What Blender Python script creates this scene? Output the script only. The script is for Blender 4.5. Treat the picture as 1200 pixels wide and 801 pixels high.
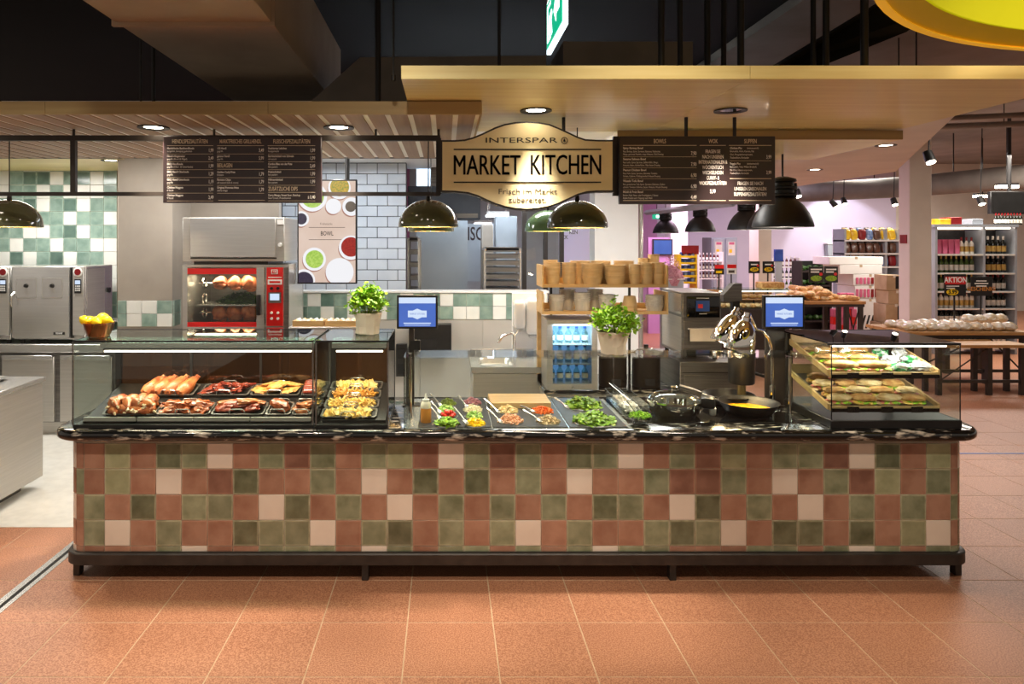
import bpy, bmesh, math, random
from mathutils import Vector, Matrix, Euler, noise
random.seed(11)
for _o in list(bpy.data.objects): bpy.data.objects.remove(_o)
S = bpy.context.scene; C = S.collection; PI = math.pi
# ---------------- camera (24 mm shift lens at 2 m, level) ----------------
PX, PY, F, H = 522.0, 284.0, 800.0, 2.0
cam = bpy.data.cameras.new('camera'); cam.lens = 24; cam.sensor_width = 36
cam.shift_x = (600-PX)/1200; cam.shift_y = (PY-400.5)/1200; cam.clip_end = 200
camo = bpy.data.objects.new('camera', cam); C.objects.link(camo)
camo.location = (0, 0, H); camo.rotation_euler = (PI/2, 0, 0); S.camera = camo
def gx(px, Y): return (px-PX)*Y/F
def gz(py, Y): return H-(py-PY)*Y/F
# ---------------- world, exposure ----------------
w = bpy.data.worlds.new('world'); S.world = w; w.use_nodes = True
bg = w.node_tree.nodes['Background']; bg.inputs[0].default_value = (1, .86, .72, 1); bg.inputs[1].default_value = .26
S.view_settings.view_transform = 'Standard'; S.view_settings.look = 'None'
S.view_settings.gamma = 1; S.view_settings.exposure = .48; S.view_settings.use_curve_mapping = False
# ---------------- large lights: store and kitchen ceiling lighting, plus added wall brighteners ----------------
def area(name, loc, sx, sy, power, col, rot=(0, 0, 0)):
    l = bpy.data.lights.new(name, 'AREA'); l.shape = 'RECTANGLE'; l.size = sx; l.size_y = sy; l.energy = power; l.color = col
    o = bpy.data.objects.new(name, l); C.objects.link(o); o.location = loc; o.rotation_euler = rot; return o
def spot(name, loc, target, power, col, size=80, blend=.6, rad=.05):
    l = bpy.data.lights.new(name, 'SPOT'); l.energy = power; l.color = col; l.spot_size = math.radians(size); l.spot_blend = blend; l.shadow_soft_size = rad
    o = bpy.data.objects.new(name, l); C.objects.link(o); o.location = loc
    o.rotation_euler = (Vector(target)-Vector(loc)).to_track_quat('-Z', 'Y').to_euler(); return o
WARM = (1, .88, .72); NEUT = (1, .92, .82); COOL = (.80, .90, 1)
area('kitchen_light', (-4.3, 6.9, 2.80), .9, .5, 30, (1, .97, .93))
area('kitchen_light', (-1.3, 7.4, 2.90), 1.6, .5, 14, COOL)
area('kitchen_light', (-2.2, 6.0, 2.90), 2.6, .2, 42, (1, .97, .93))
area('kitchen_light', (1.3, 6.4, 2.90), 1.8, .4, 46, (1, .97, .93))
area('bakery_light', (.6, 9.0, 3.38), 2.2, .2, 62, COOL)
area('store_light', (5.0, 13.5, 3.7), 2.6, 1.2, 130, (1, .70, .93))
area('store_light', (9.5, 12.2, 3.6), 3, 1, 170, NEUT)
area('store_light', (7.2, 8.2, 3.6), 1.4, 1.0, 26, NEUT)
area('store_light', (11.5, 17, 3.9), 3, 1, 150, NEUT)  # added lamp that brightens the far plaster wall
area('store_light', (7.6, 17.5, 3.9), 2, 1, 34, (.9, .78, 1))  # added lilac lamp for the far lilac wall
# aisle spotlights of the store in front of the counter (above and beside the camera)
for _x in (-3.0, -1.6, -.2, 1.2, 2.6):
    spot('unseen_spot', (_x, 1.5, 3.75), (_x, 4.0, .45), 75, WARM, 75, .8, .08)
for _x in (-1.9, -.5, .9, 2.2):
    spot('unseen_spot', (_x, 2.75, 3.9), (_x, 3.35, 0), 48, WARM, 62, .8, .08)
spot('unseen_spot', (4.6, 5.2, 3.8), (4.6, 6.0, 0), 40, NEUT, 80, .8, .1)
# ---------------- mesh builder ----------------
class MB:
    def __init__(s): s.b = bmesh.new()
    def _join(s, t, mtx=None):
        if mtx is not None: bmesh.ops.transform(t, matrix=mtx, verts=t.verts)
        me = bpy.data.meshes.new('t'); t.to_mesh(me); t.free(); s.b.from_mesh(me); bpy.data.meshes.remove(me); return s
    def poly(s, vs, fs):
        v = [s.b.verts.new(p) for p in vs]
        for f in fs:
            try: s.b.faces.new([v[i] for i in f])
            except ValueError: pass
        return s
    def box(s, x0, x1, y0, y1, z0, z1, bev=0, seg=1, mtx=None):
        t = bmesh.new()
        v = [t.verts.new((x, y, z)) for z in (z0, z1) for x, y in ((x0, y0), (x1, y0), (x1, y1), (x0, y1))]
        for f in ((3, 2, 1, 0), (4, 5, 6, 7), (0, 1, 5, 4), (1, 2, 6, 5), (2, 3, 7, 6), (3, 0, 4, 7)): t.faces.new([v[i] for i in f])
        if bev: bmesh.ops.bevel(t, geom=list(t.edges), offset=bev, segments=seg, affect='EDGES', profile=.5)
        return s._join(t, mtx)
    def prism(s, pts, axis, a, b):
        n = len(pts)
        def q(p, c): return {'x': (c, p[0], p[1]), 'y': (p[0], c, p[1]), 'z': (p[0], p[1], c)}[axis]
        s.poly([q(p, a) for p in pts]+[q(p, b) for p in pts],
               [tuple(range(n))[::-1], tuple(range(n, 2*n))]+[(i, (i+1) % n, n+(i+1) % n, n+i) for i in range(n)]); return s
    def rings(s, rings, cap0=True, cap1=True, closed=True):
        n = len(rings[0]); vs = [p for r in rings for p in r]; fs = []
        for k in range(len(rings)-1):
            for i in range(n if closed else n-1): fs.append((k*n+i, k*n+(i+1) % n, (k+1)*n+(i+1) % n, (k+1)*n+i))
        if cap0: fs.append(tuple(range(n))[::-1])
        if cap1: fs.append(tuple(range((len(rings)-1)*n, len(rings)*n)))
        return s.poly(vs, fs)
    def lathe(s, prof, c=(0, 0, 0), seg=20, cap0=False, cap1=False, mtx=None):
        t = MB(); t.rings([[(r*math.cos(2*PI*i/seg), r*math.sin(2*PI*i/seg), z) for i in range(seg)] for r, z in prof], cap0, cap1)
        bmesh.ops.remove_doubles(t.b, verts=t.b.verts, dist=1e-6)
        m = Matrix.Translation(c)
        if mtx is not None: m = m @ mtx
        return s._join(t.b, m)
    def cyl(s, p0, p1, r0, r1=None, seg=12):
        p0, p1 = Vector(p0), Vector(p1); d = p1-p0; r1 = r0 if r1 is None else r1
        q = d.to_track_quat('Z', 'Y').to_matrix().to_4x4()
        return s.lathe([(r0, 0), (r1, d.length)], p0, seg, True, True, q)
    def tube(s, pts, r, seg=8, closed=False):
        pts = [Vector(p) for p in pts]; n = len(pts); rs = []; up = Vector((0, 0, 1))
        for i, p in enumerate(pts):
            a = pts[(i-1) % n] if closed or i else p; b = pts[(i+1) % n] if closed or i < n-1 else p
            t = (b-a).normalized(); u = up-t*t.dot(up)
            if u.length < .05: u = Vector((1, 0, 0))-t*t.x
            u.normalize(); v = t.cross(u); up = u
            rr = r[i] if isinstance(r, (list, tuple)) else r
            rs.append([p+(u*math.cos(2*PI*k/seg)+v*math.sin(2*PI*k/seg))*rr for k in range(seg)])
        if closed: rs.append(rs[0])
        return s.rings(rs, not closed, not closed)
    def blob(s, c=(0, 0, 0), r=(1, 1, 1), sub=2, amp=.0, freq=2., seed=0, mtx=None, pw=1):
        t = bmesh.new(); bmesh.ops.create_icosphere(t, subdivisions=sub, radius=1)
        for v in t.verts:
            if pw != 1: v.co = Vector([math.copysign(abs(q)**pw, q) for q in v.co])
            k = 1+amp*noise.noise(v.co*freq+Vector((seed*7.3, seed*3.1, seed)))
            v.co = Vector((v.co.x*r[0]*k, v.co.y*r[1]*k, v.co.z*r[2]*k))
        m = Matrix.Translation(c)
        if mtx is not None: m = m @ mtx
        return s._join(t, m)
    def build(s, name, m, parent=None, smooth=40, sub=0):
        me = bpy.data.meshes.new(name); bmesh.ops.recalc_face_normals(s.b, faces=s.b.faces); s.b.to_mesh(me); s.b.free()
        if smooth:
            for p in me.polygons: p.use_smooth = True
            me.set_sharp_from_angle(angle=math.radians(smooth))
        me.materials.append(M[m]); return link(name, me, parent)
def link(name, me, parent=None):
    o = bpy.data.objects.new(name, me); C.objects.link(o)
    if parent is not None:
        o.parent = parent; p = parent; off = Vector((0, 0, 0))
        while p: off += p.location; p = p.parent
        o.location = -off
    return o
def B(name, m, parent, *a, bev=0, seg=1): return MB().box(*a, bev=bev, seg=seg).build(name, m, parent)
def tag(o, label, cat, group=None, kind=None):
    if label: o['label'] = label
    if cat: o['category'] = cat
    if group: o['group'] = group
    if kind: o['kind'] = kind
    return o
def T(name, label, cat, loc=(0, 0, 0), group=None):
    o = bpy.data.objects.new(name, None); o.empty_display_size = .05; C.objects.link(o); o.location = loc; return tag(o, label, cat, group)
def struct(o): o['kind'] = 'structure'; return o
def put(src, loc, rot=(0, 0, 0), label=None, group=None, sc=None, m=None):
    def cp(o, par):
        c = o.copy(); C.objects.link(c); c.parent = par
        for ch in list(o.children): cp(ch, c)
        return c
    c = cp(src, None); c.location = loc; c.rotation_euler = rot
    if sc is not None: c.scale = (sc, sc, sc) if not isinstance(sc, tuple) else sc
    if label: c['label'] = label
    if group: c['group'] = group
    if m:
        c.material_slots[0].link = 'OBJECT'; c.material_slots[0].material = M[m]
    return c
def drop(o):
    for ch in list(o.children): drop(ch)
    bpy.data.objects.remove(o)
def rrect(x0, x1, y0, y1, r, n=6, corners=(1, 1, 1, 1)):
    out = []
    for k, (cx, cy, a) in enumerate(((x1, y1, 0), (x0, y1, 90), (x0, y0, 180), (x1, y0, 270))):
        sx = -1 if k in (0, 3) else 1; sy = -1 if k in (0, 1) else 1; rr = r if corners[k] else 1e-4
        for i in range(n+1):
            t = math.radians(a+90*i/n); out.append((cx+sx*rr+rr*math.cos(t), cy+sy*rr+rr*math.sin(t)))
    return out
# ---------------- materials ----------------
M = {}
def nd(nt, t, **kw):
    n = nt.nodes.new(t)
    for k, v in kw.items(): setattr(n, k, v)
    return n
def lin(c): return tuple(((x/255)/12.92 if x/255 < .04045 else ((x/255+.055)/1.055)**2.4) for x in c)+(1,)
def mat(name, c1, c2=None, rough=.5, metal=0, scale=(8, 8, 8), detail=4, lo=.35, hi=.65, bump=0, bscale=1, rnd=0, island=0, coat=0, emit=None, es=1, spec=.5, edge=None, trans=0):
    m = bpy.data.materials.new(name); m.use_nodes = True; nt = m.node_tree; p = nt.nodes['Principled BSDF']; M[name] = m
    L = nt.links.new; c1 = lin(c1); c2 = lin(c2) if c2 else c1
    p.inputs['Roughness'].default_value = rough; p.inputs['Metallic'].default_value = metal
    p.inputs['Specular IOR Level'].default_value = spec; p.inputs['Coat Weight'].default_value = coat; p.inputs['Coat Roughness'].default_value = .08
    if trans: p.inputs['Subsurface Weight'].default_value = trans; p.inputs['Subsurface Radius'].default_value = (.01, .006, .004)
    tc = nd(nt, 'ShaderNodeTexCoord'); mp = nd(nt, 'ShaderNodeMapping')
    sc = scale if isinstance(scale, tuple) else (scale,)*3
    mp.inputs['Scale'].default_value = sc; L(tc.outputs['Object'], mp.inputs['Vector'])
    oi = nd(nt, 'ShaderNodeObjectInfo'); vm = nd(nt, 'ShaderNodeVectorMath', operation='SCALE'); vm.inputs[0].default_value = (37, 51, 23); L(oi.outputs['Random'], vm.inputs['Scale']); L(vm.outputs[0], mp.inputs['Location'])
    nz = nd(nt, 'ShaderNodeTexNoise'); nz.inputs['Scale'].default_value = 1; nz.inputs['Detail'].default_value = detail; L(mp.outputs[0], nz.inputs['Vector'])
    cr = nd(nt, 'ShaderNodeValToRGB'); cr.color_ramp.elements[0].position = lo; cr.color_ramp.elements[1].position = hi
    cr.color_ramp.elements[0].color = c1; cr.color_ramp.elements[1].color = c2; L(nz.outputs['Fac'], cr.inputs[0]); out = cr.outputs[0]
    if rnd or island:
        hs = nd(nt, 'ShaderNodeHueSaturation'); mr = nd(nt, 'ShaderNodeMapRange'); a = rnd or island
        mr.inputs['To Min'].default_value = 1-a; mr.inputs['To Max'].default_value = 1+a
        if island: g = nd(nt, 'ShaderNodeNewGeometry'); L(g.outputs['Random Per Island'], mr.inputs[0])
        else: L(oi.outputs['Random'], mr.inputs[0])
        L(mr.outputs[0], hs.inputs['Value']); L(out, hs.inputs['Color']); out = hs.outputs[0]
    if edge:   # glaze thin on the arrises of a tile
        sp = nd(nt, 'ShaderNodeSeparateXYZ'); L(tc.outputs['Object'], sp.inputs[0])
        ax = nd(nt, 'ShaderNodeMath', operation='ABSOLUTE'); az = nd(nt, 'ShaderNodeMath', operation='ABSOLUTE'); L(sp.outputs['X'], ax.inputs[0]); L(sp.outputs['Z'], az.inputs[0])
        mx = nd(nt, 'ShaderNodeMath', operation='MAXIMUM'); L(ax.outputs[0], mx.inputs[0]); L(az.outputs[0], mx.inputs[1])
        m2 = nd(nt, 'ShaderNodeMapRange'); m2.inputs['From Min'].default_value = .064; m2.inputs['From Max'].default_value = .074; m2.inputs['To Max'].default_value = 1.15; L(mx.outputs[0], m2.inputs[0])
        n2 = nd(nt, 'ShaderNodeTexNoise'); n2.inputs['Scale'].default_value = 2.2; L(mp.outputs[0], n2.inputs['Vector'])
        mu = nd(nt, 'ShaderNodeMath', operation='MULTIPLY'); L(m2.outputs[0], mu.inputs[0]); L(n2.outputs['Fac'], mu.inputs[1])
        mi = nd(nt, 'ShaderNodeMix', data_type='RGBA'); L(mu.outputs[0], mi.inputs[0]); L(out, mi.inputs[6]); mi.inputs[7].default_value = lin(edge); out = mi.outputs[2]
    L(out, p.inputs['Base Color'])
    if bump:
        bp = nd(nt, 'ShaderNodeBump'); bp.inputs['Strength'].default_value = bump; bp.inputs['Distance'].default_value = .01
        b2 = nd(nt, 'ShaderNodeTexNoise'); b2.inputs['Scale'].default_value = bscale; b2.inputs['Detail'].default_value = 3; L(mp.outputs[0], b2.inputs['Vector'])
        L(b2.outputs['Fac'], bp.inputs['Height']); L(bp.outputs[0], p.inputs['Normal'])
    if emit == 'self':
        L(out, p.inputs['Emission Color']); p.inputs['Emission Strength'].default_value = es; nt.links.remove(p.inputs['Base Color'].links[0]); p.inputs['Base Color'].default_value = (.01, .01, .01, 1)
    elif emit: p.inputs['Emission Color'].default_value = lin(emit); p.inputs['Emission Strength'].default_value = es
    return m
def glass(name, tint, refl=1.0, rough=0., ior=1.45):
    m = bpy.data.materials.new(name); m.use_nodes = True; nt = m.node_tree; nt.nodes.clear(); M[name] = m; L = nt.links.new
    o = nd(nt, 'ShaderNodeOutputMaterial'); mx = nd(nt, 'ShaderNodeMixShader'); tr = nd(nt, 'ShaderNodeBsdfTransparent'); gl = nd(nt, 'ShaderNodeBsdfGlossy'); lw = nd(nt, 'ShaderNodeLayerWeight'); lw.inputs[0].default_value = .5
    tr.inputs[0].default_value = lin(tint); gl.inputs['Roughness'].default_value = rough
    pw = nd(nt, 'ShaderNodeMath', operation='POWER'); pw.inputs[1].default_value = 5; L(lw.outputs['Facing'], pw.inputs[0])
    mu = nd(nt, 'ShaderNodeMath', operation='MULTIPLY_ADD'); mu.inputs[1].default_value = .9; mu.inputs[2].default_value = .035*refl; mu.use_clamp = True; L(pw.outputs[0], mu.inputs[0])
    L(mu.outputs[0], mx.inputs[0]); L(tr.outputs[0], mx.inputs[1]); L(gl.outputs[0], mx.inputs[2]); L(mx.outputs[0], o.inputs[0])
# glazed tiles (15 cm)
for k, a, b in (('green', (156, 160, 130), (112, 118, 90)), ('green_dark', (122, 126, 100), (80, 86, 62)), ('green_light', (174, 174, 138), (140, 144, 108))):
    mat('tile_'+k, a, b, .22, scale=11, lo=.26, hi=.74, rnd=.15, bump=.12, bscale=2, edge=(206, 200, 166), coat=.4)
for k, a, b in (('terra', (176, 134, 112), (152, 108, 88)), ('terra_dark', (148, 108, 92), (124, 86, 72))):
    mat('tile_'+k, a, b, .25, scale=7, rnd=.10, bump=.1, bscale=2, edge=(196, 150, 124), coat=.3)
mat('tile_white', (238, 224, 208), (230, 214, 198), .3, scale=5, rnd=.03)
for k, a, b in (('sea', (152, 176, 164), (114, 142, 131)), ('sea_dark', (106, 132, 121), (82, 107, 98))):
    mat('tile_'+k, a, b, .2, scale=9, lo=.3, hi=.7, rnd=.12, edge=(190, 214, 200), coat=.4, bump=.1, bscale=2)
mat('tile_pale', (238, 238, 232), (226, 228, 222), .25, scale=5, rnd=.03)
mat('grout', (182, 170, 150), (166, 152, 134), .9)
mat('grout_floor', (206, 180, 150), (190, 162, 132), .9, scale=20)
mat('brick_white', (206, 212, 220), (196, 203, 213), .25, scale=4, rnd=.03, coat=.3)
mat('brick_grout', (84, 86, 92), (70, 72, 78), .9)
mat('terracotta_floor', (194, 140, 108), (152, 97, 69), .45, scale=150, detail=3, lo=.40, hi=.60, rnd=.045, bump=.03, bscale=.4)
mat('granite', (18, 17, 17), (196, 184, 168), .12, scale=(11, 40, 40), detail=8, lo=.55, hi=.68, coat=.5)
mat('black', (22, 20, 20), (30, 28, 27), .4, scale=10)
mat('black_matte', (20, 18, 17), (26, 24, 22), .75, scale=10)
mat('black_gloss', (14, 13, 13), (20, 19, 19), .08, scale=10, coat=.5)
mat('frame_brown', (52, 44, 38), (44, 37, 32), .45, scale=12)
mat('rail_dark', (64, 58, 54), (50, 46, 43), .4, metal=.3, scale=12)
mat('board', (58, 42, 42), (46, 33, 34), .35, scale=3, coat=.2)
mat('steel', (210, 208, 204), (200, 198, 194), .27, .72, scale=(3, 3, 160), detail=3, bump=.02, bscale=1)
mat('steel_soft', (196, 192, 185), (188, 184, 177), .40, .6, scale=(2, 2, 90), detail=3)
mat('steel_dark', (134, 130, 126), (112, 109, 106), .35, .7, scale=(3, 3, 60))
mat('chrome', (235, 232, 226), None, .06, 1)
mat('brass', (205, 180, 120), (190, 165, 108), .3, 1, scale=8)
mat('copper', (205, 140, 104), (180, 116, 84), .22, 1, scale=9)
mat('gold_face', (244, 230, 184), (236, 220, 168), .55, .1, scale=4)
mat('wood_canopy', (242, 224, 156), (226, 202, 128), .38, scale=(1.2, 22, 22), detail=6, lo=.3, hi=.7, coat=.15)
mat('wood_plank', (176, 146, 120), (154, 124, 100), .5, scale=(26, 1.4, 26), detail=6, lo=.3, hi=.7)
mat('wood_fascia', (186, 160, 108), (168, 140, 90), .5, scale=(1.2, 22, 22), detail=5, lo=.3, hi=.7)
mat('strip_white', (250, 246, 240), (244, 240, 234), .7, scale=4)
mat('wood_ply', (226, 192, 138), (206, 168, 112), .5, scale=(2, 24, 24), detail=6, lo=.3, hi=.7)
mat('wood_table', (200, 152, 92), (166, 118, 66), .45, scale=(2, 26, 26), detail=6, lo=.3, hi=.7)
mat('wood_board', (214, 176, 122), (196, 154, 100), .5, scale=(2, 30, 30), detail=6, lo=.3, hi=.7)
mat('concrete', (176, 166, 154), (152, 143, 132), .75, scale=1.6, detail=8, lo=.3, hi=.7, bump=.1, bscale=4)
mat('concrete_cool', (176, 184, 190), (156, 164, 172), .7, scale=1.4, detail=8, lo=.3, hi=.7)
mat('stone_grey', (184, 181, 175), (166, 164, 158), .6, scale=1.6, detail=8, lo=.3, hi=.7)
mat('slate', (72, 80, 94), (60, 68, 80), .5, scale=3)
mat('plaster', (226, 216, 204), (216, 206, 194), .8, scale=2)
mat('plaster_white', (240, 240, 240), (232, 232, 232), .8, scale=2)
mat('lavender', (206, 152, 202), (196, 142, 194), .8, scale=1)  # pink of the store lighting is put into this wall colour
mat('pale_lilac', (216, 206, 228), (208, 196, 222), .8, scale=1)
mat('floor_pale', (228, 226, 218), (216, 214, 206), .35, scale=12, detail=5)
mat('ceiling_dark', (13, 10, 8), (9, 7, 6), .9, scale=1)
mat('ceiling_grey', (150, 141, 132), (130, 122, 114), .9, scale=1)
mat('duct', (186, 166, 140), (168, 148, 124), .7, scale=2)
mat('duct_grey', (128, 120, 112), (112, 105, 98), .6, scale=3)
mat('ring_yellow', (236, 186, 44), (226, 172, 30), .5, scale=2, emit=(236, 170, 30), es=.3)
mat('ring_olive', (196, 164, 34), (184, 150, 26), .5, scale=2, emit=(180, 140, 20), es=.16)
mat('ring_lime', (206, 200, 24), (198, 192, 18), .5, scale=2, emit=(196, 190, 20), es=.25)
mat('lamp_green', (86, 88, 60), (74, 77, 50), .12, scale=6, coat=.6)
mat('lamp_green_light', (96, 128, 88), (86, 116, 78), .12, scale=6, coat=.6)
mat('lamp_inner', (222, 190, 110), None, .4)
mat('lamp_black', (28, 26, 25), (22, 21, 20), .45, scale=6)
mat('lamp_white_inner', (232, 228, 220), None, .5)
mat('bulb', (255, 244, 225), None, .4, emit=(255, 240, 215), es=14)
mat('bulb_warm', (255, 225, 170), None, .4, emit=(255, 215, 150), es=20)
mat('tube_light', (255, 250, 245), None, .4, emit=(255, 236, 215), es=5)
mat('tube_cool', (245, 250, 255), None, .4, emit=(225, 238, 255), es=5)
mat('red', (214, 28, 26), (198, 20, 20), .3, scale=4, coat=.3)
mat('red_dark', (140, 22, 26), (118, 16, 20), .4, scale=4)
mat('white', (238, 236, 232), (230, 228, 224), .4, scale=4)
mat('white_gloss', (242, 242, 240), None, .15, coat=.4)
mat('ink', (24, 20, 16), None, .6)
mat('ink_grey', (84, 76, 68), None, .6)
mat('chalk', (250, 244, 236), None, .6)
mat('cream_text', (236, 216, 186), None, .6)
mat('yellow', (244, 204, 24), (236, 190, 14), .4, scale=4)
mat('blue', (44, 78, 160), (34, 62, 140), .4, scale=5)
mat('green_sign', (0, 128, 96), None, .4, emit=(0, 140, 104), es=1.1)
mat('sign_white', (255, 255, 255), None, .4, emit=(225, 245, 255), es=2.2)
mat('screen_blue', (66, 100, 186), (76, 112, 198), .3, scale=4, emit='self', es=.72)
mat('screen_pale', (210, 226, 250), None, .3, emit='self', es=.72)
mat('screen_beige', (226, 204, 190), (216, 190, 174), .3, scale=3, emit='self', es=.72)
mat('screen_dark', (30, 40, 60), None, .2, emit=(60, 80, 120), es=.3)
mat('scr_white', (240, 240, 244), None, .4, emit='self', es=.72)
mat('scr_green', (150, 190, 70), (190, 220, 110), .4, scale=60, emit='self', es=.72)
mat('scr_red', (170, 40, 30), (140, 20, 20), .4, scale=60, emit='self', es=.72)
mat('scr_yellow', (220, 170, 60), (120, 140, 50), .4, scale=60, emit='self', es=.72)
mat('scr_dark', (40, 36, 60), (60, 50, 70), .4, scale=60, emit='self', es=.72)
mat('scr_pink', (168, 120, 104), None, .4, emit='self', es=.72)
mat('fridge_blue', (140, 172, 206), (216, 230, 242), .2, scale=9, lo=.4, hi=.62, emit=(90, 150, 215), es=.45)
mat('meat', (188, 98, 52), (128, 52, 26), .32, scale=28, lo=.35, hi=.7, rnd=.15, bump=.3, bscale=2, coat=.4)
mat('meat_red', (164, 66, 44), (110, 36, 24), .32, scale=30, rnd=.15, bump=.3, bscale=2, coat=.4)
mat('chicken', (200, 120, 70), (148, 68, 34), .36, scale=22, lo=.35, hi=.65, rnd=.12, bump=.4, bscale=2, coat=.25)
mat('schnitzel', (222, 168, 92), (190, 124, 56), .5, scale=40, rnd=.1, bump=.5, bscale=2)
mat('bone', (232, 206, 170), None, .4)
mat('fries', (238, 202, 120), (222, 174, 84), .45, scale=30, island=.16)
mat('fries_dark', (214, 156, 72), (186, 122, 48), .45, scale=30, island=.18)
mat('wedge', (242, 218, 150), (228, 178, 84), .45, scale=24, lo=.4, hi=.6, island=.12)
mat('leaf', (146, 178, 42), (92, 132, 22), .4, scale=40, island=.35, trans=.1)
mat('leaf_bright', (160, 204, 40), (112, 168, 24), .45, scale=30, island=.3, trans=.1)
mat('leaf_dark', (58, 96, 38), (40, 72, 26), .4, scale=40, island=.3)
mat('olive', (142, 158, 66), (112, 130, 46), .35, scale=30, island=.2)
mat('cucumber', (120, 168, 60), (190, 214, 120), .4, scale=60, island=.2)
mat('tomato', (214, 40, 26), (190, 24, 18), .15, scale=10, rnd=.1, coat=.4)
mat('onion_red', (206, 150, 158), (176, 106, 124), .4, scale=50, island=.18)
mat('onion_white', (236, 226, 196), (222, 206, 166), .45, scale=40, island=.1)
mat('corn', (250, 214, 20), (240, 190, 10), .35, scale=30, island=.12)
mat('carrot', (236, 120, 40), (216, 96, 26), .45, scale=40, island=.15)
mat('shrimp', (236, 180, 140), (214, 138, 98), .4, scale=40, island=.14)
mat('mushroom', (212, 186, 142), (170, 138, 96), .5, scale=30, island=.2)
mat('mixed', (226, 204, 150), (196, 160, 96), .45, scale=40, island=.2)
mat('feta', (244, 240, 230), (234, 228, 214), .6, scale=20, island=.06)
mat('soup', (246, 190, 40), (232, 168, 24), .15, scale=12)
mat('sauce', (214, 142, 66), (204, 130, 54), .35, scale=8)
mat('plastic_clear', (236, 226, 206), None, .3)
mat('lemon', (252, 222, 22), (244, 204, 10), .35, scale=60, rnd=.05, bump=.1, bscale=2)
mat('kraft', (232, 206, 162), (220, 190, 142), .7, scale=10, rnd=.06)
mat('paper_bag', (238, 226, 206), (226, 212, 190), .8, scale=8, bump=.4, bscale=.6)
mat('soil', (50, 36, 26), (34, 24, 18), .9, scale=40)
mat('bread', (222, 180, 116), (186, 128, 66), .6, scale=24, lo=.35, hi=.65, rnd=.12, bump=.2, bscale=2)
mat('bread_white', (236, 214, 170), (212, 174, 118), .6, scale=24, rnd=.08)
mat('bun_bag', (222, 198, 160), (240, 232, 222), .25, scale=12, lo=.4, hi=.6, rnd=.1, coat=.5)
mat('ham', (226, 140, 124), (206, 110, 100), .4, scale=30, island=.15)
mat('cheese', (246, 210, 110), (238, 196, 84), .4, scale=20)
mat('wrap_film', (196, 198, 200), (150, 154, 158), .12, scale=30, lo=.4, hi=.6, coat=.8)
mat('wrap_green', (50, 130, 76), (190, 200, 192), .2, scale=26, lo=.45, hi=.55, coat=.6)
mat('cardboard', (190, 166, 132), (174, 148, 114), .8, scale=5, rnd=.06)
mat('bottle_dark', (26, 30, 22), (18, 20, 16), .1, coat=.4, rnd=.2)
mat('bottle_green', (70, 96, 40), (54, 78, 30), .1, coat=.4, rnd=.2)
mat('bottle_red', (96, 20, 24), (70, 12, 16), .15, coat=.4, rnd=.2)
mat('label_white', (232, 228, 218), (220, 214, 200), .5, scale=10, rnd=.05)
mat('label_gold', (206, 168, 92), None, .4, .5)
mat('cap_white', (236, 230, 220), None, .4)
mat('pink_box', (214, 110, 140), (196, 84, 120), .5, scale=6, rnd=.1)
mat('bag_yellow', (238, 200, 50), (222, 170, 30), .3, scale=14, rnd=.12, coat=.3)
mat('bag_brown', (110, 70, 50), (80, 50, 36), .35, scale=14, rnd=.2, coat=.3)
mat('bag_blue', (70, 100, 160), (160, 180, 210), .35, scale=14, rnd=.2, coat=.3)
mat('shelf_metal', (176, 182, 190), (164, 170, 178), .4, .3, scale=4)
mat('speckle', (32, 30, 31), (48, 45, 46), .5, scale=20)
mat('tub_clear', (238, 238, 236), (214, 214, 212), .15, .25, scale=(30, 30, 4))
glass('glass', (246, 250, 248), 1.0)
glass('glass_green', (216, 234, 226), 1.0)
glass('glass_smoke', (176, 146, 118), 2.2)
glass('glass_dark', (46, 44, 44), 1.3)
glass('glass_lid', (232, 235, 233), 2.6)
glass('film', (236, 238, 240), 2.0, .15)
# =====================================================================
# SETTING
# =====================================================================
fl = struct(MB().box(-3.6, 6.1, 1.6, 11.2, -.08, -.0015).build('floor', 'grout_floor'))
tm = MB().box(-.2220, .2220, -.2220, .2220, -.006, 0, bev=.001).build('tile', 'terracotta_floor').data
bpy.data.objects.remove(bpy.data.objects['tile'])
for m in range(-5, 16):
    y0 = 4.046+.45*m; yc = y0+.225
    for k in range(-6, 24):
        x0 = -1.55+.45*k; xc = x0+.225
        if x0 < -3.4 or xc > 6.1: continue
        if m >= 1 and xc < 2.75: continue
        if m == 0 and -1.6 < xc < 2.4: pass
        t = link('tile', tm, fl); t.location = (xc, yc, 0)
# tile row left of the drain, up to the kitchen floor
cut = MB().box(-.2225, .2225, 0, .299, -.006, 0, bev=.0015).build('tile', 'terracotta_floor').data
bpy.data.objects.remove(bpy.data.objects['tile.%03d' % 0] if 'tile.000' in bpy.data.objects else [o for o in C.objects if o.data == cut][0])
for k in (-2, -3, -4):
    t = link('tile', cut, fl); t.location = (-1.55+.45*k+.225, 4.498, 0)
seen = set()
for t in list(fl.children):
    key = (round(t.location.x, 3), round(t.location.y, 3))
    if key in seen: bpy.data.objects.remove(t)
    else: seen.add(key)
struct(MB().box(-14, 24, 11.2, 26, -.08, 0).build('floor.001', 'terracotta_floor'))
struct(MB().box(6.1, 24, 1.6, 11.2, -.08, 0).build('floor.002', 'terracotta_floor'))
struct(MB().box(-3.6, 24, -8, 1.6, -.08, 0).build('floor.003', 'terracotta_floor'))
struct(MB().box(-9, 2.75, 4.80, 11.2, -.005, .001).build('floor.004', 'floor_pale'))
struct(MB().box(-9, -3.4, -2, 4.80, -.08, 0).build('floor.005', 'terracotta_floor'))
tr = struct(MB().box(-2.495, -2.455, 2.0, 4.80, 0, .003).build('trim_1', 'steel'))
MB().box(-2.455, -2.43, 2.0, 4.80, 0, .0015).build('drain_slot', 'black_matte', tr)
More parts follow.
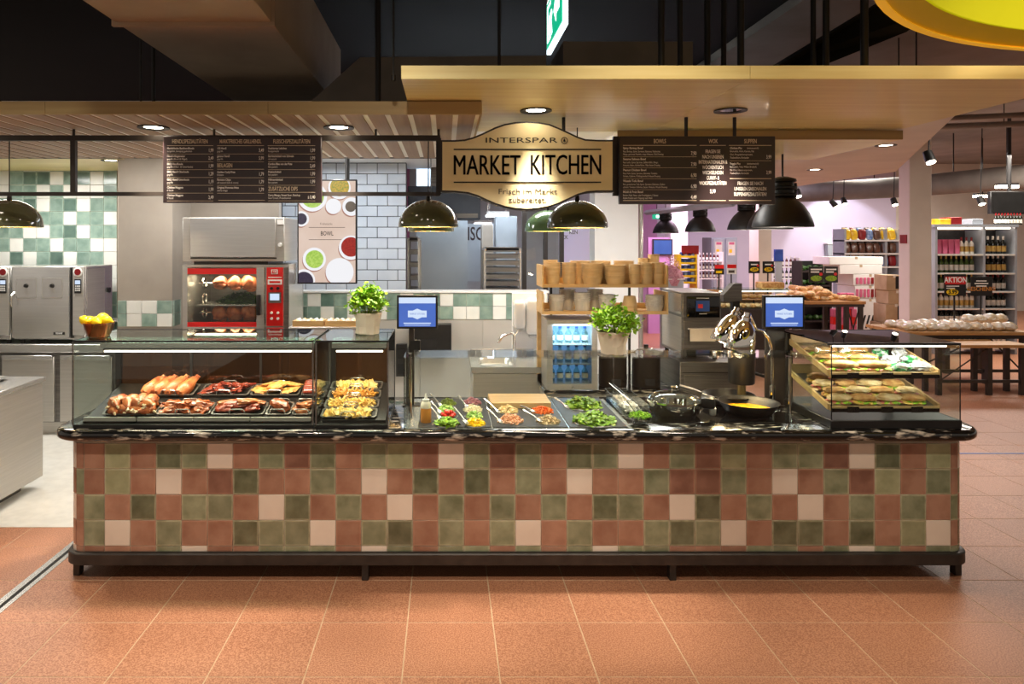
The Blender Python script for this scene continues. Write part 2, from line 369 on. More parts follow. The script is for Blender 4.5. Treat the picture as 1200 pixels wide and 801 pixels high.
MB().box(-2.43, -2.40, 2.0, 4.80, 0, .003).build('drain_edge', 'steel', tr)
struct(MB().box(2.9, 7.6, 6.46, 6.49, 0, .002).build('trim_2', 'blue'))
# ---- high dark ceiling over the counter, grey ceiling over the store
struct(MB().box(-9, 3.4, -3, 12, 4.4, 4.5).build('ceiling', 'ceiling_dark'))
struct(MB().box(3.4, 24, -3, 26, 4.3, 4.4).build('ceiling.001', 'ceiling_grey'))
struct(MB().box(-9, 3.4, 12, 26, 4.3, 4.4).build('ceiling.002', 'ceiling_grey'))
struct(MB().box(-3.2, 2.91, 4.92, 8.9, 2.96, 3.02).build('ceiling.003', 'plaster_white'))
struct(MB().box(-1.2, 3.4, 8.9, 12.0, 3.42, 3.5).build('ceiling.006', 'plaster_white'))
struct(MB().box(-9, -3.2, 5.85, 8.1, 2.83, 2.9).build('ceiling.004', 'wood_canopy'))
# soffit of plaster to the right of the wooden canopies, cut on the slant
MB().prism([(2.92, 4.92), (3.6, 4.92), (3.81, 5.1), (6.04, 9.16), (5.95, 11.6), (3.45, 11.9), (2.92, 9.0)], 'z', 2.95, 3.05).build('ceiling.005', 'plaster')
struct(bpy.data.objects['ceiling.005'])
# ---- walls
YL = 7.92
wl = struct(MB().box(-9, gx(141, YL), YL, YL+.2, 0, 3.0).build('wall_left', 'grout'))
TS = .1555
tile_me = {}
def tile_mesh(w_, h_, mname):
    key = (round(w_, 4), round(h_, 4), mname)
    if key not in tile_me:
        o = MB().box(-w_/2, w_/2, -.010, 0, -h_/2, h_/2, bev=.002).build('tmp', mname); tile_me[key] = o.data; bpy.data.objects.remove(o)
    return tile_me[key]
def wall_tile(parent, x, y, z, w_, h_, mname, rot=0, name='tile'):
    o = link(name, tile_mesh(w_, h_, mname), parent); o.location = Vector((x, y, z))+o.location*1.0
    if rot: o.rotation_euler.z = rot
    return o
K = {'g': 'tile_sea', 'd': 'tile_sea_dark', 'w': 'tile_pale'}
rowsL = ['gwwgddwgdwg', 'gdwggwgwwwg', 'dgggdwgdwgg', 'gwggggwggw', 'ggwwgdwgg', 'gwggwggww', 'wdwgdwggw']
x_r = gx(137.5, YL)
for r in range(14):
    z = gz(201+15.62*(r-1)+7.8, YL)
    pat = rowsL[r-1][-9:] if 1 <= r <= 7 else ''.join(random.choice('ggdwgw') for _ in range(9))
    pat = ''.join(random.choice('ggdw') for _ in range(4))+pat
    for c in range(13):
        wall_tile(wl, x_r-(12-c+.5)*TS, YL, z, TS-.004, TS-.004, K[pat[c]])
# concrete column with tiled foot
xa, xb = gx(138, 6.8), gx(202, 6.8)
col = struct(MB().box(xa, xb, 6.8, 7.4, 0, 3.1, bev=.004).build('wall_column', 'concrete'))
for r in range(2):
    for c in range(4):
        wx = (xb-xa)/3.6; x0 = xa+wx*(c-.4); x1 = min(xb, x0+wx); x0 = max(xa, x0)
        wall_tile(col, (x0+x1)/2, 6.8, gz(352+15.2*r+7.6, 6.8), x1-x0-.004, .126, K['gwwg'[c] if r == 0 else 'gwgw'[c]])
    wall_tile(col, xb, 6.9, gz(352+15.2*r+7.6, 6.8), .19, .126, K['d'], PI/2)
struct(MB().box(xb, gx(332, 7.5), 7.30, 7.42, 0, 2.96).build('wall_column.001', 'concrete'))
# white glazed brick wall behind the low tiled wall
YB = 8.2
wb = struct(MB().box(gx(330, YB), gx(476, YB), YB, YB+.15, 0, 3.0).build('wall_back', 'brick_grout'))
bw, bh = .246, .128
for r in range(14):
    z = gz(341, YB)+.0+bh*(r+.5)
    off = (0 if r % 2 else .5)
    xr = gx(476, YB); x1 = xr+off*bw - (0.10)
    for c in range(-1, 8):
        a = x1-(c+1)*bw+bw; b_ = a-bw
        if b_ > xr-.02: continue
        a = min(a, xr)
        if a < gx(333, YB): continue
        b_ = max(b_, gx(331, YB))
        if a-b_ > .03: wall_tile(wb, (a+b_)/2, YB, z, a-b_-.008, bh-.008, 'brick_white', name='brick')
# low wall with two tile courses and pale ledge
YH = 7.6
xh0, xh1 = gx(345, YH), gx(642, YH)
wh = struct(MB().box(xh0, xh1, YH, YH+.18, 0, gz(343, YH)).build('wall_low', 'stone_grey'))
MB().box(xh0-.01, xh1+.01, YH-.025, YH+.2, gz(343, YH), gz(340.5, YH), bev=.004).build('ledge', 'white', wh)
low1 = 'gwdgwgggwgdwgggwgwgg'; low2 = 'dgwgwgwggwggwwgwgwgd'
tw = 15.5*YH/F
for r, pat in enumerate((low1, low2)):
    for c in range(19):
        wall_tile(wh, xh0+tw*(c+.5), YH, gz(343.5+15.3*r+7.6, YH), tw-.004, tw-.006, K[pat[c]])
for c in range(4): MB().box(xh0+.7*c, xh0+.7*c+.694, YH-.006, YH, .02, gz(375, YH), bev=.002).build('panel', 'stone_grey', wh)
# cool grey wall deeper in, white pier, store back walls
struct(MB().box(gx(488, 9.4), gx(548, 9.4), 9.4, 9.55, 0, 3.6).build('wall_inner', 'concrete_cool'))
struct(MB().box(gx(697, 8.2), gx(748, 8.2), 8.2, 8.5, 0, 2.95).build('wall_pier', 'plaster_white'))
struct(MB().cyl((gx(751, 8.3), 8.3, 0), (gx(751, 8.3), 8.3, 2.95), .028).build('trim_3', 'steel'))
struct(MB().box(-9, 6.2, 20, 20.2, 0, 4.3).build('wall_far', 'lavender'))
struct(MB().box(6.2, 13.2, 20, 20.2, 0, 4.3).build('wall_far.001', 'pale_lilac'))
struct(MB().box(13.2, 24, 20, 20.2, 0, 4.3).build('wall_far.002', 'plaster'))
struct(MB().box(gx(786, 15), gx(806, 15), 15, 15.4, 0, 4.3).build('wall_pillar', 'plaster_white'))
struct(MB().box(gx(889, 13), gx(904, 13), 13, 13.4, 0, 4.3).build('wall_pillar.001', 'plaster'))
cp = struct(MB().box(gx(1066, 11), gx(1092, 11), 11, 11.27, 0, 4.3, bev=.01).build('wall_pillar.002', 'plaster'))
MB().box(gx(1066, 11)-.012, gx(1066, 11), 11.06, 11.22, gz(285, 11.2), gz(275, 11.2)).build('sign_plate', 'red_dark', cp)
struct(MB().box(-9.2, -9, 4.8, 9, 0, 3).build('wall_side', 'tile_pale'))
# =====================================================================
# TILED COUNTER AND WORKTOP
# =====================================================================
YC = 4.05; XL, XR, RC = gx(77.5, YC), gx(1135, YC), .105
ctr = T('service_counter', 'long counter clad in green, terracotta and white square tiles on low dark feet', 'counter', (.45, YC+.4, 0))
YCB = 4.82
ins = .003
MB().prism(rrect(XL+ins, XR-ins, YC+ins, YCB, RC-ins, 8, (0, 0, 1, 1)), 'z', .166, .835).build('body', 'grout', ctr)
R = ["tltdgwtgkgtglkwgkgtdgwtgkltggkwdtl", "tltwtkdttgtwtdtdtgtwttgkkgtwtgkltg", "gtdtggtwdtgtwtgtgtgtdgtwdtgtwtgtgt",
     "gwtgttdggwtgdtgtgwtgttgdgwtddtdtlw", "tttgwttgggtwgtggtgtgwggtttggtgwgtg"]
CM = {'t': 'tile_terra', 'k': 'tile_terra_dark', 'g': 'tile_green', 'd': 'tile_green_dark', 'l': 'tile_green_light', 'w': 'tile_white'}
tp = 30.09*YC/F; ztop = gz(519, YC)
corner_me = {}
def corner_tile(side, k, hh, mname):
    key = (side, k, round(hh, 4), mname)
    if key not in corner_me:
        b = MB(); a0, a1 = math.radians(30*k+1), math.radians(30*k+29); n = 4; o_, i_ = [], []
        for i in range(n+1):
            a = a0+(a1-a0)*i/n; sx = -math.cos(a) if side < 0 else math.cos(a)
            o_.append((sx*RC, -math.sin(a)*RC)); i_.append((sx*(RC-.01), -math.sin(a)*(RC-.01)))
        b.prism(o_+i_[::-1], 'z', -hh/2, hh/2); ob = b.build('tmp', mname); corner_me[key] = ob.data; bpy.data.objects.remove(ob)
    return corner_me[key]
cl = ['twt', 'gtg', 'gwt', 'gtt', 'gwt']; crn = ['gwt', 'tgt', 'gtg', 'gdt', 'tgg']
for r in range(5):
    hh = tp if r < 4 else ztop-4*tp-.166
    zc = ztop-r*tp-hh/2
    for c in range(34):
        x0 = gx(122.5, YC)+(c-1)*tp; x1 = x0+tp
        if c == 0: x0 = XL+RC
        if c == 33: x1 = XR-RC
        wall_tile(ctr, (x0+x1)/2, YC+.010-random.uniform(0, .0012), zc, x1-x0-.0035, hh-.0035, CM[R[r][c]])
    for side, pat, cx in ((-1, cl[r], XL+RC), (1, crn[r], XR-RC)):
        for k in range(3):
            o = link('tile', corner_tile(side, k, hh-.0035, CM[pat[k]]), ctr); o.location += Vector((cx, YC+RC, zc))
    for k in range(4):
        yy = YC+RC+tp*(k+.5)
        for side, xx in ((1, XR-.010), (-1, XL+.010)):
            wall_tile(ctr, xx, yy, zc, tp-.0035, hh-.0035, CM['tgkgdtgw'[(k*3+r*2) % 8]], PI/2*side)
b = MB()
prof = [(.100, .0), (.160, .0), (.166, .006)]
b.rings([[(x, y, z) for x, y in rrect(XL-.022+i_, XR+.022-i_, YC-.03+i_, YCB, RC+.02, 8, (0, 0, 1, 1))] for z, i_ in prof])
b.build('base_rail', 'rail_dark', ctr)
for px in (84, 428, 788, 1131):
    xc = gx(px, YC); yy = YC-.012 if 100 < px < 1100 else YC+.05
    MB().box(xc-.02, xc+.02, yy, yy+.05, 0, .102, bev=.003).build('foot', 'rail_dark', ctr)
for xc in (XL+.05, XR-.05, .4): MB().box(xc-.02, xc+.02, YCB-.08, YCB-.03, 0, .102, bev=.003).build('foot', 'rail_dark', ctr)
B('plinth', 'black_matte', ctr, XL+.13, XR-.16, YC+.28, YCB-.05, .012, .10)
wt = T('granite_worktop', 'black and white veined granite worktop with rounded corners on the tiled counter', 'worktop', (.45, 4.4, .845))
pr = [(.845, .022), (.849, .010), (.860, .002), (.875, 0), (.892, .001), (.903, .008), (.910, .022)]
MB().rings([[(x, y, z) for x, y in rrect(XL-.072+i_, XR+.062-i_, YC-.10+i_, YCB+.02-i_, .17, 12)] for z, i_ in pr]).build('slab', 'granite', wt, smooth=60)
MB().prism(rrect(XL-.02, XR+.015, YC-.04, YCB-.01, RC+.02, 8, (0, 0, 1, 1)), 'z', .833, .846).build('shadow_gap_strip', 'black_matte', wt)
ZT = .910
# =====================================================================
# HOT FOOD DISPLAY CASES
# =====================================================================
Y0, Y1 = 4.0, 4.55; ZC = gz(399, Y0)
def case(name, label, xl, xr, seams):
    t = T(name, label, 'display case', ((xl+xr)/2, (Y0+Y1)/2, ZT))
    MB().box(xl, xr, Y0, Y1, ZT, ZT+.022, bev=.003).build('base', 'black', t)
    B('front_glass', 'glass', t, xl+.004, xr-.004, Y0+.003, Y0+.009, ZT+.022, ZC-.006)
    for x in (xl+.002, xr-.008): B('side_glass', 'glass', t, x, x+.006, Y0+.012, Y1-.012, ZT+.022, ZC-.006)
    B('top_glass', 'glass_green', t, xl, xr, Y0+.004, Y1-.008, ZC-.006, ZC)
    B('top_edge', 'black', t, xl, xr, Y0-.002, Y0+.004, ZC-.010, ZC+.001); B('top_edge', 'black', t, xl, xr, Y1-.008, Y1, ZC-.012, ZC+.001)
    for x in (xl, xr-.004):
        B('top_edge', 'black', t, x, x+.004, Y0+.004, Y1-.008, ZC+.0002, ZC+.0014)
        B('corner_edge', 'steel_dark', t, x-.002, x+.006, Y0-.003, Y0+.003, ZT+.02, ZC-.010)
        B('rear_post', 'black', t, x if x == xl else x-.03, x+.034 if x == xl else x+.004, Y1-.03, Y1, ZT+.022, ZC-.012)
    n = len(seams)-1
    for a, b_ in zip(seams[:-1], seams[1:]): B('rear_door', 'glass_smoke', t, a+.004, b_-.004, Y1-.022, Y1-.016, ZT+.03, ZC-.016)
    for s in seams[1:-1]: B('door_stile', 'black', t, s-.008, s+.008, Y1-.026, Y1-.012, ZT+.03, ZC-.014)
    # heat lamp bar under the top glass
    lx0, lx1 = xl+.06, xr-.03; zl = 1.352
    MB().prism([(4.20, zl+.030), (4.30, zl+.052), (4.31, zl+.012), (4.20, zl-.002)], 'x', lx0, lx1).build('lamp_bar', 'steel', t)
    B('lamp_shield', 'black', t, lx0+.02, lx1-.01, 4.196, 4.30, zl-.014, zl-.003)
    B('lamp_tube', 'tube_light', t, lx0+.03, lx1-.02, 4.19, 4.206, zl-.024, zl-.014)
    for x in (lx0, lx1-.012): B('lamp_bracket', 'steel_dark', t, x, x+.012, 4.28, 4.53, zl+.01, zl+.03)
    l = bpy.data.lights.new('lamp_glow', 'AREA'); l.shape = 'RECTANGLE'; l.size = lx1-lx0-.1; l.size_y = .05; l.energy = 5*(lx1-lx0); l.color = (1, .82, .60)
    o = bpy.data.objects.new('lamp_glow', l); C.objects.link(o); o.parent = t; o.location = Vector(((lx0+lx1)/2, 4.25, zl-.03))-t.location
    return t
xa0, xa1, xb0, xb1 = gx(85, Y0), gx(367, Y0), gx(370, Y0), gx(455, Y0)
hc = case('hot_food_case', 'long glass hot display case with trays of roast meat on the counter', xa0, xa1, [xa0+.03, xa0+.50, xa0+.96, xa1-.03])
fc = case('fries_case', 'narrow glass hot display case with trays of fries beside the long meat case', xb0, xb1, [xb0+.03, xb1-.03])
SL = .253; AL = math.atan(SL)
def dz(y): return .965+SL*(y-4.07)
for t, x0, x1, fz in ((hc, xa0+.04, xa1-.02, 0), (fc, xb0+.03, xb1-.02, 0)):
    if t is hc:
        MB().prism([(4.05, dz(4.05)-.03), (4.05, dz(4.05)-.012), (4.52, dz(4.52)-.012), (4.52, dz(4.52)-.03)], 'x', x0, x1).build('tray_deck', 'black', t)
        xs = [x0, gx(162, 4.06), gx(228, 4.06), gx(294, 4.06), x1]
        for a, b_ in zip(xs[:-1], xs[1:]):
            r_ = B('price_rail', 'steel_soft', t, a+.004, b_-.004, 4.036, 4.052, .944, .966); B('rail_face', 'black_gloss', r_, a+.004, b_-.004, 4.034, 4.052, .934, .944)
    else:
        MB().prism([(4.04, .935), (4.04, .95), (4.52, 1.075), (4.52, 1.06)], 'x', x0, x1).build('tray_deck', 'black', t)
    for x in (x0+.1, x1-.1): B('deck_leg', 'black', t, x-.01, x+.01, 4.46, 4.48, ZT+.022, 1.03)
def make_tray(w_, l_, d_=.03, handles=True):
    r = T('serving_tray', 'steel serving tray', 'tray')
    b = MB(); hw, hl = w_/2, l_/2; t = .004
    b.rings([[(x, y, z) for x, y in rrect(-hw+i_, hw-i_, -hl+i_, hl-i_, .02, 3)] for z, i_ in ((0, 0), (.003, 0), (.003, .010), (.003-d_, .014))], False, True)
    b.build('pan', 'steel_dark', r)
    if handles:
        for s in (-1, 1):
            y = s*(hl-.012)
            MB().tube([(-.045, y, .0), (-.043, y, .022), (-.034, y, .030), (.034, y, .030), (.043, y, .022), (.045, y, .0)], .0035, 6).build('handle', 'steel', r)
    return r
trays = []
tray_specs = [(-2.06, -1.735, 0, 'hind', 'chicken legs in the front left corner of the meat case'), (-1.735, -1.41, 0, 'wing', 'glazed pork steaks, second in the front row'),
              (-1.41, -1.085, 0, 'steak', 'red and golden fillets, third in the front row'), (-1.085, -.925, 0, 'loaf', 'one glazed roast joint in the front row'),
              (-.925, -.80, 0, 'pale', 'pale roast slices beside the case divider'), (-1.92, -1.595, 1, 'knuckle', 'roast knuckles in the back row'),
              (-1.57, -1.245, 1, 'slice', 'dark browned ribs in the back row'), (-1.245, -.925, 1, 'schn', 'breaded cutlets in the back row'), (-.92, -.80, 1, 'saus', 'dark sausages at the back row end')]
for xl, xr, row, kind, txt in tray_specs:
    p = make_tray(xr-xl-.008, .160); yc = 4.152 if row == 0 else 4.396; zc = dz(yc)
    p.location = ((xl+xr)/2, yc, zc+.006); p.rotation_euler.x = AL; p['label'] = 'steel tray of '+txt; p['group'] = 'trays in the meat case'
    trays.append((p, kind, xr-xl, txt))
# ---- the meat pieces
def one(mb, name, m): o = mb.build(name, m); return o
def proto(o): o.location = (0, 0, -50); return o
def drum():
    b = MB(); b.lathe([(.0, -.062), (.020, -.058), (.034, -.035), (.037, -.010), (.028, .018), (.014, .042), (.010, .058), (0, .060)], seg=14)
    for v in b.b.verts: v.co *= 1+.25*noise.noise(v.co*45)
    return b
P = {}
for k in range(2):
    b = drum(); o = b.build('chicken_leg', 'chicken'); bb = MB(); bb.tube([(0, 0, .05), (0, 0, .078)], [.006, .007], 8); bb.blob((.004, 0, .08), (.008, .007, .006), 1); bb.blob((-.004, 0, .08), (.007, .007, .006), 1)
    bb.build('bone', 'bone', o); P['hind%d' % k] = o
P['wing'] = MB().blob(r=(.055, .032, .020), sub=3, amp=.7, freq=1.7, seed=3).build('pork_steak', 'meat')
P['steak'] = MB().blob(r=(.066, .036, .022), sub=3, amp=.5, freq=1.5, seed=5).build('fillet', 'meat_red')
P['loaf'] = MB().blob(r=(.072, .040, .034), sub=3, amp=.35, freq=2.2, seed=8).build('roast_joint', 'meat')
P['pale'] = MB().blob(r=(.045, .026, .014), sub=3, amp=.6, freq=1.8, seed=9).build('roast_slice', 'chicken')
b = MB(); b.lathe([(0, -.085), (.030, -.080), (.042, -.045), (.040, -.01), (.034, .02), (.022, .055), (.014, .08), (.016, .092), (0, .096)], seg=16)
for v in b.b.verts: v.co *= 1+.3*noise.noise(v.co*38)
P['knuckle'] = b.build('roast_knuckle', 'chicken')
P['slice'] = MB().blob(r=(.050, .028, .016), sub=3, amp=.8, freq=2.1, seed=14).build('rib_piece', 'meat_red')
P['schn'] = MB().blob(r=(.060, .040, .013), sub=3, amp=.5, freq=1.6, seed=21).build('cutlet', 'schnitzel')
b = MB(); b.tube([(-.055, 0, -.004), (-.045, 0, 0), (-.02, .003, .004), (.02, .003, .004), (.045, 0, 0), (.055, 0, -.004)], [.004, .014, .017, .017, .014, .004], 10)
P['saus'] = b.build('sausage', 'meat_red')
def slope_pt(p, u, v, h): return p.location+Vector((u, v*math.cos(AL)-h*math.sin(AL), v*math.sin(AL)+h*math.cos(AL)))
for ti, (p, kind, w_, txt) in enumerate(trays):
    pos = ('leftmost front tray', 'second front tray', 'third front tray', 'fourth front tray', 'front tray by the case divider', 'leftmost back tray', 'second back tray', 'third back tray', 'last back tray by the case divider')[ti]
    hw = w_/2-.06; lab = {'hind': 'golden roast chicken leg', 'wing': 'dark glazed pork steak', 'steak': 'red-brown roast fillet', 'loaf': 'large glazed roast joint', 'pale': 'pale roast meat slice',
                          'knuckle': 'golden roast knuckle', 'slice': 'dark browned rib piece', 'schn': 'golden breaded cutlet', 'saus': 'dark brown sausage'}[kind]
    lay = {'hind': [(x, y, h) for h, ys in ((.012, (-.045, 0, .045)), (.042, (-.02, .03))) for y in ys for x in (-.095, -.03, .035, .098)],
           'wing': [(x, y, h) for y, h in ((-.03, .006), (.035, .012), (.0, .028)) for x in (-.09, 0, .09)],
           'steak': [(-.085, -.02, .012), (-.085, .035, .016), (.07, -.02, .012), (.08, .035, .016), (-.02, .0, .03), (.04, .01, .036)],
           'loaf': [(0, 0, .024)], 'pale': [(-.01, -.035, .006), (.0, .0, .010), (.01, .035, .014), (0, -.015, .024)],
           'knuckle': [(-.115, .0, .03), (-.045, .0, .034), (.03, 0, .034), (.105, .0, .03)],
           'slice': [(x, y, .008+.012*(i % 2)) for i, (x, y) in enumerate(((-.1, -.035), (-.03, -.04), (.06, -.03), (.11, .02), (-.08, .03), (.0, .03), (.06, .045)))],
           'schn': [(-.095, -.02, .008), (-.01, -.025, .010), (.09, -.02, .008), (-.06, .03, .020), (.03, .035, .020), (.10, .03, .022), (.0, .0, .034)],
           'saus': [(0, y, .006+.012*i/3) for i, y in enumerate((-.05, -.022, .006, .034, .058))]}[kind]
    for i, (u, v, h) in enumerate(lay):
        src = P[kind] if kind != 'hind' else P['hind%d' % (i % 2)]
        if kind == 'hind': rot = (PI/2+random.uniform(-.3, .3), random.uniform(0, 6), random.uniform(-1.2, 1.2)); u += random.uniform(-.012, .012)
        elif kind == 'knuckle': rot = (-PI/2+.55, 0, -.55+random.uniform(-.12, .12))
        elif kind == 'saus': rot = (AL, 0, random.uniform(-.1, .1))
        else: rot = (AL+random.uniform(-.2, .2), random.uniform(-.25, .25), random.uniform(-.5, .5)+(PI if i % 2 else 0))
        o = put(src, slope_pt(p, u, v, h), rot, lab+' in the '+pos, lab+'s')
        o['category'] = 'meat'
        if kind == 'steak' and i % 2: o.material_slots[0].link = 'OBJECT'; o.material_slots[0].material = M['chicken']; o['label'] = 'golden roast fillet in the '+pos
for o in P.values(): drop(o)
# ---- fries trays
def heap(name, m, label, cat, c, rx, ry, h, n, piece, seed=1, tilt=0):
    rg = random.Random(seed); b = MB()
    for i in range(n):
        a = rg.uniform(0, 2*PI); q = math.sqrt(rg.random()); u, v = q*rx*math.cos(a), q*ry*math.sin(a)
        if isinstance(piece, str) and piece.endswith('_sq'): u, v = rg.uniform(-rx, rx), rg.uniform(-ry, ry); q = max(abs(u)/rx, abs(v)/ry)
        zz = h*(1-q*q)*rg.uniform(.45, 1)+.004
        mt = Matrix.Translation((u, v, zz)) @ Euler((rg.uniform(-.6, .6), rg.uniform(-.6, .6), rg.uniform(0, 6.3))).to_matrix().to_4x4()
        k = rg.uniform(.8, 1.25); pc = piece.replace('_sq', '')
        if pc == 'fry': b.box(-.032*k, .032*k, -.0045, .0045, -.0045, .0045, mtx=mt)
        elif pc == 'wedge': b.prism([(-.014, -.008), (.014, -.008), (0, .014)], 'x', -.028*k, .028*k) if False else b._join(MB().prism([(-.013, -.008), (.013, -.008), (0, .014)], 'x', -.027*k, .027*k).b, mt)
        elif pc == 'cube': b.box(-.008*k, .008*k, -.006*k, .006*k, -.005, .005, mtx=mt)
        elif pc == 'bit': b.box(-.006*k, .006*k, -.005, .005, -.004, .004, mtx=mt)
        elif pc == 'ring': b.blob((0, 0, 0), (.011*k, .011*k, .004), 1, mtx=mt)
        elif pc == 'shred': b.box(-.016*k, .016*k, -.002, .002, -.002, .002, mtx=mt)
        elif pc == 'shrimp': b._join(MB().tube([(.012*math.cos(t), .012*math.sin(t), 0) for t in (-.3, .6, 1.5, 2.4, 3.2)], [.004, .006, .0065, .005, .002], 5).b, mt)
        elif pc == 'leaf':
            L_ = .028*k; W_ = .013*k; b._join(MB().poly([(-L_, 0, 0), (-L_*.3, -W_, .003), (L_*.5, -W_*.8, -.002), (L_, 0, .004), (L_*.5, W_*.8, -.002), (-L_*.3, W_, .003), (0, 0, .006)],
                                                     [(0, 1, 6), (1, 2, 6), (2, 3, 6), (3, 4, 6), (4, 5, 6), (5, 0, 6)]).b, mt)
    # core so that the heap is solid
    b.blob((0, 0, 0), (rx*.93, ry*.93, h*.55), 2)
    o = b.build(name, m, None, smooth=0); o.location = c; o.rotation_euler.x = tilt; return tag(o, label, cat, None, 'stuff')
fs = (gx(412, 4.2))
AF = math.atan(.125/.48)
for i, (nm, m, pc, txt) in enumerate((('potato_wedges', 'wedge', 'wedge_sq', 'pale potato wedges'), ('french_fries', 'fries', 'fry_sq', 'thin golden french fries'), ('curly_fries', 'fries_dark', 'fry_sq', 'dark golden seasoned fries'), ('croquettes', 'wedge', 'wedge_sq', 'golden fried potato pieces'))):
    yc = 4.105+.118*i; zc = .95+.26*(yc-4.04)
    p = make_tray(.335, .114, .02); p.location = (fs, yc, zc+.010); p.rotation_euler.x = AF
    p['label'] = 'steel tray of '+txt+' in the narrow case'; p['group'] = 'trays in the fries case'
    heap(nm, m, txt+' heaped in a tray of the narrow case, '+('front', 'second', 'third', 'rear')[i]+' tray', 'potatoes', (fs, yc, zc+.006), .125, .034, .012, 60 if 'wedge' in pc else 120, pc, 5+i, AF)
# =====================================================================
# CANOPIES, SIGN, MENU BOARDS
# =====================================================================
ZL = 2.715
cn = T('slatted_canopy', 'long wooden canopy with white-gapped slats over the meat case', 'canopy', (-1.6, 4.8, ZL))
cx0, cx1 = -4.6, gx(565, 3.8)
B('backing', 'strip_white', cn, cx0+.02, cx1-.012, 3.82, 5.78, ZL+.006, ZL+.068)
px_end = cx1
pit = .128
n = 0
x = cx1-.035
while x-pit > cx0:
    MB().box(x-.096, x, 3.80+.016, 5.80, ZL, ZL+.006, bev=.001).build('slat', 'wood_plank', cn); x -= pit
for a, b_ in ((cx0, gx(53, 3.8)), (gx(53, 3.8), gx(314, 3.8)), (gx(314, 3.8), cx1)):
    B('fascia', 'wood_fascia', cn, a+.001, b_-.001, 3.798, 3.816, ZL-.002, ZL+.070)
B('end_board', 'wood_fascia', cn, cx1-.012, cx1, 3.816, 5.8, ZL-.002, ZL+.07)
B('end_board', 'wood_fascia', cn, cx0, cx0+.012, 3.816, 5.8, ZL-.002, ZL+.07)
B('back_board', 'steel_dark', cn, cx0, cx1, 5.80, 5.815, ZL-.002, ZL+.07)
ZY = 2.79
yc_ = T('wooden_canopy', 'broad smooth yellow-toned wooden canopy hanging over the right half of the counter', 'canopy', (1.5, 4.0, ZY))
yx0, yx1 = gx(470, 3.29), 3.18
xs = [yx0, gx(878, 3.3)-.0, yx1]
for a, b_ in zip(xs[:-1], xs[1:]):
    B('panel', 'wood_canopy', yc_, a+.001, b_-.001, 3.305, 4.86, ZY, ZY+.05); B('fascia', 'wood_canopy', yc_, a+.001, b_-.001, 3.29, 3.303, ZY-.002, ZY+.062)
rc_ = T('rear_canopy', 'lower wooden canopy panel behind the right menu board', 'canopy', (2, 5.3, 2.72))
B('panel', 'wood_canopy', rc_, 1.2, 3.19, 4.775, 5.94, 2.72, 2.775); B('fascia', 'wood_fascia', rc_, 1.2, 3.19, 4.76, 4.774, 2.718, 2.782)
def downlight(loc, label, lit=True, power=60, aim=None, size=58, col=WARM, r=.095):
    t = T('downlight', label, 'downlight', loc, 'recessed canopy lights'); x, y, z = loc
    MB().lathe([(r*.60, z+.004), (r*.66, z-.004), (r, z-.007), (r, z+.0)], (x, y, 0), 24).build('trim_ring', 'black', t)
    MB().lathe([(0, z-.001), (r*.60, z-.001), (r*.60, z+.004)], (x, y, 0), 20).build('lens', 'bulb' if lit else 'black_gloss', t)
    if lit:
        l = bpy.data.lights.new('beam', 'SPOT'); l.energy = power; l.color = col; l.spot_size = math.radians(size); l.spot_blend = .7; l.shadow_soft_size = .05
        o = bpy.data.objects.new('beam', l); C.objects.link(o); o.parent = t; o.location = (0, 0, -.03)
        if aim: o.rotation_euler = (Vector(aim)-Vector(loc)).to_track_quat('-Z', 'Y').to_euler()
    return t
downlight((gx(180, 4.237), 4.237, ZL), 'lit recessed light in slatted canopy above the leftmost part of the meat case', aim=(-1.8, 4.0, 0), power=150)
downlight((gx(397, 4.237), 4.237, ZL), 'lit recessed light in slatted canopy just right of the left menu board', aim=(-.65, 4.0, 0), power=150)
downlight((-3.0, 4.237, ZL), 'lit recessed light in slatted canopy left of the leftmost pendant', power=70)
downlight((gx(628, 4.08), 4.08, ZY), 'lit recessed light in smooth wooden canopy above the arched sign', aim=(.56, 4.08, 0), power=140, size=50)
downlight((gx(856, 4.08), 4.08, ZY), 'unlit tilted recessed light in smooth wooden canopy above the right menu board', aim=(1.75, 4.2, .9), power=60, lit=False)
downlight((gx(130, 6.9), 6.9, 2.83), 'small lit recessed light above the green tiled kitchen wall', power=40, col=(1, .93, .84))
downlight((gx(400, 6.6), 6.6, 2.955), 'small lit recessed light in kitchen ceiling near the food screen', power=35, col=(1, .95, .9))
downlight((gx(1038, 6.67), 6.67, 2.95), 'lit recessed light in plaster soffit at the rear canopy corner', power=50, col=NEUT)
downlight((gx(955, 8.9), 8.9, 2.95), 'lit recessed light in plaster soffit above the big black pendant', power=40, col=NEUT)
spot('added_counter_spot', (gx(856, 4.08), 4.08, 2.76), (1.78, 4.08, .0), 110, WARM, 58, .6, .05)  # added beam at the unlit downlight, without a lit lens of its own
spot('unseen_spot', (2.8, 2.7, 3.9), (2.8, 4.1, .9), 90, WARM, 40, .7, .08)  # added unseen spot that brightens the sandwich end of the counter
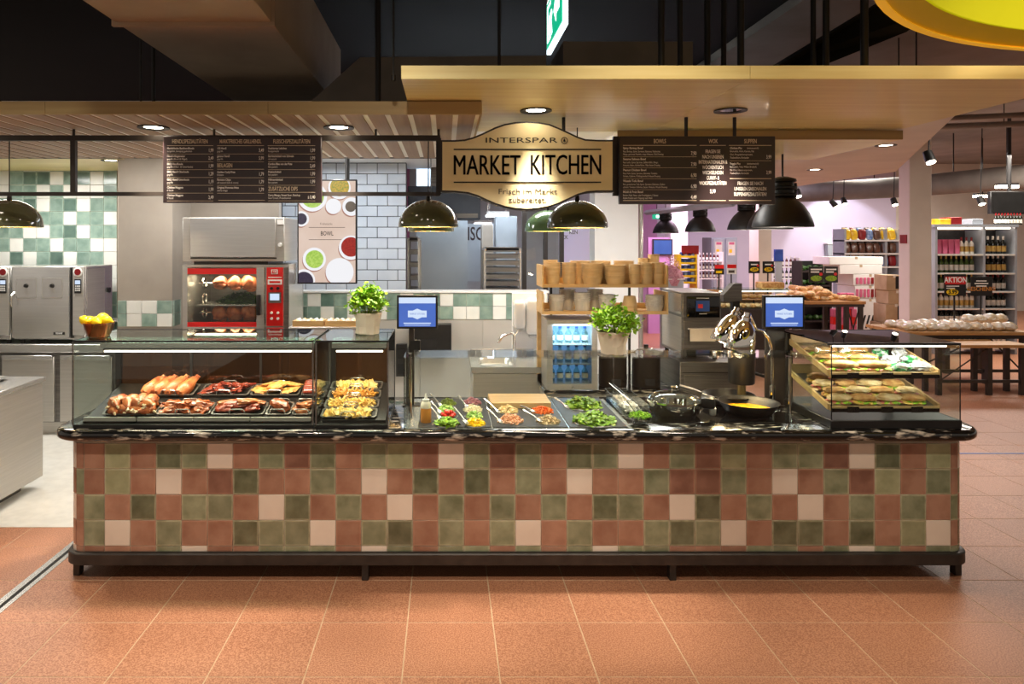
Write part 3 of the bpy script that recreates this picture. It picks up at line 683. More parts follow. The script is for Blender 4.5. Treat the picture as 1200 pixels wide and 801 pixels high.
# ---- black frame that carries the boards
YF = 4.30
fr = T('sign_frame', 'dark metal hanging frame that carries the sign and menu boards', 'frame', (0, YF, 2.2))
zt, zb = gz(161.5, YF), gz(227, YF)
def bar(px0, px1, z, t=.034): B('rail', 'frame_brown', fr, gx(px0, YF), gx(px1, YF), YF+.0, YF+.03, z-t/2, z+t/2)
bar(-60, 516, zt); bar(-60, 516, zb, .024); bar(719, 906, gz(162, YF), .026); bar(719, 906, zb, .024)
for px in (85, -55, 514, 722): B('post', 'frame_brown', fr, gx(px-3, YF), gx(px+3, YF), YF+.001, YF+.029, zb, zt)
for px in (85, 250, 440, 514): MB().cyl((gx(px, YF), YF+.015, zt), (gx(px, YF), YF+.015, ZL), .008).build('hanger', 'frame_brown', fr)
for px in (661, 805, 862): MB().cyl((gx(px, YF), YF+.015, zt-.05), (gx(px, YF), YF+.015, ZY), .011).build('hanger', 'black', fr)
def text(s, size, x, y, z, par, m='chalk', al='LEFT', sx=1., off=0., ext=.0008, name='lettering', rot=(PI/2, 0, 0), shear=0, sp=1.0):
    cu = bpy.data.curves.new('t', 'FONT'); cu.body = s; cu.size = size; cu.align_x = al; cu.align_y = 'CENTER'; cu.extrude = ext; cu.offset = off; cu.resolution_u = 3; cu.shear = shear; cu.space_character = sp
    o = bpy.data.objects.new('t', cu); me = bpy.data.meshes.new_from_object(o); bpy.data.objects.remove(o); bpy.data.curves.remove(cu)
    me.name = name; me.materials.append(M[m]); me.transform(Matrix.Diagonal((sx, 1, 1, 1))); me.transform(Euler(rot).to_matrix().to_4x4())
    o = link(name, me, par); o.location += Vector((x, y, z)); return o
# arched sign
YS = 4.20
sg = T('arched_sign', 'gold arched shop sign with dark edge reading INTERSPAR MARKET KITCHEN', 'sign', (gx(617, YS), YS, gz(200, YS)))
def zp(u, v): return (gx(505+u/5.333, YS), gz(135+v/5.333, YS))
top = [(60, 155), (150, 155), (210, 151), (260, 138), (320, 113), (400, 75), (460, 54), (530, 42), (600, 38), (670, 42), (740, 54), (800, 78), (870, 110), (920, 134), (965, 149), (1040, 153), (1145, 153)]
bot = [(1145, 480), (1040, 480), (975, 485), (920, 500), (870, 524), (800, 556), (740, 576), (670, 590), (600, 595), (530, 590), (460, 577), (400, 558), (340, 532), (290, 508), (230, 490), (150, 482), (60, 480)]
pts = [zp(*p) for p in top+bot]
cxs, czs = gx(617, YS), gz(195, YS)
def inset(p, d): 
    n_ = len(p); out = []
    for i in range(n_):
        a, c_ = Vector(p[i-1]), Vector(p[(i+1) % n_]); t = (c_-a).normalized(); nrm = Vector((t.y, -t.x)); q = Vector(p[i])
        if i in (0, len(top)-1, len(top), n_-1): q = q+Vector((d if q.x < cxs else -d, -d if q.y > czs else d)); out.append(tuple(q)); continue
        out.append(tuple(q+nrm*d))
    return out
MB().prism(pts, 'y', YS, YS+.08).build('edge_frame', 'frame_brown', sg, smooth=30)
MB().prism(inset(pts, .011), 'y', YS-.004, YS+.01).build('face', 'gold_face', sg, smooth=30)
def zt_(u, v): a = zp(u, v); return a[0], YS-.005, a[1]
k_ = YS/F/5.333
def stext(s, u, v, hpx, m='ink', al='LEFT', width=None, off=0., sp=1.):
    x, y, z = zt_(u, v); size = hpx*k_/.70; o = text(s, size, x, y, z, sg, m, al, 1, off*k_, sp=sp)
    if width:
        w0 = o.dimensions.x or max(v_.co.x for v_ in o.data.vertices)-min(v_.co.x for v_ in o.data.vertices)
        mn, mx_ = min(v_.co.x for v_ in o.data.vertices), max(v_.co.x for v_ in o.data.vertices); f_ = width*k_/(mx_-mn); o.data.transform(Matrix.Diagonal((f_, 1, 1, 1)))
        if al == 'LEFT': o.data.transform(Matrix.Translation((-mn*f_, 0, 0)))
    return o
stext('INTERSPAR', 342, 158, 32, width=448)
for dd in (0, 3): stext('MARKET', 142+dd, 318, 124, width=415); stext('KITCHEN', 623+dd, 316, 124, width=437)
stext('Frisch im Markt', 603, 478, 34, 'ink_grey', 'CENTER', 364); stext('zubereitet.', 603, 530, 34, 'ink_grey', 'CENTER', 232)
for u0, u1, v in ((142, 1062, 214), (142, 1062, 419)):
    a = zp(u0, v-4); c_ = zp(u1, v+4); B('rule', 'ink', sg, a[0], c_[0], YS-.0062, YS-.004, c_[1], a[1])
x, y, z = zt_(833, 158)
MB().lathe([(.0205, 0), (.0165, 0), (.0165, .0014), (.0205, .0014), (.0205, 0)], (x, y-.001, z), 28, mtx=Matrix.Rotation(PI/2, 4, 'X')).build('emblem_ring', 'ink', sg)
q = .0105
fir = [(0, 1.25), (.42, .62), (.25, .62), (.72, .0), (.48, .0), (.95, -.62), (.16, -.62), (.16, -1.05), (-.16, -1.05), (-.16, -.62), (-.95, -.62), (-.48, 0), (-.72, 0), (-.25, .62), (-.42, .62)]
MB().prism([(x+a*q, z+b_*q) for a, b_ in fir], 'y', y-.0014, y+.0004).build('emblem_tree', 'ink', sg)
# menu boards
YM = 4.25
def board(name, label, px0, px1, py0, py1):
    t = T(name, label, 'menu board', (gx((px0+px1)/2, YM), YM, gz(py1, YM))); MB().box(gx(px0, YM), gx(px1, YM), YM, YM+.035, gz(py1, YM), gz(py0, YM), bev=.002).build('panel', 'board', t); return t
bl = board('menu_board', 'dark brown menu board headed HENDLSPEZIALITÄTEN hanging left of the arched sign', 191, 376.5, 159.5, 237.5)
br = board('menu_board', 'dark brown menu board headed BOWLS, WOK and SUPPEN right of the arched sign', 726, 908.5, 159.5, 239)
def mt_(par, ox, oy, scl, s, u, v, h, al='LEFT', m='chalk', sx=.8, off=0):
    k = YM/F/scl; return text(s, h*k/.70, gx(ox+u/scl, YM), YM-.0012, gz(oy+v/scl, YM), par, m, al, sx, off*k, ext=.0004)
def ml(par, ox, oy, scl, u0, u1, v, th=2.2):
    B('rule', 'cream_text', par, gx(ox+u0/scl, YM), gx(ox+u1/scl, YM), YM-.0014, YM-.0002, gz(oy+(v+th)/scl, YM), gz(oy+v/scl, YM))
LB = (bl, 185, 150, 6.0)
for s, u, wd in (('HENDLSPEZIALITÄTEN', 226, .62), ('MARKTFRISCHES GRILLHENDL', 581, .54), ('FLEISCHSPEZIALITÄTEN', 941, .62)): mt_(*LB, s, u, 95, 28, 'CENTER', 'cream_text', wd, .5)
for s, u in (('BEILAGEN', 417),): mt_(*LB, s, u, 264, 28, 'LEFT', 'cream_text', .6, .5)
mt_(*LB, 'ZUSÄTZLICHE DIPS', 776, 428, 28, 'LEFT', 'cream_text', .6, .5)
c1 = [('Marktfrische Backhendlkeule', 'ausgelöst, knusprig gebacken', '1,99'), ('Hendl-Allegemeter', 'gegrillt (Brust & Flügel)', '2,49'), ('BBQ Hendlkeule', 'gegrillt (Ober- & Unterkeule)', '1,99'), ('BBQ Hendl Oberkeule', 'gegrillt', '1,29'), ('BBQ Hendl Unterkeule', 'gegrillt', '1,19'), ('Chicken Nuggets', '6 Stück', '1,99'), ('Chicken Nuggets', '9 Stück', '2,49')]
for i, (a, b_, p_) in enumerate(c1):
    v = 143+55*i; mt_(*LB, a, 65, v, 14, off=.5, sx=.82); mt_(*LB, b_, 65, v+20, 13, sx=.82); mt_(*LB, p_, 392, v+14, 24, 'RIGHT', sx=.62, off=.4); ml(*LB, 65, 390, v+38)
c2 = [('1/2 Hendl', 'gegrillt', '3,49', 143), ('ganzes Hendl', 'gegrillt', '5,99', 198), ('Golden Curly Fries', 'frittiert', '1,79', 310), ('Farmers Chips', 'oil natural (Salt & more)', '1,79', 364), ('Original Pommes frites', 'extra crispy', '1,79', 419)]
for a, b_, p_, v in c2: mt_(*LB, a, 417, v, 14, off=.5, sx=.82); mt_(*LB, b_, 417, v+20, 13, sx=.82); mt_(*LB, p_, 746, v+14, 24, 'RIGHT', sx=.62, off=.4); ml(*LB, 417, 746, v+38)
c3 = [('Faschiertes Laibchen', 'hausgemacht', '1,99', 143), ('Surrinschnitzel vom Schwein', 'oil natural', '1,99', 198), ('Cordon Bleu von der Pute', 'fein paniert', '2,49', 253), ('Putenschnitzel', 'fein paniert', '1,99', 308), ('Hühnerschnitzel', 'fein paniert', '1,99', 363), ('Curry Mango, Sweet Sour, Ketchup', 'Sour Cream, Preiselbeeren', 'à 0,40', 472)]
for a, b_, p_, v in c3: mt_(*LB, a, 776, v, 14, off=.5, sx=.78); mt_(*LB, b_, 776, v+20, 13, sx=.78); mt_(*LB, p_, 1106, v+14, 24, 'RIGHT', sx=.62, off=.4); ml(*LB, 776, 1106, v+38)
for u0, u1, v in ((65, 390, 122), (417, 746, 122), (772, 1106, 122), (417, 746, 288), (776, 1106, 450), (425, 752, 506)): ml(*LB, u0, u1, v, 3)
RB = (br, 720, 150, 6.154)
for s, u in (('BOWLS', 327), ('WOK', 712), ('SUPPEN', 981)): mt_(*RB, s, u, 96, 30, 'CENTER', 'cream_text', .62, .5)
for u0, u1 in ((62, 592), (615, 803), (825, 1132)): ml(*RB, u0, u1, 123, 4); ml(*RB, u0, u1, 520, 4)
bw_ = [('Spicy Shrimp Bowl', 'Reis, Shrimps, Spinat, Sprossen, Edamame, Radieschen,', 'Mango, geröstete Mandeln, crispy Wakame, Chili-Dressing', '7,90'), ('Sesame Salmon Bowl', 'Reis, Lachs, Spinat, Sprossen, Süßkartoffeln, Mango,', 'Avocado, Sesam, Gurkenfächer, Miso-Sesam-Dressing', '7,90'), ('Peanut Chicken Bowl', 'Reis, Huhn, Spinat, Sprossen, Edamame, Tomaten,', 'Gurken, Cashews, Frühlingszwiebel, Erdnuss-Dressing', '6,90'), ('Wasabi Tofu Bowl', 'Reis, geräucherter Tofu, Spinat, Sprossen, Edamame, Zucker-', 'schoten, Tomaten, Erdnüsse, Sesam, Wakame, Wasabi-Dressing', '6,90'), ('Müsli & Fruit Bowl', 'Bircher Müsli, Natur- oder Fruchtjoghurt, 3 Sorten', 'frische Früchte und 3 Toppings nach Wahl', '4,49')]
for i, (a, b_, c_, p_) in enumerate(bw_):
    v = 145+79*i; mt_(*RB, a, 62, v, 15, off=.5, sx=.9); mt_(*RB, b_, 62, v+24, 13, sx=.66); mt_(*RB, c_, 62, v+44, 13, sx=.66); mt_(*RB, p_, 592, v+38, 27, 'RIGHT', sx=.62, off=.4)
    if i < 4: ml(*RB, 62, 592, v+61)
for i, s in enumerate(('FRAGEN SIE', 'NACH UNSEREN', 'INTERNATIONALEN &', 'WÖCHENTLICH', 'WECHSELNDEN', 'CURRY- &', 'WOKSPEZIALITÄTEN')): mt_(*RB, s, 710, 170+38*i, 25, 'CENTER', sx=.58, off=.6)
mt_(*RB, '5,99', 709, 457, 27, 'CENTER', sx=.62, off=.5)
for j, (hd, ls, v) in enumerate((('Chicken Pho', ('Reisnudeln, Huhn, Karotte, Pak', 'Choi, Mungobohnensprossen,', 'Thaibasilikum, Koriander'), 145), ('Veggie Pho', ('Reisnudeln, Tofu, Wilder Brokkoli,', 'Pak Choi, Edamamesprossen,', 'Thaibasilikum, Koriander'), 257))):
    mt_(*RB, hd, 832, v, 15, off=.5); mt_(*RB, '(vietnamesisch)', 955, v, 12, sx=.8)
    for i, s in enumerate(ls): mt_(*RB, s, 832, v+23*(i+1), 13, sx=.74)
    mt_(*RB, '3,99', 1132, v+64, 25, 'RIGHT', sx=.62, off=.4)
ml(*RB, 832, 1132, 235); ml(*RB, 832, 1132, 362, 5)
for i, s in enumerate(('FRAGEN SIE NACH', 'UNSEREN SAISONALEN', 'SUPPENSPEZIALITÄTEN!')): mt_(*RB, s, 980, 400+39*i, 25, 'CENTER', sx=.62, off=.6)
# =====================================================================
# OVERHEAD: ducts, rods, ring lamp, exit sign, pendants
# =====================================================================
dc = T('air_duct', 'large brown-grey air duct with a flange above the left canopy', 'duct', (-1.4, 4, 3.2))
MB().box(-1.80, -.95, 2.6, 3.72, 3.2, 3.75, bev=.004).build('duct_section', 'duct', dc); B('flange', 'duct', dc, -1.82, -.93, 3.72, 3.745, 3.18, 3.77)
MB().box(-1.80, -.95, 3.745, 6.2, 3.2, 3.75, bev=.004).build('duct_section', 'duct', dc)
d2 = T('vent_duct', 'flat grey vent duct hidden above the smooth wooden canopy', 'duct', (1, 5, 3.1))
MB().prism([(gx(365, 4.9), gz(118, 4.9)), (gx(422, 4.9), gz(67, 4.9)), (gx(640, 4.9), gz(65, 4.9)), (gx(640, 4.9), gz(118, 4.9))], 'y', 4.9, 5.6).build('duct_section', 'duct_grey', d2)
B('duct_box', 'duct_grey', d2, gx(660, 4.9), gx(812, 4.9), 4.9, 5.6, gz(90, 4.9), gz(48.5, 4.9))
for i, (px, Yr, z0, rr) in enumerate(((165, 4.4, ZL+.07, .006), (180, 4.7, ZL+.07, .012), (443, 4.3, ZL+.07, .018), (461, 3.6, ZY+.062, .006), (585, 4.2, ZY+.062, .01), (775, 3.8, ZY+.062, .018), (797, 4.2, ZY+.062, .016), (829, 4.5, ZY+.062, .02), (848, 4.7, ZY+.062, .018), (868, 4.0, ZY+.062, .02), (953, 4.3, ZY+.062, .016), (968, 4.0, ZY+.062, .018), (1013, 3.7, ZY+.062, .02))):
    r_ = T('hanger_rod', ('thin' if rr < .012 else 'thick')+' dark hanger rod above the canopies, '+('first', 'second', 'third', 'fourth', 'fifth', 'sixth', 'seventh', 'eighth', 'ninth', 'tenth', 'eleventh', 'twelfth', 'thirteenth')[i]+' from the left', 'rod', (gx(px, Yr), Yr, z0), 'canopy hanger rods')
    MB().cyl((gx(px, Yr), Yr, z0), (gx(px, Yr), Yr, 4.4), rr).build('rod', 'lamp_black', r_); MB().cyl((gx(px, Yr), Yr, z0), (gx(px, Yr), Yr, z0+.03), rr*2.2).build('collar', 'lamp_black', r_)
bm_ = T('ceiling_beam', 'dark sloping ceiling beam above the right end of the canopy', 'beam', (3, 6, 3.6))
MB().poly([(gx(860, 5.0), 5.0, gz(110, 5.0)), (gx(1100, 3.6), 3.6, gz(-40, 3.6)), (gx(1100, 3.6), 3.6, gz(10, 3.6)), (gx(900, 5.0), 5.0, gz(80, 5.0)),
           (gx(860, 5.0)+.1, 5.4, gz(110, 5.0)), (gx(1100, 3.6)+.1, 4.0, gz(-40, 3.6)), (gx(1100, 3.6)+.1, 4.0, gz(10, 3.6)), (gx(900, 5.0)+.1, 5.4, gz(80, 5.0))],
          [(0, 1, 2, 3), (7, 6, 5, 4), (0, 4, 5, 1), (1, 5, 6, 2), (2, 6, 7, 3), (3, 7, 4, 0)]).build('beam', 'ceiling_dark', bm_)
rl = T('ring_lamp', 'huge yellow ring-shaped ceiling lamp with lime green inside', 'lamp', (2.92, 1.22, 2.85))
RR = 1.84
MB().lathe([(RR, 2.85), (RR, 3.25), (RR-.015, 3.25), (RR-.015, 2.86)], (2.92, 1.22, 0), 96).build('outer_band', 'ring_yellow', rl)
MB().lathe([(RR, 2.848), (RR-.03, 2.848), (RR-.03, 2.853), (RR, 2.853)], (2.92, 1.22, 0), 96).build('bottom_rim', 'ring_yellow', rl)
MB().lathe([(RR-.016, 2.86), (RR-.03, 2.86), (RR-.10, 2.90), (RR-.09, 2.91)], (2.92, 1.22, 0), 96).build('inner_band', 'ring_olive', rl)
MB().lathe([(RR-.11, 2.90), (RR-.11, 3.24), (RR-.10, 3.24), (RR-.10, 2.90)], (2.92, 1.22, 0), 96).build('lining', 'ring_lime', rl)
for k in range(12):
    a = 2*PI*k/12+.21; p0 = Vector((2.92+(RR-.125)*math.cos(a), 1.22+(RR-.125)*math.sin(a), 2.90)); MB().cyl(p0, p0+Vector((0, 0, .33)), .014, seg=8).build('rib', 'ring_yellow', rl)
for k in range(3):
    a = 2*PI*k/3+.6; p0 = Vector((2.92+(RR-.06)*math.cos(a), 1.22+(RR-.06)*math.sin(a), 3.24)); MB().cyl(p0, p0+Vector((0, 0, 1.06)), .006, seg=6).build('suspension_wire', 'lamp_black', rl)
ex = T('exit_sign', 'illuminated green emergency exit sign with white running arrow hanging above the arched sign', 'sign', (.40, 2.25, 2.64))
XE = .355
B('housing', 'white', ex, XE+.005, XE+.04, 2.06, 2.42, 2.81, 2.86)
B('light_panel', 'sign_white', ex, XE+.003, XE+.017, 2.07, 2.41, 2.632, 2.81); B('green_panel', 'green_sign', ex, XE, XE+.003, 2.085, 2.395, 2.645, 2.80)
MB().prism([(2.13, 2.745), (2.13, 2.705), (2.19, 2.705), (2.19, 2.68), (2.235, 2.725), (2.19, 2.77), (2.19, 2.745)], 'x', XE-.001, XE).build('arrow', 'sign_white', ex)
MB().prism([(2.30, 2.66), (2.375, 2.66), (2.375, 2.785), (2.30, 2.785), (2.30, 2.775), (2.365, 2.775), (2.365, 2.67), (2.30, 2.67)], 'x', XE-.001, XE).build('door_mark', 'sign_white', ex)
MB().prism([(2.28, 2.75), (2.33, 2.74), (2.345, 2.70), (2.33, 2.66), (2.315, 2.67), (2.32, 2.70), (2.30, 2.70), (2.285, 2.665), (2.27, 2.67), (2.29, 2.715), (2.27, 2.735)], 'x', XE-.001, XE).build('figure', 'sign_white', ex)
for yy in (2.12, 2.36): MB().cyl((XE+.02, yy, 2.86), (XE+.02, yy, 4.4), .004, seg=6).build('wire', 'lamp_black', ex)
for o_ in list(ex.children): o_.location.z += .03
# dome pendants
def dome(loc, r, label, m='lamp_green', ztop=2.7):
    t = T('dome_pendant', label, 'pendant lamp', loc, 'dome pendant lamps'); x, y, z = loc
    pf = [(r, 0), (r*1.0, .012)]+[(r*math.cos(a), .012+r*.86*math.sin(a)) for a in [PI/2*i/12 for i in range(1, 12)]]+[(.012, .012+r*.86)]
    MB().lathe(pf+[(.010, r*.84)]+[(r*.97*math.cos(a), .010+r*.83*math.sin(a)) for a in [PI/2*i/10 for i in range(9, 0, -1)]]+[(r*.975, 0), (r, 0)], loc, 36).build('shade', m, t, smooth=50)
    MB().lathe([(r*.955*math.cos(a), .004+r*.81*math.sin(a)) for a in [PI/2*i/10 for i in range(0, 10)]], loc, 32).build('inner_lining', 'lamp_inner', t)
    MB().cyl((x, y, z+.86*r), (x, y, z+.86*r+.05), .018, .012).build('cap', 'lamp_black', t)
    MB().cyl((x, y, z+.9*r), (x, y, ztop), .004, seg=6).build('cord', 'lamp_black', t)
    MB().blob((x, y, z+.07), (.03, .03, .04), 2).build('bulb', 'bulb_warm', t)
    l = bpy.data.lights.new('glow', 'POINT'); l.energy = 9; l.color = (1, .84, .6); l.shadow_soft_size = .04; o = bpy.data.objects.new('glow', l); C.objects.link(o); o.parent = t; o.location = (0, 0, .035)
RD = .206
dome((gx(502, 4.7), 4.7, gz(266, 4.7)), RD, 'dark olive dome pendant hanging left of the arched sign, in front of its twin', ztop=ZL)
dome((gx(505, 6.1), 6.1, gz(271, 6.1)), RD, 'dome pendant almost hidden behind the olive pendant left of the arched sign', ztop=2.96)
dome((gx(676.5, 4.7), 4.7, gz(267, 4.7)), RD, 'dark olive dome pendant hanging below the right end of the arched sign', ztop=ZY)
dome((gx(642, 6.1), 6.1, gz(271, 6.1)), RD, 'lighter green dome pendant behind the one below the right end of the arched sign', 'lamp_green_light', ztop=2.96)
dome((gx(11, 4.7), 4.7, gz(266, 4.7)), RD, 'dark olive dome pendant at the far left before the green tiled wall', ztop=ZL)
def industrial(px, py, Y, label, chain=True, zc=2.95):
    x, z = gx(px, Y), gz(py, Y); t = T('industrial_pendant', label, 'pendant lamp', (x, Y, z), 'black industrial pendants'); r = .23
    pf = [(.23, 0), (.232, .008), (.222, .05), (.198, .11), (.160, .17), (.110, .222), (.085, .245)]
    MB().lathe(pf+[(.082, .238), (.108, .214), (.155, .162), (.192, .104), (.216, .046), (.226, 0), (.23, 0)], (x, Y, z), 32).build('shade', 'lamp_black', t, smooth=50)
    MB().lathe([(.214, .045), (.19, .103), (.153, .161), (.106, .213), (0, .23)], (x, Y, z), 28).build('reflector', 'lamp_white_inner', t)
    MB().lathe([(.085, .245), (.105, .25), (.108, .265), (.085, .275), (.085, .30), (.110, .31), (.110, .325), (.085, .335), (.08, .36), (.105, .37), (.10, .39), (.04, .41), (0, .41)], (x, Y, z), 24).build('gear_housing', 'lamp_black', t, smooth=30)
    for s in (-1, 1): MB().box(x+s*.10-.012, x+s*.10+.012, Y-.015, Y+.015, z+.24, z+.36, bev=.003).build('clip', 'lamp_black', t)
    MB().cyl((x, Y, z+.41), (x, Y, zc), .008, seg=8).build('stem', 'lamp_black', t)
    MB().blob((x, Y, z+.06), (.06, .06, .05), 2).build('bulb', 'bulb', t)
    l = bpy.data.lights.new('glow', 'POINT'); l.energy = 14; l.color = (1, .9, .78); l.shadow_soft_size = .06; o = bpy.data.objects.new('glow', l); C.objects.link(o); o.parent = t; o.location = (0, 0, .005)
industrial(917, 266, 5.57, 'largest black industrial pendant, hanging nearest right of the menu board')
industrial(902, 268.5, 7.4, 'second nearest black industrial pendant, overlapped by the largest one')
industrial(875, 269, 8.7, 'third nearest black industrial pendant, in front of the pink store wall')
industrial(820.5, 271.5, 10.8, 'fourth black industrial pendant, second from the white pier', zc=2.95)
industrial(780, 273, 12.6, 'farthest and smallest black industrial pendant, next to the white pier', zc=4.3)
tk = T('track_rail', 'slim grey lighting track above the smaller black pendants', 'rail', (4, 10.5, 2.6))
MB().tube([(gx(757, 12.4), 12.4, gz(249, 12.4)), (gx(860, 8.9), 8.9, gz(238, 8.9))], .045, 4).build('track', 'shelf_metal', tk)
# =====================================================================
# SNEEZE GUARD, COLD WELL AND COOKING STATION ON THE COUNTER
# =====================================================================
YG = 3.985; ZG = gz(418, YG)
gs = T('sneeze_guard', 'long clear glass sneeze guard with flat glass shelf over the salad bar', 'glass guard', (1, YG+.1, ZT))
g0, g1 = gx(473, YG), gx(952, YG)
B('front_pane', 'glass', gs, g0, .98, YG, YG+.008, ZT, ZG-.008); B('front_pane', 'glass', gs, .984, g1, YG, YG+.008, ZT, ZG-.008)
B('shelf_pane', 'glass', gs, g0, .98, YG, YG+.26, ZG-.008, ZG); B('shelf_pane', 'glass', gs, .984, g1, YG, YG+.26, ZG-.008, ZG)
B('end_pane', 'glass', gs, g0, g0+.008, YG+.012, YG+.56, ZT, ZG-.01); B('end_pane', 'glass', gs, g1-.008, g1, YG+.012, YG+.30, ZT, ZG-.01)
for x in (g0+.03, .96, 1.0, g1-.04): MB().cyl((x, YG+.13, ZG), (x, YG+.13, ZG+.006), .014).build('glass_clamp', 'chrome', gs)
MB().cyl((g1-.03, YG+.2, ZT), (g1-.03, YG+.2, ZG-.008), .009).build('support_rod', 'chrome', gs)
MB().cyl((g0+.03, YG+.2, ZT), (g0+.03, YG+.2, ZG-.008), .009).build('support_rod', 'chrome', gs)
cw = T('cold_well', 'recessed salad bar well with three dark perforated plates', 'salad bar', (.45, 4.35, ZT))
W0, W1 = 4.01, 4.75
B('steel_rim', 'steel', cw, gx(475, 4.0), 1.10, W0-.012, W1+.01, ZT, ZT+.0025)
pls = [(-.165, .276), (.276, .727), (.727, 1.075)]
for a, b_ in pls: MB().box(a+.004, b_-.004, W0, W1, ZT+.0025, ZT+.008, bev=.002).build('plate', 'speckle', cw)
ZP = ZT+.008
# white spacer between bowls: each bowl is a shallow dish hung in the plate
def bowl_at(px, py, r, label):
    Y = F*(H-ZP)/(py-PY); x = gx(px, Y)
    o = MB().lathe([(r*.98, .001), (r, .004), (r*1.04, .006), (r*1.06, .003), (r*1.06, 0), (r*.98, 0)], seg=28).build('salad_dish', 'steel')
    o.location = (x, Y, ZP); tag(o, label, 'dish', 'round dishes in the salad bar'); return x, Y
def dish(px, py, r, nm, m, pc, what, n=90, h=.035):
    x, Y = bowl_at(px, py, r, 'round steel dish holding '+what); heap(nm, m, what+' heaped in a salad bar dish', 'salad', (x, Y, ZP+.003), r*.97, r*.97, h, n, pc, int(px))
dish(524.8, 474, .055, 'pickle_cubes', 'olive', 'bit', 'olive green diced pickles'); dish(522.7, 481.5, .055, 'edamame_beans', 'cucumber', 'ring', 'pale green sliced beans', 60)
dish(523.8, 497.7, .062, 'sugar_snaps', 'leaf', 'leaf', 'flat green sugar snap pods', 110)
dish(553, 473, .058, 'red_onion_cubes', 'onion_red', 'cube', 'pink diced red onion'); dish(553.5, 481.5, .055, 'bean_sprouts', 'onion_white', 'shred', 'whitish bean sprouts', 150)
dish(555.4, 488.8, .055, 'cucumber_slices', 'cucumber', 'ring', 'green cucumber slices beside the tomatoes', 60); dish(557, 497.7, .060, 'sweetcorn', 'corn', 'bit', 'bright yellow pepper cubes')
dish(594.6, 482.5, .068, 'chopped_tofu', 'mixed', 'cube', 'beige tofu cubes'); dish(598.8, 493.8, .072, 'shrimps', 'shrimp', 'shrimp', 'peeled pink shrimps', 80)
dish(635, 483, .066, 'carrot_shreds', 'carrot', 'shred', 'orange shredded carrot', 200, .028); dish(642.5, 494.8, .068, 'mushroom_slices', 'mushroom', 'cube', 'light brown mushroom pieces')
dish(683.5, 475.8, .118, 'leaf_salad', 'leaf', 'leaf', 'fresh green salad leaves at the back', 260, .05); dish(696.5, 494.2, .122, 'rocket_leaves', 'leaf', 'leaf', 'fresh green salad leaves at the front', 280, .045)
x, Y = bowl_at(525.4, 488.6, .055, 'round steel dish holding cherry tomatoes')
tmt = MB().blob(r=(.0145, .0145, .013), sub=2).build('cherry_tomato', 'tomato'); MB().blob((0, 0, .0125), (.003, .003, .002), 1).build('stem_scar', 'leaf', tmt)
for i in range(16):
    a = 2.4*i; q = .044*math.sqrt((i % 11)/11); o = put(tmt, (x+q*math.cos(a), Y+q*math.sin(a), ZP+.015+(.018 if i > 10 else 0)), (random.uniform(-.5, .5), random.uniform(-.5, .5), a), 'glossy red cherry tomato in the salad bar dish', 'cherry tomatoes'); o['category'] = 'tomato'
drop(tmt)
def handle_tool(p0, p1, label, head='spoon'):
    """serving spoon resting with its bowl in a dish and its handle up to the left"""
    t = T('serving_spoon', label, 'spoon', p1, 'serving spoons in the salad bar'); p0, p1 = Vector(p0), Vector(p1); d = (p0-p1).normalized()
    MB().tube([p1, p1+(p0-p1)*.5+Vector((0, 0, .004)), p0], [.0035, .0045, .006], 6).build('handle', 'steel', t)
    MB().blob(p1, (.022, .016, .006), 2, mtx=d.to_track_quat('X', 'Z').to_matrix().to_4x4()).build('bowl', 'steel', t)
def sp(a, b_, lab):   # pixel ends on the dish plane
    Yb = F*(H-ZP-.03)/(b_[1]-PY); Ya = Yb+.06; handle_tool((gx(a[0], Ya), Ya, gz(a[1], Ya)), (gx(b_[0], Yb), Yb, ZP+.03), lab)
sp((504, 461), (516, 474), 'steel serving spoon leaning in the diced pickles'); sp((505, 470), (515, 482), 'steel serving spoon leaning in the sliced beans'); sp((505, 477), (515, 489), 'steel serving spoon in the cherry tomatoes')
sp((537, 464), (547, 476), 'steel serving spoon leaning in the diced red onion'); sp((532, 477), (546, 494), 'steel serving spoon leaning in the yellow pepper'); sp((567, 467), (583, 481), 'steel serving spoon leaning in the tofu cubes')
sp((570, 478), (586, 493), 'steel serving spoon leaning in the shrimps'); sp((610, 475), (624, 481), 'steel serving spoon leaning in the carrot'); sp((613, 480), (632, 492), 'steel serving spoon leaning in the mushrooms')
sp((650, 466), (664, 476), 'steel serving spoon leaning in the back dish of leaves')
cb = T('cutting_board', 'pale wooden cutting board lying at the back of the salad bar', 'board', (.5, 4.6, ZP))
for i in range(4): B('stave', 'wood_ply', cb, gx(575, 4.45), gx(646, 4.45), 4.46+.07*i, 4.53+.07*i-.001, ZP, ZP+.034)
sb = T('sauce_bottle', 'clear squeeze bottle of orange dressing with pointed white cap on the salad bar', 'bottle', (gx(499, 4.1), 4.12, ZT+.003))
MB().lathe([(0, .0), (.030, 0), (.032, .006), (.032, .085), (.031, .09)], (sb.location), 20).build('sauce_fill', 'sauce', sb)
MB().lathe([(.031, .09), (.032, .10), (.030, .118), (.020, .13)], sb.location, 20).build('bottle_shoulder', 'plastic_clear', sb)
MB().lathe([(.021, .128), (.021, .142), (.010, .146), (.004, .175), (0, .175)], sb.location, 16).build('nozzle', 'white', sb)
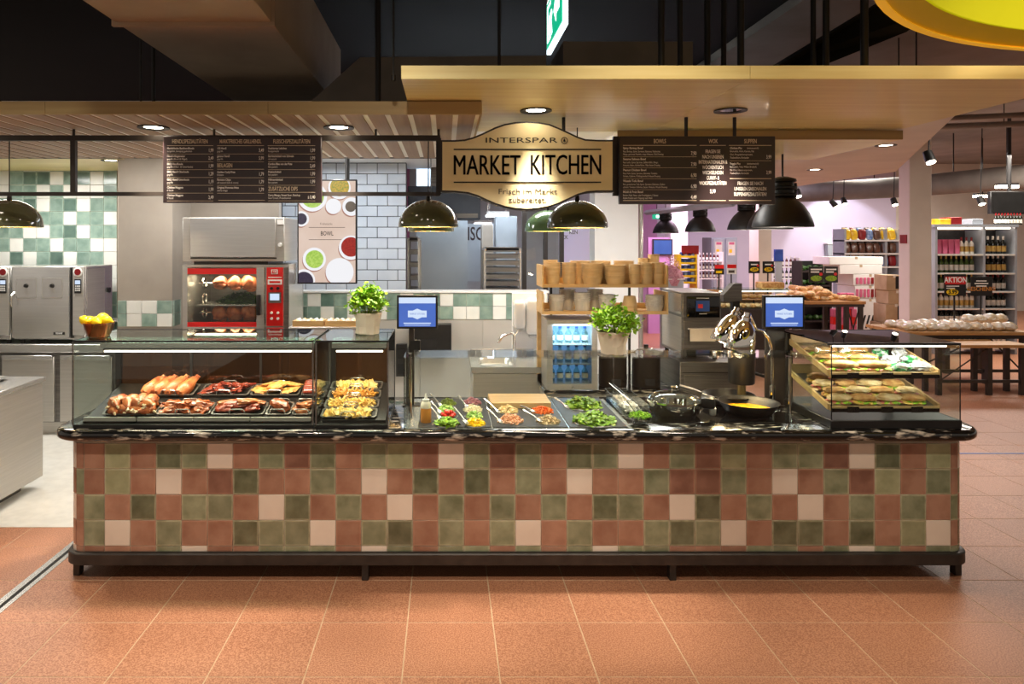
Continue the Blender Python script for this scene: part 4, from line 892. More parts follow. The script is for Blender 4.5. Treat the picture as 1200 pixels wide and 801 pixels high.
# glass tub with feta, glass bowl of herbs
tub = T('glass_tub', 'rectangular glass tub with tongs between salad plates and lidded wok', 'container', (1.16, 4.5, ZT))
b = MB(); bx = (1.10, 1.27, 4.22, 4.74)
b.rings([[(x, y, z) for x, y in rrect(bx[0]+i_, bx[1]-i_, bx[2]+i_, bx[3]-i_, .02, 4)] for z, i_ in ((ZT, .01), (ZT+.08, 0), (ZT+.08, .006), (ZT+.004, .016))], True, True); b.build('tub', 'glass_lid', tub)
MB().tube([(1.13, 4.70, ZT+.12), (1.19, 4.40, ZT+.07)], .004, 6).build('tongs', 'steel', tub); MB().tube([(1.15, 4.70, ZT+.12), (1.21, 4.40, ZT+.07)], .004, 6).build('tongs', 'black', tub)
heap('feta_cubes', 'feta', 'white cheese cubes heaped in the glass tub', 'cheese', (1.185, 4.5, ZT+.02), .055, .21, .05, 120, 'cube_sq', 91)
gb = T('glass_bowl', 'small ribbed glass bowl in front of the glass tub', 'bowl', (1.165, 4.09, ZT))
MB().lathe([(0, 0), (.042, 0), (.046, .006), (.066, .05), (.070, .058), (.066, .058), (.062, .05), (.042, .01), (0, .008)], gb.location, 18).build('bowl', 'glass_lid', gb, smooth=0)
MB().tube([(1.10, 4.14, ZT+.13), (1.15, 4.1, ZT+.06)], [.005, .003], 6).build('spoon', 'steel', gb)
heap('chopped_herbs', 'leaf_bright', 'chopped green herbs in the small glass bowl', 'herbs', (1.165, 4.09, ZT+.05), .058, .058, .022, 160, 'shred', 31)
hb = MB().box(1.22, 2.16, 4.12, 4.78, ZT, ZT+.006, bev=.002).build('induction_hob', 'black_gloss'); tag(hb, 'black glass induction hob set on the granite under the pans', 'hob')
ZH = ZT+.006
wk = T('lidded_wok', 'wide steel wok with clear glass lid and chunky black handle', 'wok', (gx(790, 4.32), 4.32, ZH)); wx, wy = wk.location.x, 4.32
MB().lathe([(0, 0), (.13, 0), (.155, .025), (.163, .065), (.166, .085), (.158, .085), (.150, .03), (.12, .008), (0, .006)], (wx, wy, ZH), 40).build('pan_body', 'chrome', wk)
MB().lathe([(.170, .084), (.170, .094), (.162, .094), (.162, .084), (.170, .084)], (wx, wy, ZH), 40).build('lid_rim', 'chrome', wk)
MB().lathe([(.163, .094), (.15, .115), (.11, .135), (.06, .146), (0, .150)], (wx, wy, ZH), 40).build('glass_lid', 'glass_lid', wk)
MB().lathe([(0, .15), (.018, .15), (.016, .16), (.022, .172), (.016, .178), (0, .178)], (wx, wy, ZH), 16).build('lid_knob', 'chrome', wk)
MB().box(.15, .235, -.052, .052, .06, .13, bev=.018, seg=2, mtx=Matrix.Translation((wx, wy-.02, ZH)) @ Matrix.Rotation(-.35, 4, 'Z')).build('side_handle', 'black', wk)
MB().box(.20, .24, -.04, .04, .02, .068, bev=.012, seg=2, mtx=Matrix.Translation((wx, wy-.02, ZH)) @ Matrix.Rotation(-.35, 4, 'Z')).build('side_handle', 'steel_soft', wk)
def pan(name, label, x, y, r, h, hx, fill=None):
    t = T(name, label, 'pan', (x, y, ZH))
    MB().lathe([(0, 0), (r*.62, 0), (r*.72, .006), (r*.93, h*.72), (r, h), (r*1.02, h), (r*.985, h-.004), (r*.91, h*.70), (r*.70, .010), (0, .008)], (x, y, ZH), 40).build('pan_body', 'black', t)
    p0 = Vector((x-r*.92, y+.06, ZH+h-.01)); MB().tube([p0, p0+Vector((-.05, .008, .018)), p0+Vector(hx)], [.007, .009, .012], 8).build('handle', 'steel_dark', t)
    if fill: MB().lathe([(0, h*.45), (r*.62, h*.45), (r*.80, h*.455)], (x, y, ZH), 32).build('filling', fill, t)
pan('frying_pan', 'black frying pan without lid standing at the back of the hob', gx(853, 4.62), 4.61, .165, .065, (-.15, .03, .045))
pan('soup_pan', 'black wok pan of yellow soup at the front of the hob', gx(878, 4.30), 4.31, .180, .082, (-.10, .02, .035), 'soup')
# ---- order screens on posts
def order_screen(px, label, post_w):
    Y = 4.52; x0, x1 = gx(px-24, Y), gx(px+24, Y); z0, z1 = gz(385, Y), gz(346, Y); xc = (x0+x1)/2
    t = T('order_screen', label, 'screen', (xc, Y, ZT))
    MB().box(x0, x1, Y, Y+.03, z0, z1, bev=.003).build('bezel', 'black', t)
    B('screen', 'screen_blue', t, x0+.014, x1-.014, Y-.001, Y, z0+.014, z1-.014); B('screen_bar', 'screen_pale', t, x0+.014, x1-.014, Y-.002, Y-.001, z1-.052, z1-.014)
    zc = (z0+z1)/2-.012; hw, hh = .062, .022
    MB().prism([(xc-hw, zc-hh), (xc-hw*.5, zc-hh), (xc, zc-hh*1.6), (xc+hw*.5, zc-hh), (xc+hw, zc-hh), (xc+hw, zc+hh), (xc+hw*.5, zc+hh), (xc, zc+hh*1.6), (xc-hw*.5, zc+hh), (xc-hw, zc+hh)], 'y', Y-.002, Y-.001).build('logo_plate', 'screen_pale', t)
    text('MARKET KITCHEN', .016, xc, Y-.0025, zc, t, 'screen_blue', 'CENTER', .75, ext=.0003); B('text_line', 'screen_pale', t, x0+.045, x1-.045, Y-.002, Y-.001, z0+.033, z0+.040)
    B('rule', 'screen_pale', t, x0+.05, x1-.05, Y-.002, Y-.001, z0+.022, z0+.025)
    MB().box(xc-post_w/2-.04, xc+post_w/2-.04, Y+.03, Y+.06, ZT, z0+.12, bev=.004).build('post', 'frame_brown', t); MB().box(xc-.10, xc+.02, Y+.01, Y+.11, ZT, ZT+.008, bev=.002).build('base_plate', 'frame_brown', t)
    MB().box(xc-.05, xc+.02, Y+.028, Y+.05, ZT+.36, ZT+.44, bev=.004).build('bracket', 'black', t)
order_screen(489, 'blue order screen on a slim post left of the salad bar', .036)
order_screen(919, 'blue order screen on a wide post beside the chrome heat lamps', .13)
# ---- chrome heat lamps
hl = T('heat_lamp', 'pair of chrome dome heat lamps on one curved chrome arm', 'heat lamp', (gx(905, 4.45), 4.45, ZT))
def chrome_dome(px, py, Y, tilt):
    c = Vector((gx(px, Y), Y, gz(py, Y))); m = Matrix.Rotation(tilt, 4, 'Y')
    o = MB().lathe([(.088, -.15), (.091, -.145), (.086, -.08), (.074, -.02), (.050, .025), (.030, .045), (.030, .068), (.022, .075), (.022, .10), (0, .102), (0, .09), (.02, .04), (.044, .016), (.068, -.026), (.080, -.082), (.084, -.15), (.088, -.15)], c, 32, mtx=m).build('dome', 'chrome', hl)
    bl_ = MB().blob(c+(m @ Vector((0, 0, -.07))), (.035, .035, .045), 2).build('bulb', 'bulb_warm', hl)
    l = bpy.data.lights.new('glow', 'POINT'); l.energy = 4; l.color = (1, .75, .45); l.shadow_soft_size = .03; p = bpy.data.objects.new('glow', l); C.objects.link(p); p.parent = hl; p.location = c+(m @ Vector((0, 0, -.148)))-hl.location
    return c+(m @ Vector((0, 0, .10)))
a1 = chrome_dome(858, 377, 4.50, .38); a2 = chrome_dome(872, 384, 4.38, .22)
p0 = Vector((gx(905, 4.45), 4.45, ZT))
MB().tube([p0, p0+Vector((0, 0, .30)), p0+Vector((-.006, 0, .40)), p0+Vector((-.03, -.01, .47)), p0+Vector((-.07, -.02, .515)), p0+Vector((-.12, -.03, .53)), a2+Vector((.01, 0, -.01))], .010, 10).build('arm', 'chrome', hl)
MB().tube([p0+Vector((-.12, -.03, .53)), a1], .008, 8).build('arm_branch', 'chrome', hl); MB().cyl(p0, p0+Vector((0, 0, .014)), .05, .045, 20).build('base', 'chrome', hl); MB().cyl(p0, p0+Vector((0, 0, .16)), .018, .018, 16).build('sleeve', 'chrome', hl)
pt = T('sauce_pot', 'tall black pot with side handle on a steel stand under the chrome heat lamps', 'pot', (gx(872, 4.62), 4.66, ZT)); x, y, _ = pt.location
MB().cyl((x, y, ZT), (x, y, ZT+.012), .06, seg=24).build('stand_base', 'steel', pt); MB().cyl((x, y, ZT+.012), (x, y, ZT+.13), .028, seg=16).build('stand', 'brass', pt)
MB().lathe([(0, .13), (.078, .13), (.084, .138), (.088, .335), (.090, .345), (.084, .345), (.080, .30), (.076, .14), (0, .137)], (x, y, ZT), 32).build('pot_body', 'black', pt)
MB().lathe([(0, .30), (.08, .305)], (x, y, ZT), 24).build('content', 'steel', pt); MB().tube([(x+.08, y, ZT+.20), (x+.13, y, ZT+.185), (x+.19, y, ZT+.165)], [.012, .010, .012], 8).build('handle', 'black', pt)
# ---- potted herbs in paper bags
def herb(loc, label, r, h, seed):
    t = T('potted_herb', label, 'plant', loc, 'potted herbs in paper bags'); rg = random.Random(seed); x, y, z = loc; n = 20
    rings = []
    for zz, rr in ((0, .062), (.004, .068), (.05, .072), (.10, .080), (.125, .088), (.135, .090), (.13, .082), (.115, .078)):
        rings.append([((rr+rg.uniform(-.008, .008))*math.cos(2*PI*i/n)*(1+.07*((i+int(zz*50)) % 2)), (rr+rg.uniform(-.008, .008))*math.sin(2*PI*i/n)*(1+.07*((i+int(zz*50)) % 2)), zz+rg.uniform(-.003, .003)*(zz > 0)) for i in range(n)])
    b = MB(); b.rings(rings, True, False); bmesh.ops.translate(b.b, vec=Vector(loc), verts=b.b.verts); b.build('paper_bag', 'paper_bag', t, smooth=20)
    MB().lathe([(0, .112), (.079, .112)], loc, 18).build('soil', 'soil', t)
    fo, st = MB(), MB()
    for i in range(46):
        a = rg.uniform(0, 2*PI); q = math.sqrt(rg.random()); tip = Vector((x+q*r*math.cos(a), y+q*r*math.sin(a), z+.13+h*(.35+.65*(1-q*q*.8))*rg.uniform(.7, 1.05)))
        st.tube([(x+.03*q*math.cos(a), y+.03*q*math.sin(a), z+.11), tip], .0012, 4)
        for j in range(16):
            c = tip+Vector((rg.gauss(0, .026), rg.gauss(0, .026), rg.gauss(-.014, .026))); L_ = rg.uniform(.012, .021)
            mt = Matrix.Translation(c) @ Euler((rg.uniform(-.9, .9), rg.uniform(-.9, .9), rg.uniform(0, 6.3))).to_matrix().to_4x4()
            fo._join(MB().poly([(-L_, 0, 0), (-L_*.2, -L_*.6, .002), (L_*.6, -L_*.55, -.002), (L_, 0, .003), (L_*.6, L_*.55, -.002), (-L_*.2, L_*.6, .002)], [(0, 1, 2, 3), (0, 3, 4, 5)]).b, mt)
    st.build('stems', 'leaf', t, smooth=0); f_ = fo.build('foliage', 'leaf_bright', t, smooth=0); f_['kind'] = 'stuff'
herb((gx(431, 4.3), 4.3, ZC+.0015), 'bushy green basil plant in a crumpled paper bag on the fries case', .105, .15, 3)
herb((gx(719, 4.1), 4.11, ZG+.0005), 'bushy green parsley plant in a pale paper bag on the glass shelf', .125, .15, 8)
lb = T('lemon_bowl', 'hammered copper bowl standing on the left corner of the meat case', 'bowl', (gx(116, 4.2), 4.2, ZC)); x, y, z = lb.location
MB().lathe([(0, 0), (.060, 0), (.064, .006), (.080, .05), (.090, .085), (.093, .086), (.090, .082), (.076, .05), (.058, .01), (0, .008)], lb.location, 32).build('bowl', 'copper', lb)
lem = MB(); lem.lathe([(0, -.042), (.006, -.040), (.012, -.034), (.026, -.018), (.030, 0), (.026, .018), (.012, .034), (.006, .041), (0, .044)], seg=16); lem = lem.build('lemon', 'lemon', None, smooth=80)
MB().cyl((0, 0, -.0415), (0, 0, -.044), .003, seg=6).build('stem_end', 'olive', lem)
for i, (dx, dy, dz_, lab) in enumerate(((-.05, -.01, .095, 'left'), (.0, -.03, .092, 'front'), (.05, -.01, .098, 'right'), (.01, .03, .11, 'top'), (-.02, .04, .092, 'back'), (-.075, -.02, .098, 'outermost left'))):
    o = put(lem, (x+dx, y+dy, z+dz_), (PI/2+.3*i, .4*i, 1.2*i), '%s yellow lemon in the copper bowl' % lab, 'lemons in the copper bowl'); o['category'] = 'lemon'
drop(lem)
# =====================================================================
# SANDWICH CASE
# =====================================================================
s0, s1 = gx(974, Y0), gx(1126, Y0); SY1 = 4.62; ZS = gz(402, Y0)
sc_ = T('sandwich_case', 'glass case of wrapped sandwiches with black frame at the right end of counter', 'display case', ((s0+s1)/2, 4.3, ZT))
MB().box(s0-.004, s1+.006, Y0-.005, SY1, ZT, ZT+.05, bev=.004).build('base', 'black', sc_)
B('front_glass', 'glass', sc_, s0+.004, s1-.004, Y0+.002, Y0+.008, ZT+.05, ZS-.012)
for x in (s0, s1-.007): B('side_glass', 'glass', sc_, x, x+.006, Y0+.012, SY1-.014, ZT+.05, ZS-.012)
B('top_glass', 'glass_dark', sc_, s0, s1, Y0+.012, SY1-.012, ZS-.008, ZS)
MB().box(s0-.018, s1, Y0-.004, Y0+.012, ZS-.012, ZS+.002, bev=.002).build('top_edge', 'black', sc_); MB().box(s0, s1, SY1-.012, SY1, ZS-.02, ZS+.002, bev=.002).build('top_edge', 'black', sc_)
for x in (s0, s1-.006): B('corner_edge', 'black', sc_, x, x+.005, Y0-.001, Y0+.003, ZT+.05, ZS-.01)
for px, yy in ((980, SY1-.05), (1052, SY1-.05)):
    xx = s0+.03 if px == 980 else s1-.06
    B('rear_post', 'frame_brown', sc_, xx, xx+.035, yy, yy+.036, ZT+.05, ZS-.02)
for zz, nm in ((ZT+.10, 0), (ZT+.30, 1)):
    y0, y1 = 4.05, 4.50; dzz = .12
    # tilted wooden tray with lipped sides and price rail
    for q in ((s0+.02, s1-.10),):
        a, b_ = q; t_ = MB().prism([(y0, zz), (y0, zz+.010), (y1, zz+dzz+.010), (y1, zz+dzz)], 'x', a, b_).build('shelf', 'glass' if nm else 'steel_dark', sc_)
        B('shelf_lip', 'wood_ply', sc_, a, b_, y0-.012, y0, zz-.004, zz+.022); B('price_rail', 'glass_dark', sc_, a, b_, y0-.016, y0-.012, zz-.012, zz+.010)
        MB().prism([(y0, zz), (y0, zz+.035), (y1, zz+dzz+.035), (y1, zz+dzz)], 'x', b_, b_+.014).build('tray_side', 'wood_ply', sc_); MB().prism([(y0, zz), (y0, zz+.035), (y1, zz+dzz+.035), (y1, zz+dzz)], 'x', a-.014, a).build('tray_side', 'wood_ply', sc_)
        B('tray_back', 'wood_ply', sc_, a, b_, y1, y1+.014, zz+dzz-.01, zz+dzz+.07)
        for px in (1000, 1040, 1075):
            xx = gx(px, 4.03)
            if xx < b_-.05: MB().box(xx-.035, xx+.035, y0-.021, y0-.017, zz-.014, zz+.022, bev=.001).build('price_tag', 'black_gloss', sc_)
B('lamp_tube', 'tube_light', sc_, s0+.04, s1-.04, 4.06, 4.075, ZS-.03, ZS-.016)  # tube and its glow are added to brighten the sandwiches
l = bpy.data.lights.new('added_case_glow', 'AREA'); l.shape = 'RECTANGLE'; l.size = .6; l.size_y = .05; l.energy = 2.6; l.color = (1, .9, .76); o = bpy.data.objects.new('added_case_glow', l); C.objects.link(o); o.parent = sc_; o.location = Vector(((s0+s1)/2, 4.09, ZS-.035))-sc_.location; o.rotation_euler = (.35, 0, 0)
# sandwiches
def sandwich(L_, m_top, seed, wrap=False):
    r = T('sandwich', 's', 'sandwich'); 
    MB().blob((0, 0, .012), (L_, .034, .014), 3, .25, 2, seed).build('bread_bottom', m_top, r)
    b = MB(); rg = random.Random(seed)
    for i in range(10): b.blob((L_*rg.uniform(-.85, .85), rg.uniform(-.03, .018)-.006, .024), (.018, .015, .004), 1, .5, 3, i)
    b.build('filling', 'ham' if seed % 2 else 'cheese', r)
    b = MB()
    for i in range(9): b.blob((L_*rg.uniform(-.85, .85), -.026+rg.uniform(-.012, .01), .027), (.014, .010, .004), 1, .6, 3, i+20)
    b.build('lettuce', 'leaf_bright', r, smooth=0)
    MB().blob((0, .005, .040), (L_*.98, .033, .018), 3, .25, 2, seed+4).build('bread_top', m_top, r)
    if wrap: MB().blob((0, 0, .028), (L_*1.06, .042, .038), 2, .25, 3, seed).build('film_wrap', 'film', r)
    return r
sw = [sandwich(.075, 'bread_white', 3), sandwich(.075, 'bread', 4), sandwich(.10, 'bread', 7), sandwich(.10, 'bread', 10, True)]
ang = math.atan(.12/.45)
def shelf_pt(zz, x, v): return Vector((x, 4.05+v*math.cos(ang), zz+.012+v*math.sin(ang)))
n = 0
for r in range(4):
    for c in range(4 if r else 4):
        x = s0+.095+c*.147+(.02 if r % 2 else 0)
        if x > s1-.15: continue
        o = put(sw[(r+c) % 2], shelf_pt(ZT+.10, x, .05+.095*r), (ang+.15, 0, random.uniform(-.2, .2)), 'filled bread roll on lower sandwich shelf, %s row, %s from the left' % (('front', 'second', 'third', 'rear')[r], ('first', 'second', 'third', 'fourth')[c]), 'filled rolls on the lower shelf')
for r in range(3):
    for c in range(3):
        x = s0+.11+c*.19
        if x > s1-.14: continue
        if c == 2: continue
        o = put(sw[2 + (r > 0)], shelf_pt(ZT+.30, x, .05+.11*r), (ang+.1, 0, random.uniform(-.08, .08)), ('open topped baguette' if r == 0 else 'film wrapped baguette')+' on the upper sandwich shelf, %s row, %s one' % (('front', 'middle', 'rear')[r], ('left', 'middle')[c]), 'baguettes on the upper shelf')
for o in sw: drop(o)
for r in range(3):
    for c in range(2):
        o = MB().blob((0, 0, .022), (.055, .034, .024), 3, .5, 2.2, 40+r*2+c).build('wrapped_snack', 'wrap_green' if (r+c) % 2 == 0 else 'wrap_film'); o.location = shelf_pt(ZT+.30, s0+.47+.12*c-.0, .05+.10*r); o.rotation_euler = (ang, 0, .2*r)
        tag(o, '%s wrapped snack on the upper sandwich shelf, %s row, %s' % ('green patterned' if (r+c) % 2 == 0 else 'clear film', ('front', 'middle', 'rear')[r], ('left', 'right')[c]), 'snack', 'wrapped snacks on the upper shelf')
# =====================================================================
# KITCHEN BEHIND THE COUNTER
# =====================================================================
# stainless island at the left
il = T('steel_island', 'brushed stainless kitchen island cut by the left edge of the picture', 'kitchen island', (-4.2, 5.2, 0))
MB().box(-6.2, -3.30, 4.86, 5.60, .09, .862, bev=.004).build('body', 'steel_soft', il); MB().box(-6.22, -3.285, 4.84, 5.615, .862, .90, bev=.004).build('top', 'steel', il); B('plinth', 'steel_dark', il, -6.1, -3.42, 4.95, 5.5, 0, .09)
bs = T('steel_dish', 'small round steel dish lying on the stainless island', 'dish', (-3.36, 5.2, .90)); MB().lathe([(0, 0), (.09, 0), (.12, .02), (.125, .02), (.095, .005), (0, .004)], (-3.62, 5.42, .90), 24).build('dish', 'steel', bs)
# refrigerated worktop with doors, fryers on it
YK = 7.08
fb = T('refrigerated_cabinet', 'stainless under-counter refrigerator with lipped doors below the pressure fryers', 'cabinet', (-4.3, 7.4, 0))
B('carcass', 'steel_dark', fb, -5.6, gx(137, YK), YK+.03, YK+.7, .13, .86); B('plinth', 'steel_soft', fb, -5.55, gx(136, YK), YK+.08, YK+.68, 0, .13); MB().box(-5.65, gx(138, YK)+.01, YK-.01, YK+.72, .86, .945, bev=.006).build('worktop', 'steel', fb)
for p0, p1 in ((-66, -6), (2, 63), (70, 131)):
    d = MB().box(gx(p0, YK), gx(p1, YK), YK, YK+.03, gz(494, YK), gz(418, YK), bev=.005).build('door', 'steel_soft', fb); MB().box(gx(p0, YK)+.01, gx(p1, YK)-.01, YK-.02, YK+.0, gz(421, YK), gz(416, YK), bev=.005).build('grip', 'steel', d)
def fryer(px0, label):
    Y = 7.12; x0 = gx(px0, Y); wd = .752; z0, z1 = .985, gz(312, Y)
    t = T('pressure_fryer', label, 'fryer', (x0+wd/2, Y+.3, .945), 'pressure fryers')
    for dx, dy in ((.06, .08), (wd-.06, .08), (.06, .5), (wd-.06, .5)): MB().cyl((x0+dx, Y+dy, .945), (x0+dx, Y+dy, .99), .022).build('foot', 'black', t)
    MB().box(x0, x0+wd, Y+.02, Y+.6, z0, z1, bev=.008).build('body', 'steel', t); B('side_panel', 'steel_soft', t, x0+wd, x0+wd+.003, Y+.05, Y+.42, z0+.12, z1-.03); MB().cyl((x0+wd, Y+.5, z1-.28), (x0+wd+.02, Y+.5, z1-.28), .03).build('side_grommet', 'black', t)
    dr = MB().box(x0+.004, x0+.60, Y-.02, Y+.02, z0+.02, z1-.005, bev=.012, seg=2).build('door', 'steel', t)
    B('door_gap', 'black', t, x0+.603, x0+.632, Y+.005, Y+.019, z0+.02, z1-.005)
    for dx in (.05, .32):
        f_ = B('door_emboss', 'steel_soft', t, x0+dx, x0+dx+.215, Y-.0225, Y-.0201, z1-.33, z1-.12)
        B('emboss_field', 'steel', f_, x0+dx+.006, x0+dx+.209, Y-.0235, Y-.0226, z1-.324, z1-.126); MB().cyl((x0+dx+.11, Y-.022, z1-.20), (x0+dx+.11, Y-.045, z1-.20), .022, .018, 16).build('knob', 'black', dr)
    cpn = MB().box(x0+.634, x0+wd-.002, Y-.012, Y+.02, z0+.05, z1-.005, bev=.003).build('control_panel', 'steel_soft', t)
    MB().lathe([(0, -.0), (.048, 0), (.050, .003), (.044, .006), (0, .006)], (x0+.69, Y-.0122, z1-.058), 24, mtx=Matrix.Rotation(PI/2, 4, 'X')).build('badge', 'white', cpn); MB().lathe([(0, 0), (.034, 0), (.034, .002), (0, .002)], (x0+.69, Y-.018, z1-.058), 20, mtx=Matrix.Rotation(PI/2, 4, 'X')).build('badge_centre', 'red_dark', cpn)
    MB().box(x0+.655, x0+.727, Y-.020, Y-.0122, z1-.28, z1-.13, bev=.004).build('keypad', 'black', cpn); B('display', 'screen_pale', cpn, x0+.664, x0+.718, Y-.0215, Y-.0201, z1-.185, z1-.145)
    for r in range(3):
        for c in range(3): B('key', 'white', cpn, x0+.666+.019*c, x0+.679+.019*c, Y-.0225, Y-.0201, z1-.212-.022*r, z1-.198-.022*r)
    B('name_plate', 'black', dr, x0+.44, x0+.56, Y-.0225, Y-.0201, z0+.055, z0+.085); text('PENNY', .026, x0+.50, Y-.0228, z0+.070, dr, 'white', 'CENTER', .9, .0004, .0004)
    MB().tube([(x0+.035, Y-.02, z1-.27), (x0+.03, Y-.06, z1-.30), (x0+.025, Y-.065, z1-.36), (x0+.028, Y-.05, z1-.42)], [.012, .012, .010, .006], 8).build('door_handle', 'chrome', t)
fryer(14.5, 'stainless pressure fryer with two knobs on its door, left of the copper bowl')
fryer(-73, 'stainless pressure fryer cut off by the left edge of the picture')
sh = T('wall_shelf', 'small white wall shelf between the fryer and the concrete column', 'shelf', (-3.65, 7.6, 1.2)); B('board', 'white', sh, gx(103, 7.75), gx(139, 7.75), 7.74, 7.91, gz(377, 7.75), gz(374, 7.75)); B('bracket', 'steel', sh, gx(120, 7.8), gx(122, 7.8), 7.78, 7.91, gz(384, 7.8), gz(377, 7.8))
bb_ = T('coffee_box', 'flat black box with orange stripe on the small white wall shelf', 'box', (gx(112, 7.8), 7.82, gz(374, 7.75))); zz = gz(374, 7.75); MB().box(gx(105, 7.8), gx(125, 7.8), 7.77, 7.88, zz, zz+.09, bev=.003).build('carton', 'black', bb_); B('stripe', 'carrot', bb_, gx(108, 7.8), gx(122, 7.8), 7.768, 7.77, zz+.025, zz+.045)
# rotisserie oven
YR = 6.2; rt0, rt1 = gx(214, YR), gx(336, YR)
def rz(v): return gz(245+v/5.164, YR)
def rx(u): return gx(205+u/5.164, YR)
st_ = T('oven_table', 'stainless table carrying the red rotisserie oven', 'table', ((rt0+rt1)/2, 6.6, 0)); ztb = rz(800)
MB().box(rt0-.05, rt1+.05, YR-.03, YR+.75, ztb-.05, ztb, bev=.004).build('top', 'steel', st_); B('shelf', 'steel_soft', st_, rt0, rt1, YR+.02, YR+.7, .3, .33)
for x in (rt0, rt1-.04):
    for y in (YR, YR+.66): B('leg', 'steel', st_, x, x+.04, y, y+.04, 0, ztb-.05)
ro = T('rotisserie_oven', 'stainless rotisserie oven with red trim, glass door and hood behind the meat case', 'oven', ((rt0+rt1)/2, YR+.35, ztb))
MB().box(rx(50), rx(665), YR-.02, YR+.66, rz(315), rz(50), bev=.006).build('hood', 'steel_soft', ro); MB().box(rx(98), rx(612), YR-.028, YR-.02, rz(290), rz(54), bev=.003).build('hood_panel', 'steel', ro); B('hood_slot', 'black', ro, rx(100), rx(620), YR-.024, YR-.02, rz(299), rz(291))
B('gap_collar', 'black', ro, rx(110), rx(560), YR+.02, YR+.6, rz(335), rz(315)); hd = B('hood_badge', 'white', ro, rx(622), rx(662), YR-.024, YR-.0201, rz(92), rz(66)); MB().cyl((rx(640), YR-.02, rz(215)), (rx(640), YR-.035, rz(215)), .018, seg=14).build('hood_knob', 'white', ro)
# lower body as an open box: back, sides, top, floor
B('body_back', 'steel_dark', ro, rx(45), rx(690), YR+.60, YR+.62, ztb, rz(335)); B('body_top', 'steel', ro, rx(45), rx(690), YR, YR+.60, rz(352), rz(335)); B('body_floor', 'steel_dark', ro, rx(45), rx(690), YR, YR+.60, ztb, rz(735))
B('body_side', 'steel', ro, rx(45), rx(78), YR, YR+.60, rz(735), rz(352)); B('body_side', 'steel', ro, rx(545), rx(690), YR+.004, YR+.60, rz(735), rz(352))
dr = B('door_frame', 'steel', ro, rx(497), rx(542), YR-.02, YR, rz(786), rz(352)); B('door_frame', 'steel', ro, rx(50), rx(80), YR-.02, YR, rz(786), rz(352))
for v0, v1 in ((392, 358), (710, 682), (782, 736)): B('red_strip', 'red', ro, rx(80), rx(497), YR-.018, YR-.002, rz(v0), rz(v1))
B('lower_sill', 'steel', ro, rx(80), rx(497), YR-.019, YR-.001, rz(736), rz(710))
B('door_glass', 'glass', ro, rx(80), rx(497), YR-.012, YR-.006, rz(682), rz(392)); MB().box(rx(500), rx(524), YR-.055, YR-.022, rz(640), rz(515), bev=.008, seg=2).build('door_handle', 'black', ro)
cpn = B('control_panel', 'red', ro, rx(557), rx(655), YR-.012, YR+.003, rz(705), rz(352)); B('control_panel', 'red', ro, rx(557), rx(655), YR-.012, YR+.003, rz(788), rz(716))
B('display_frame', 'steel_dark', cpn, rx(568), rx(645), YR-.016, YR-.0121, rz(566), rz(502)); B('display', 'screen_pale', cpn, rx(578), rx(634), YR-.018, YR-.0161, rz(550), rz(510))
for u, v in ((588, 625), (626, 625), (588, 660), (626, 660)): MB().cyl((rx(u), YR-.012, rz(v)), (rx(u), YR-.026, rz(v)), .012, seg=12).build('knob', 'white', cpn)
for u in (588, 626): MB().cyl((rx(u), YR-.012, rz(478)), (rx(u), YR-.026, rz(478)), .014, seg=12).build('switch', 'black', cpn)
B('logo_frame', 'white', cpn, rx(585), rx(624), YR-.014, YR-.0121, rz(392), rz(364)); B('logo_field', 'red', cpn, rx(590), rx(619), YR-.015, YR-.0141, rz(388), rz(368)); text('CB', .024, rx(605), YR-.0155, rz(378), cpn, 'white', 'CENTER', 1, .0004, .0003)
B('name_label', 'white', cpn, rx(564), rx(650), YR-.014, YR-.0121, rz(455), rz(425)); B('label_bar', 'red', cpn, rx(574), rx(640), YR-.0148, YR-.0141, rz(446), rz(434)); B('label_bar', 'white', cpn, rx(566), rx(648), YR-.0128, YR-.0121, rz(414), rz(409))
B('cabinet_rib', 'steel_dark', ro, rx(663), rx(688), YR-.001, YR+.004, rz(786), rz(352))
for u, v in ((285, 455), (285, 640)): MB().cyl((rx(95), YR+.22, rz(v)), (rx(500), YR+.22, rz(v)), .007, seg=8).build('spit', 'chrome', ro)
for v in (455, 548, 640): MB().lathe([(.05, 0), (.055, 0), (.055, .012), (.05, .012), (.05, 0)], (rx(125), YR+.22, rz(v)), 20, mtx=Matrix.Rotation(PI/2, 4, 'Y')).build('spit_wheel', 'chrome', ro)
l = bpy.data.lights.new('oven_glow', 'AREA'); l.shape = 'RECTANGLE'; l.size = .6; l.size_y = .1; l.energy = 3; l.color = (1, .8, .55); o = bpy.data.objects.new('oven_glow', l); C.objects.link(o); o.parent = ro; o.location = Vector((rx(290), YR+.16, rz(400)))-ro.location
ch = MB().blob(r=(.075, .075, .06), sub=3, amp=.25, freq=1.6, seed=2).build('roast_chicken', 'chicken')
for s in (-1, 1): MB().blob((.02, s*.06, -.02), (.045, .022, .022), 2, .2, 2, 3).build('thigh', 'chicken', ch); MB().blob((-.03, s*.062, .01), (.030, .014, .016), 2, .2, 2, 5).build('wing', 'chicken', ch)
for v, rn in ((455, 'upper'), (640, 'lower')):
    for k, u in enumerate((232, 322, 412)): o = put(ch, (rx(u), YR+.20, rz(v)), (.5*k+(v > 500), 0, .1), 'golden roast chicken on the %s spit, %s of three' % (rn, ('left', 'middle', 'right')[k]), 'roast chickens on the spits'); o['category'] = 'chicken'
drop(ch)
heap('green_reflection', 'leaf_dark', 'green herb bunch roasting between the two chicken spits', 'herbs', (rx(340), YR+.30, rz(578)), .22, .12, .09, 300, 'leaf', 77)  # leaf heap put in for greenery mirrored by the oven glass
MB().box(rx(100), rx(495), YR+.12, YR+.5, rz(592), rz(584)).build('shelf_rack', 'steel', ro)
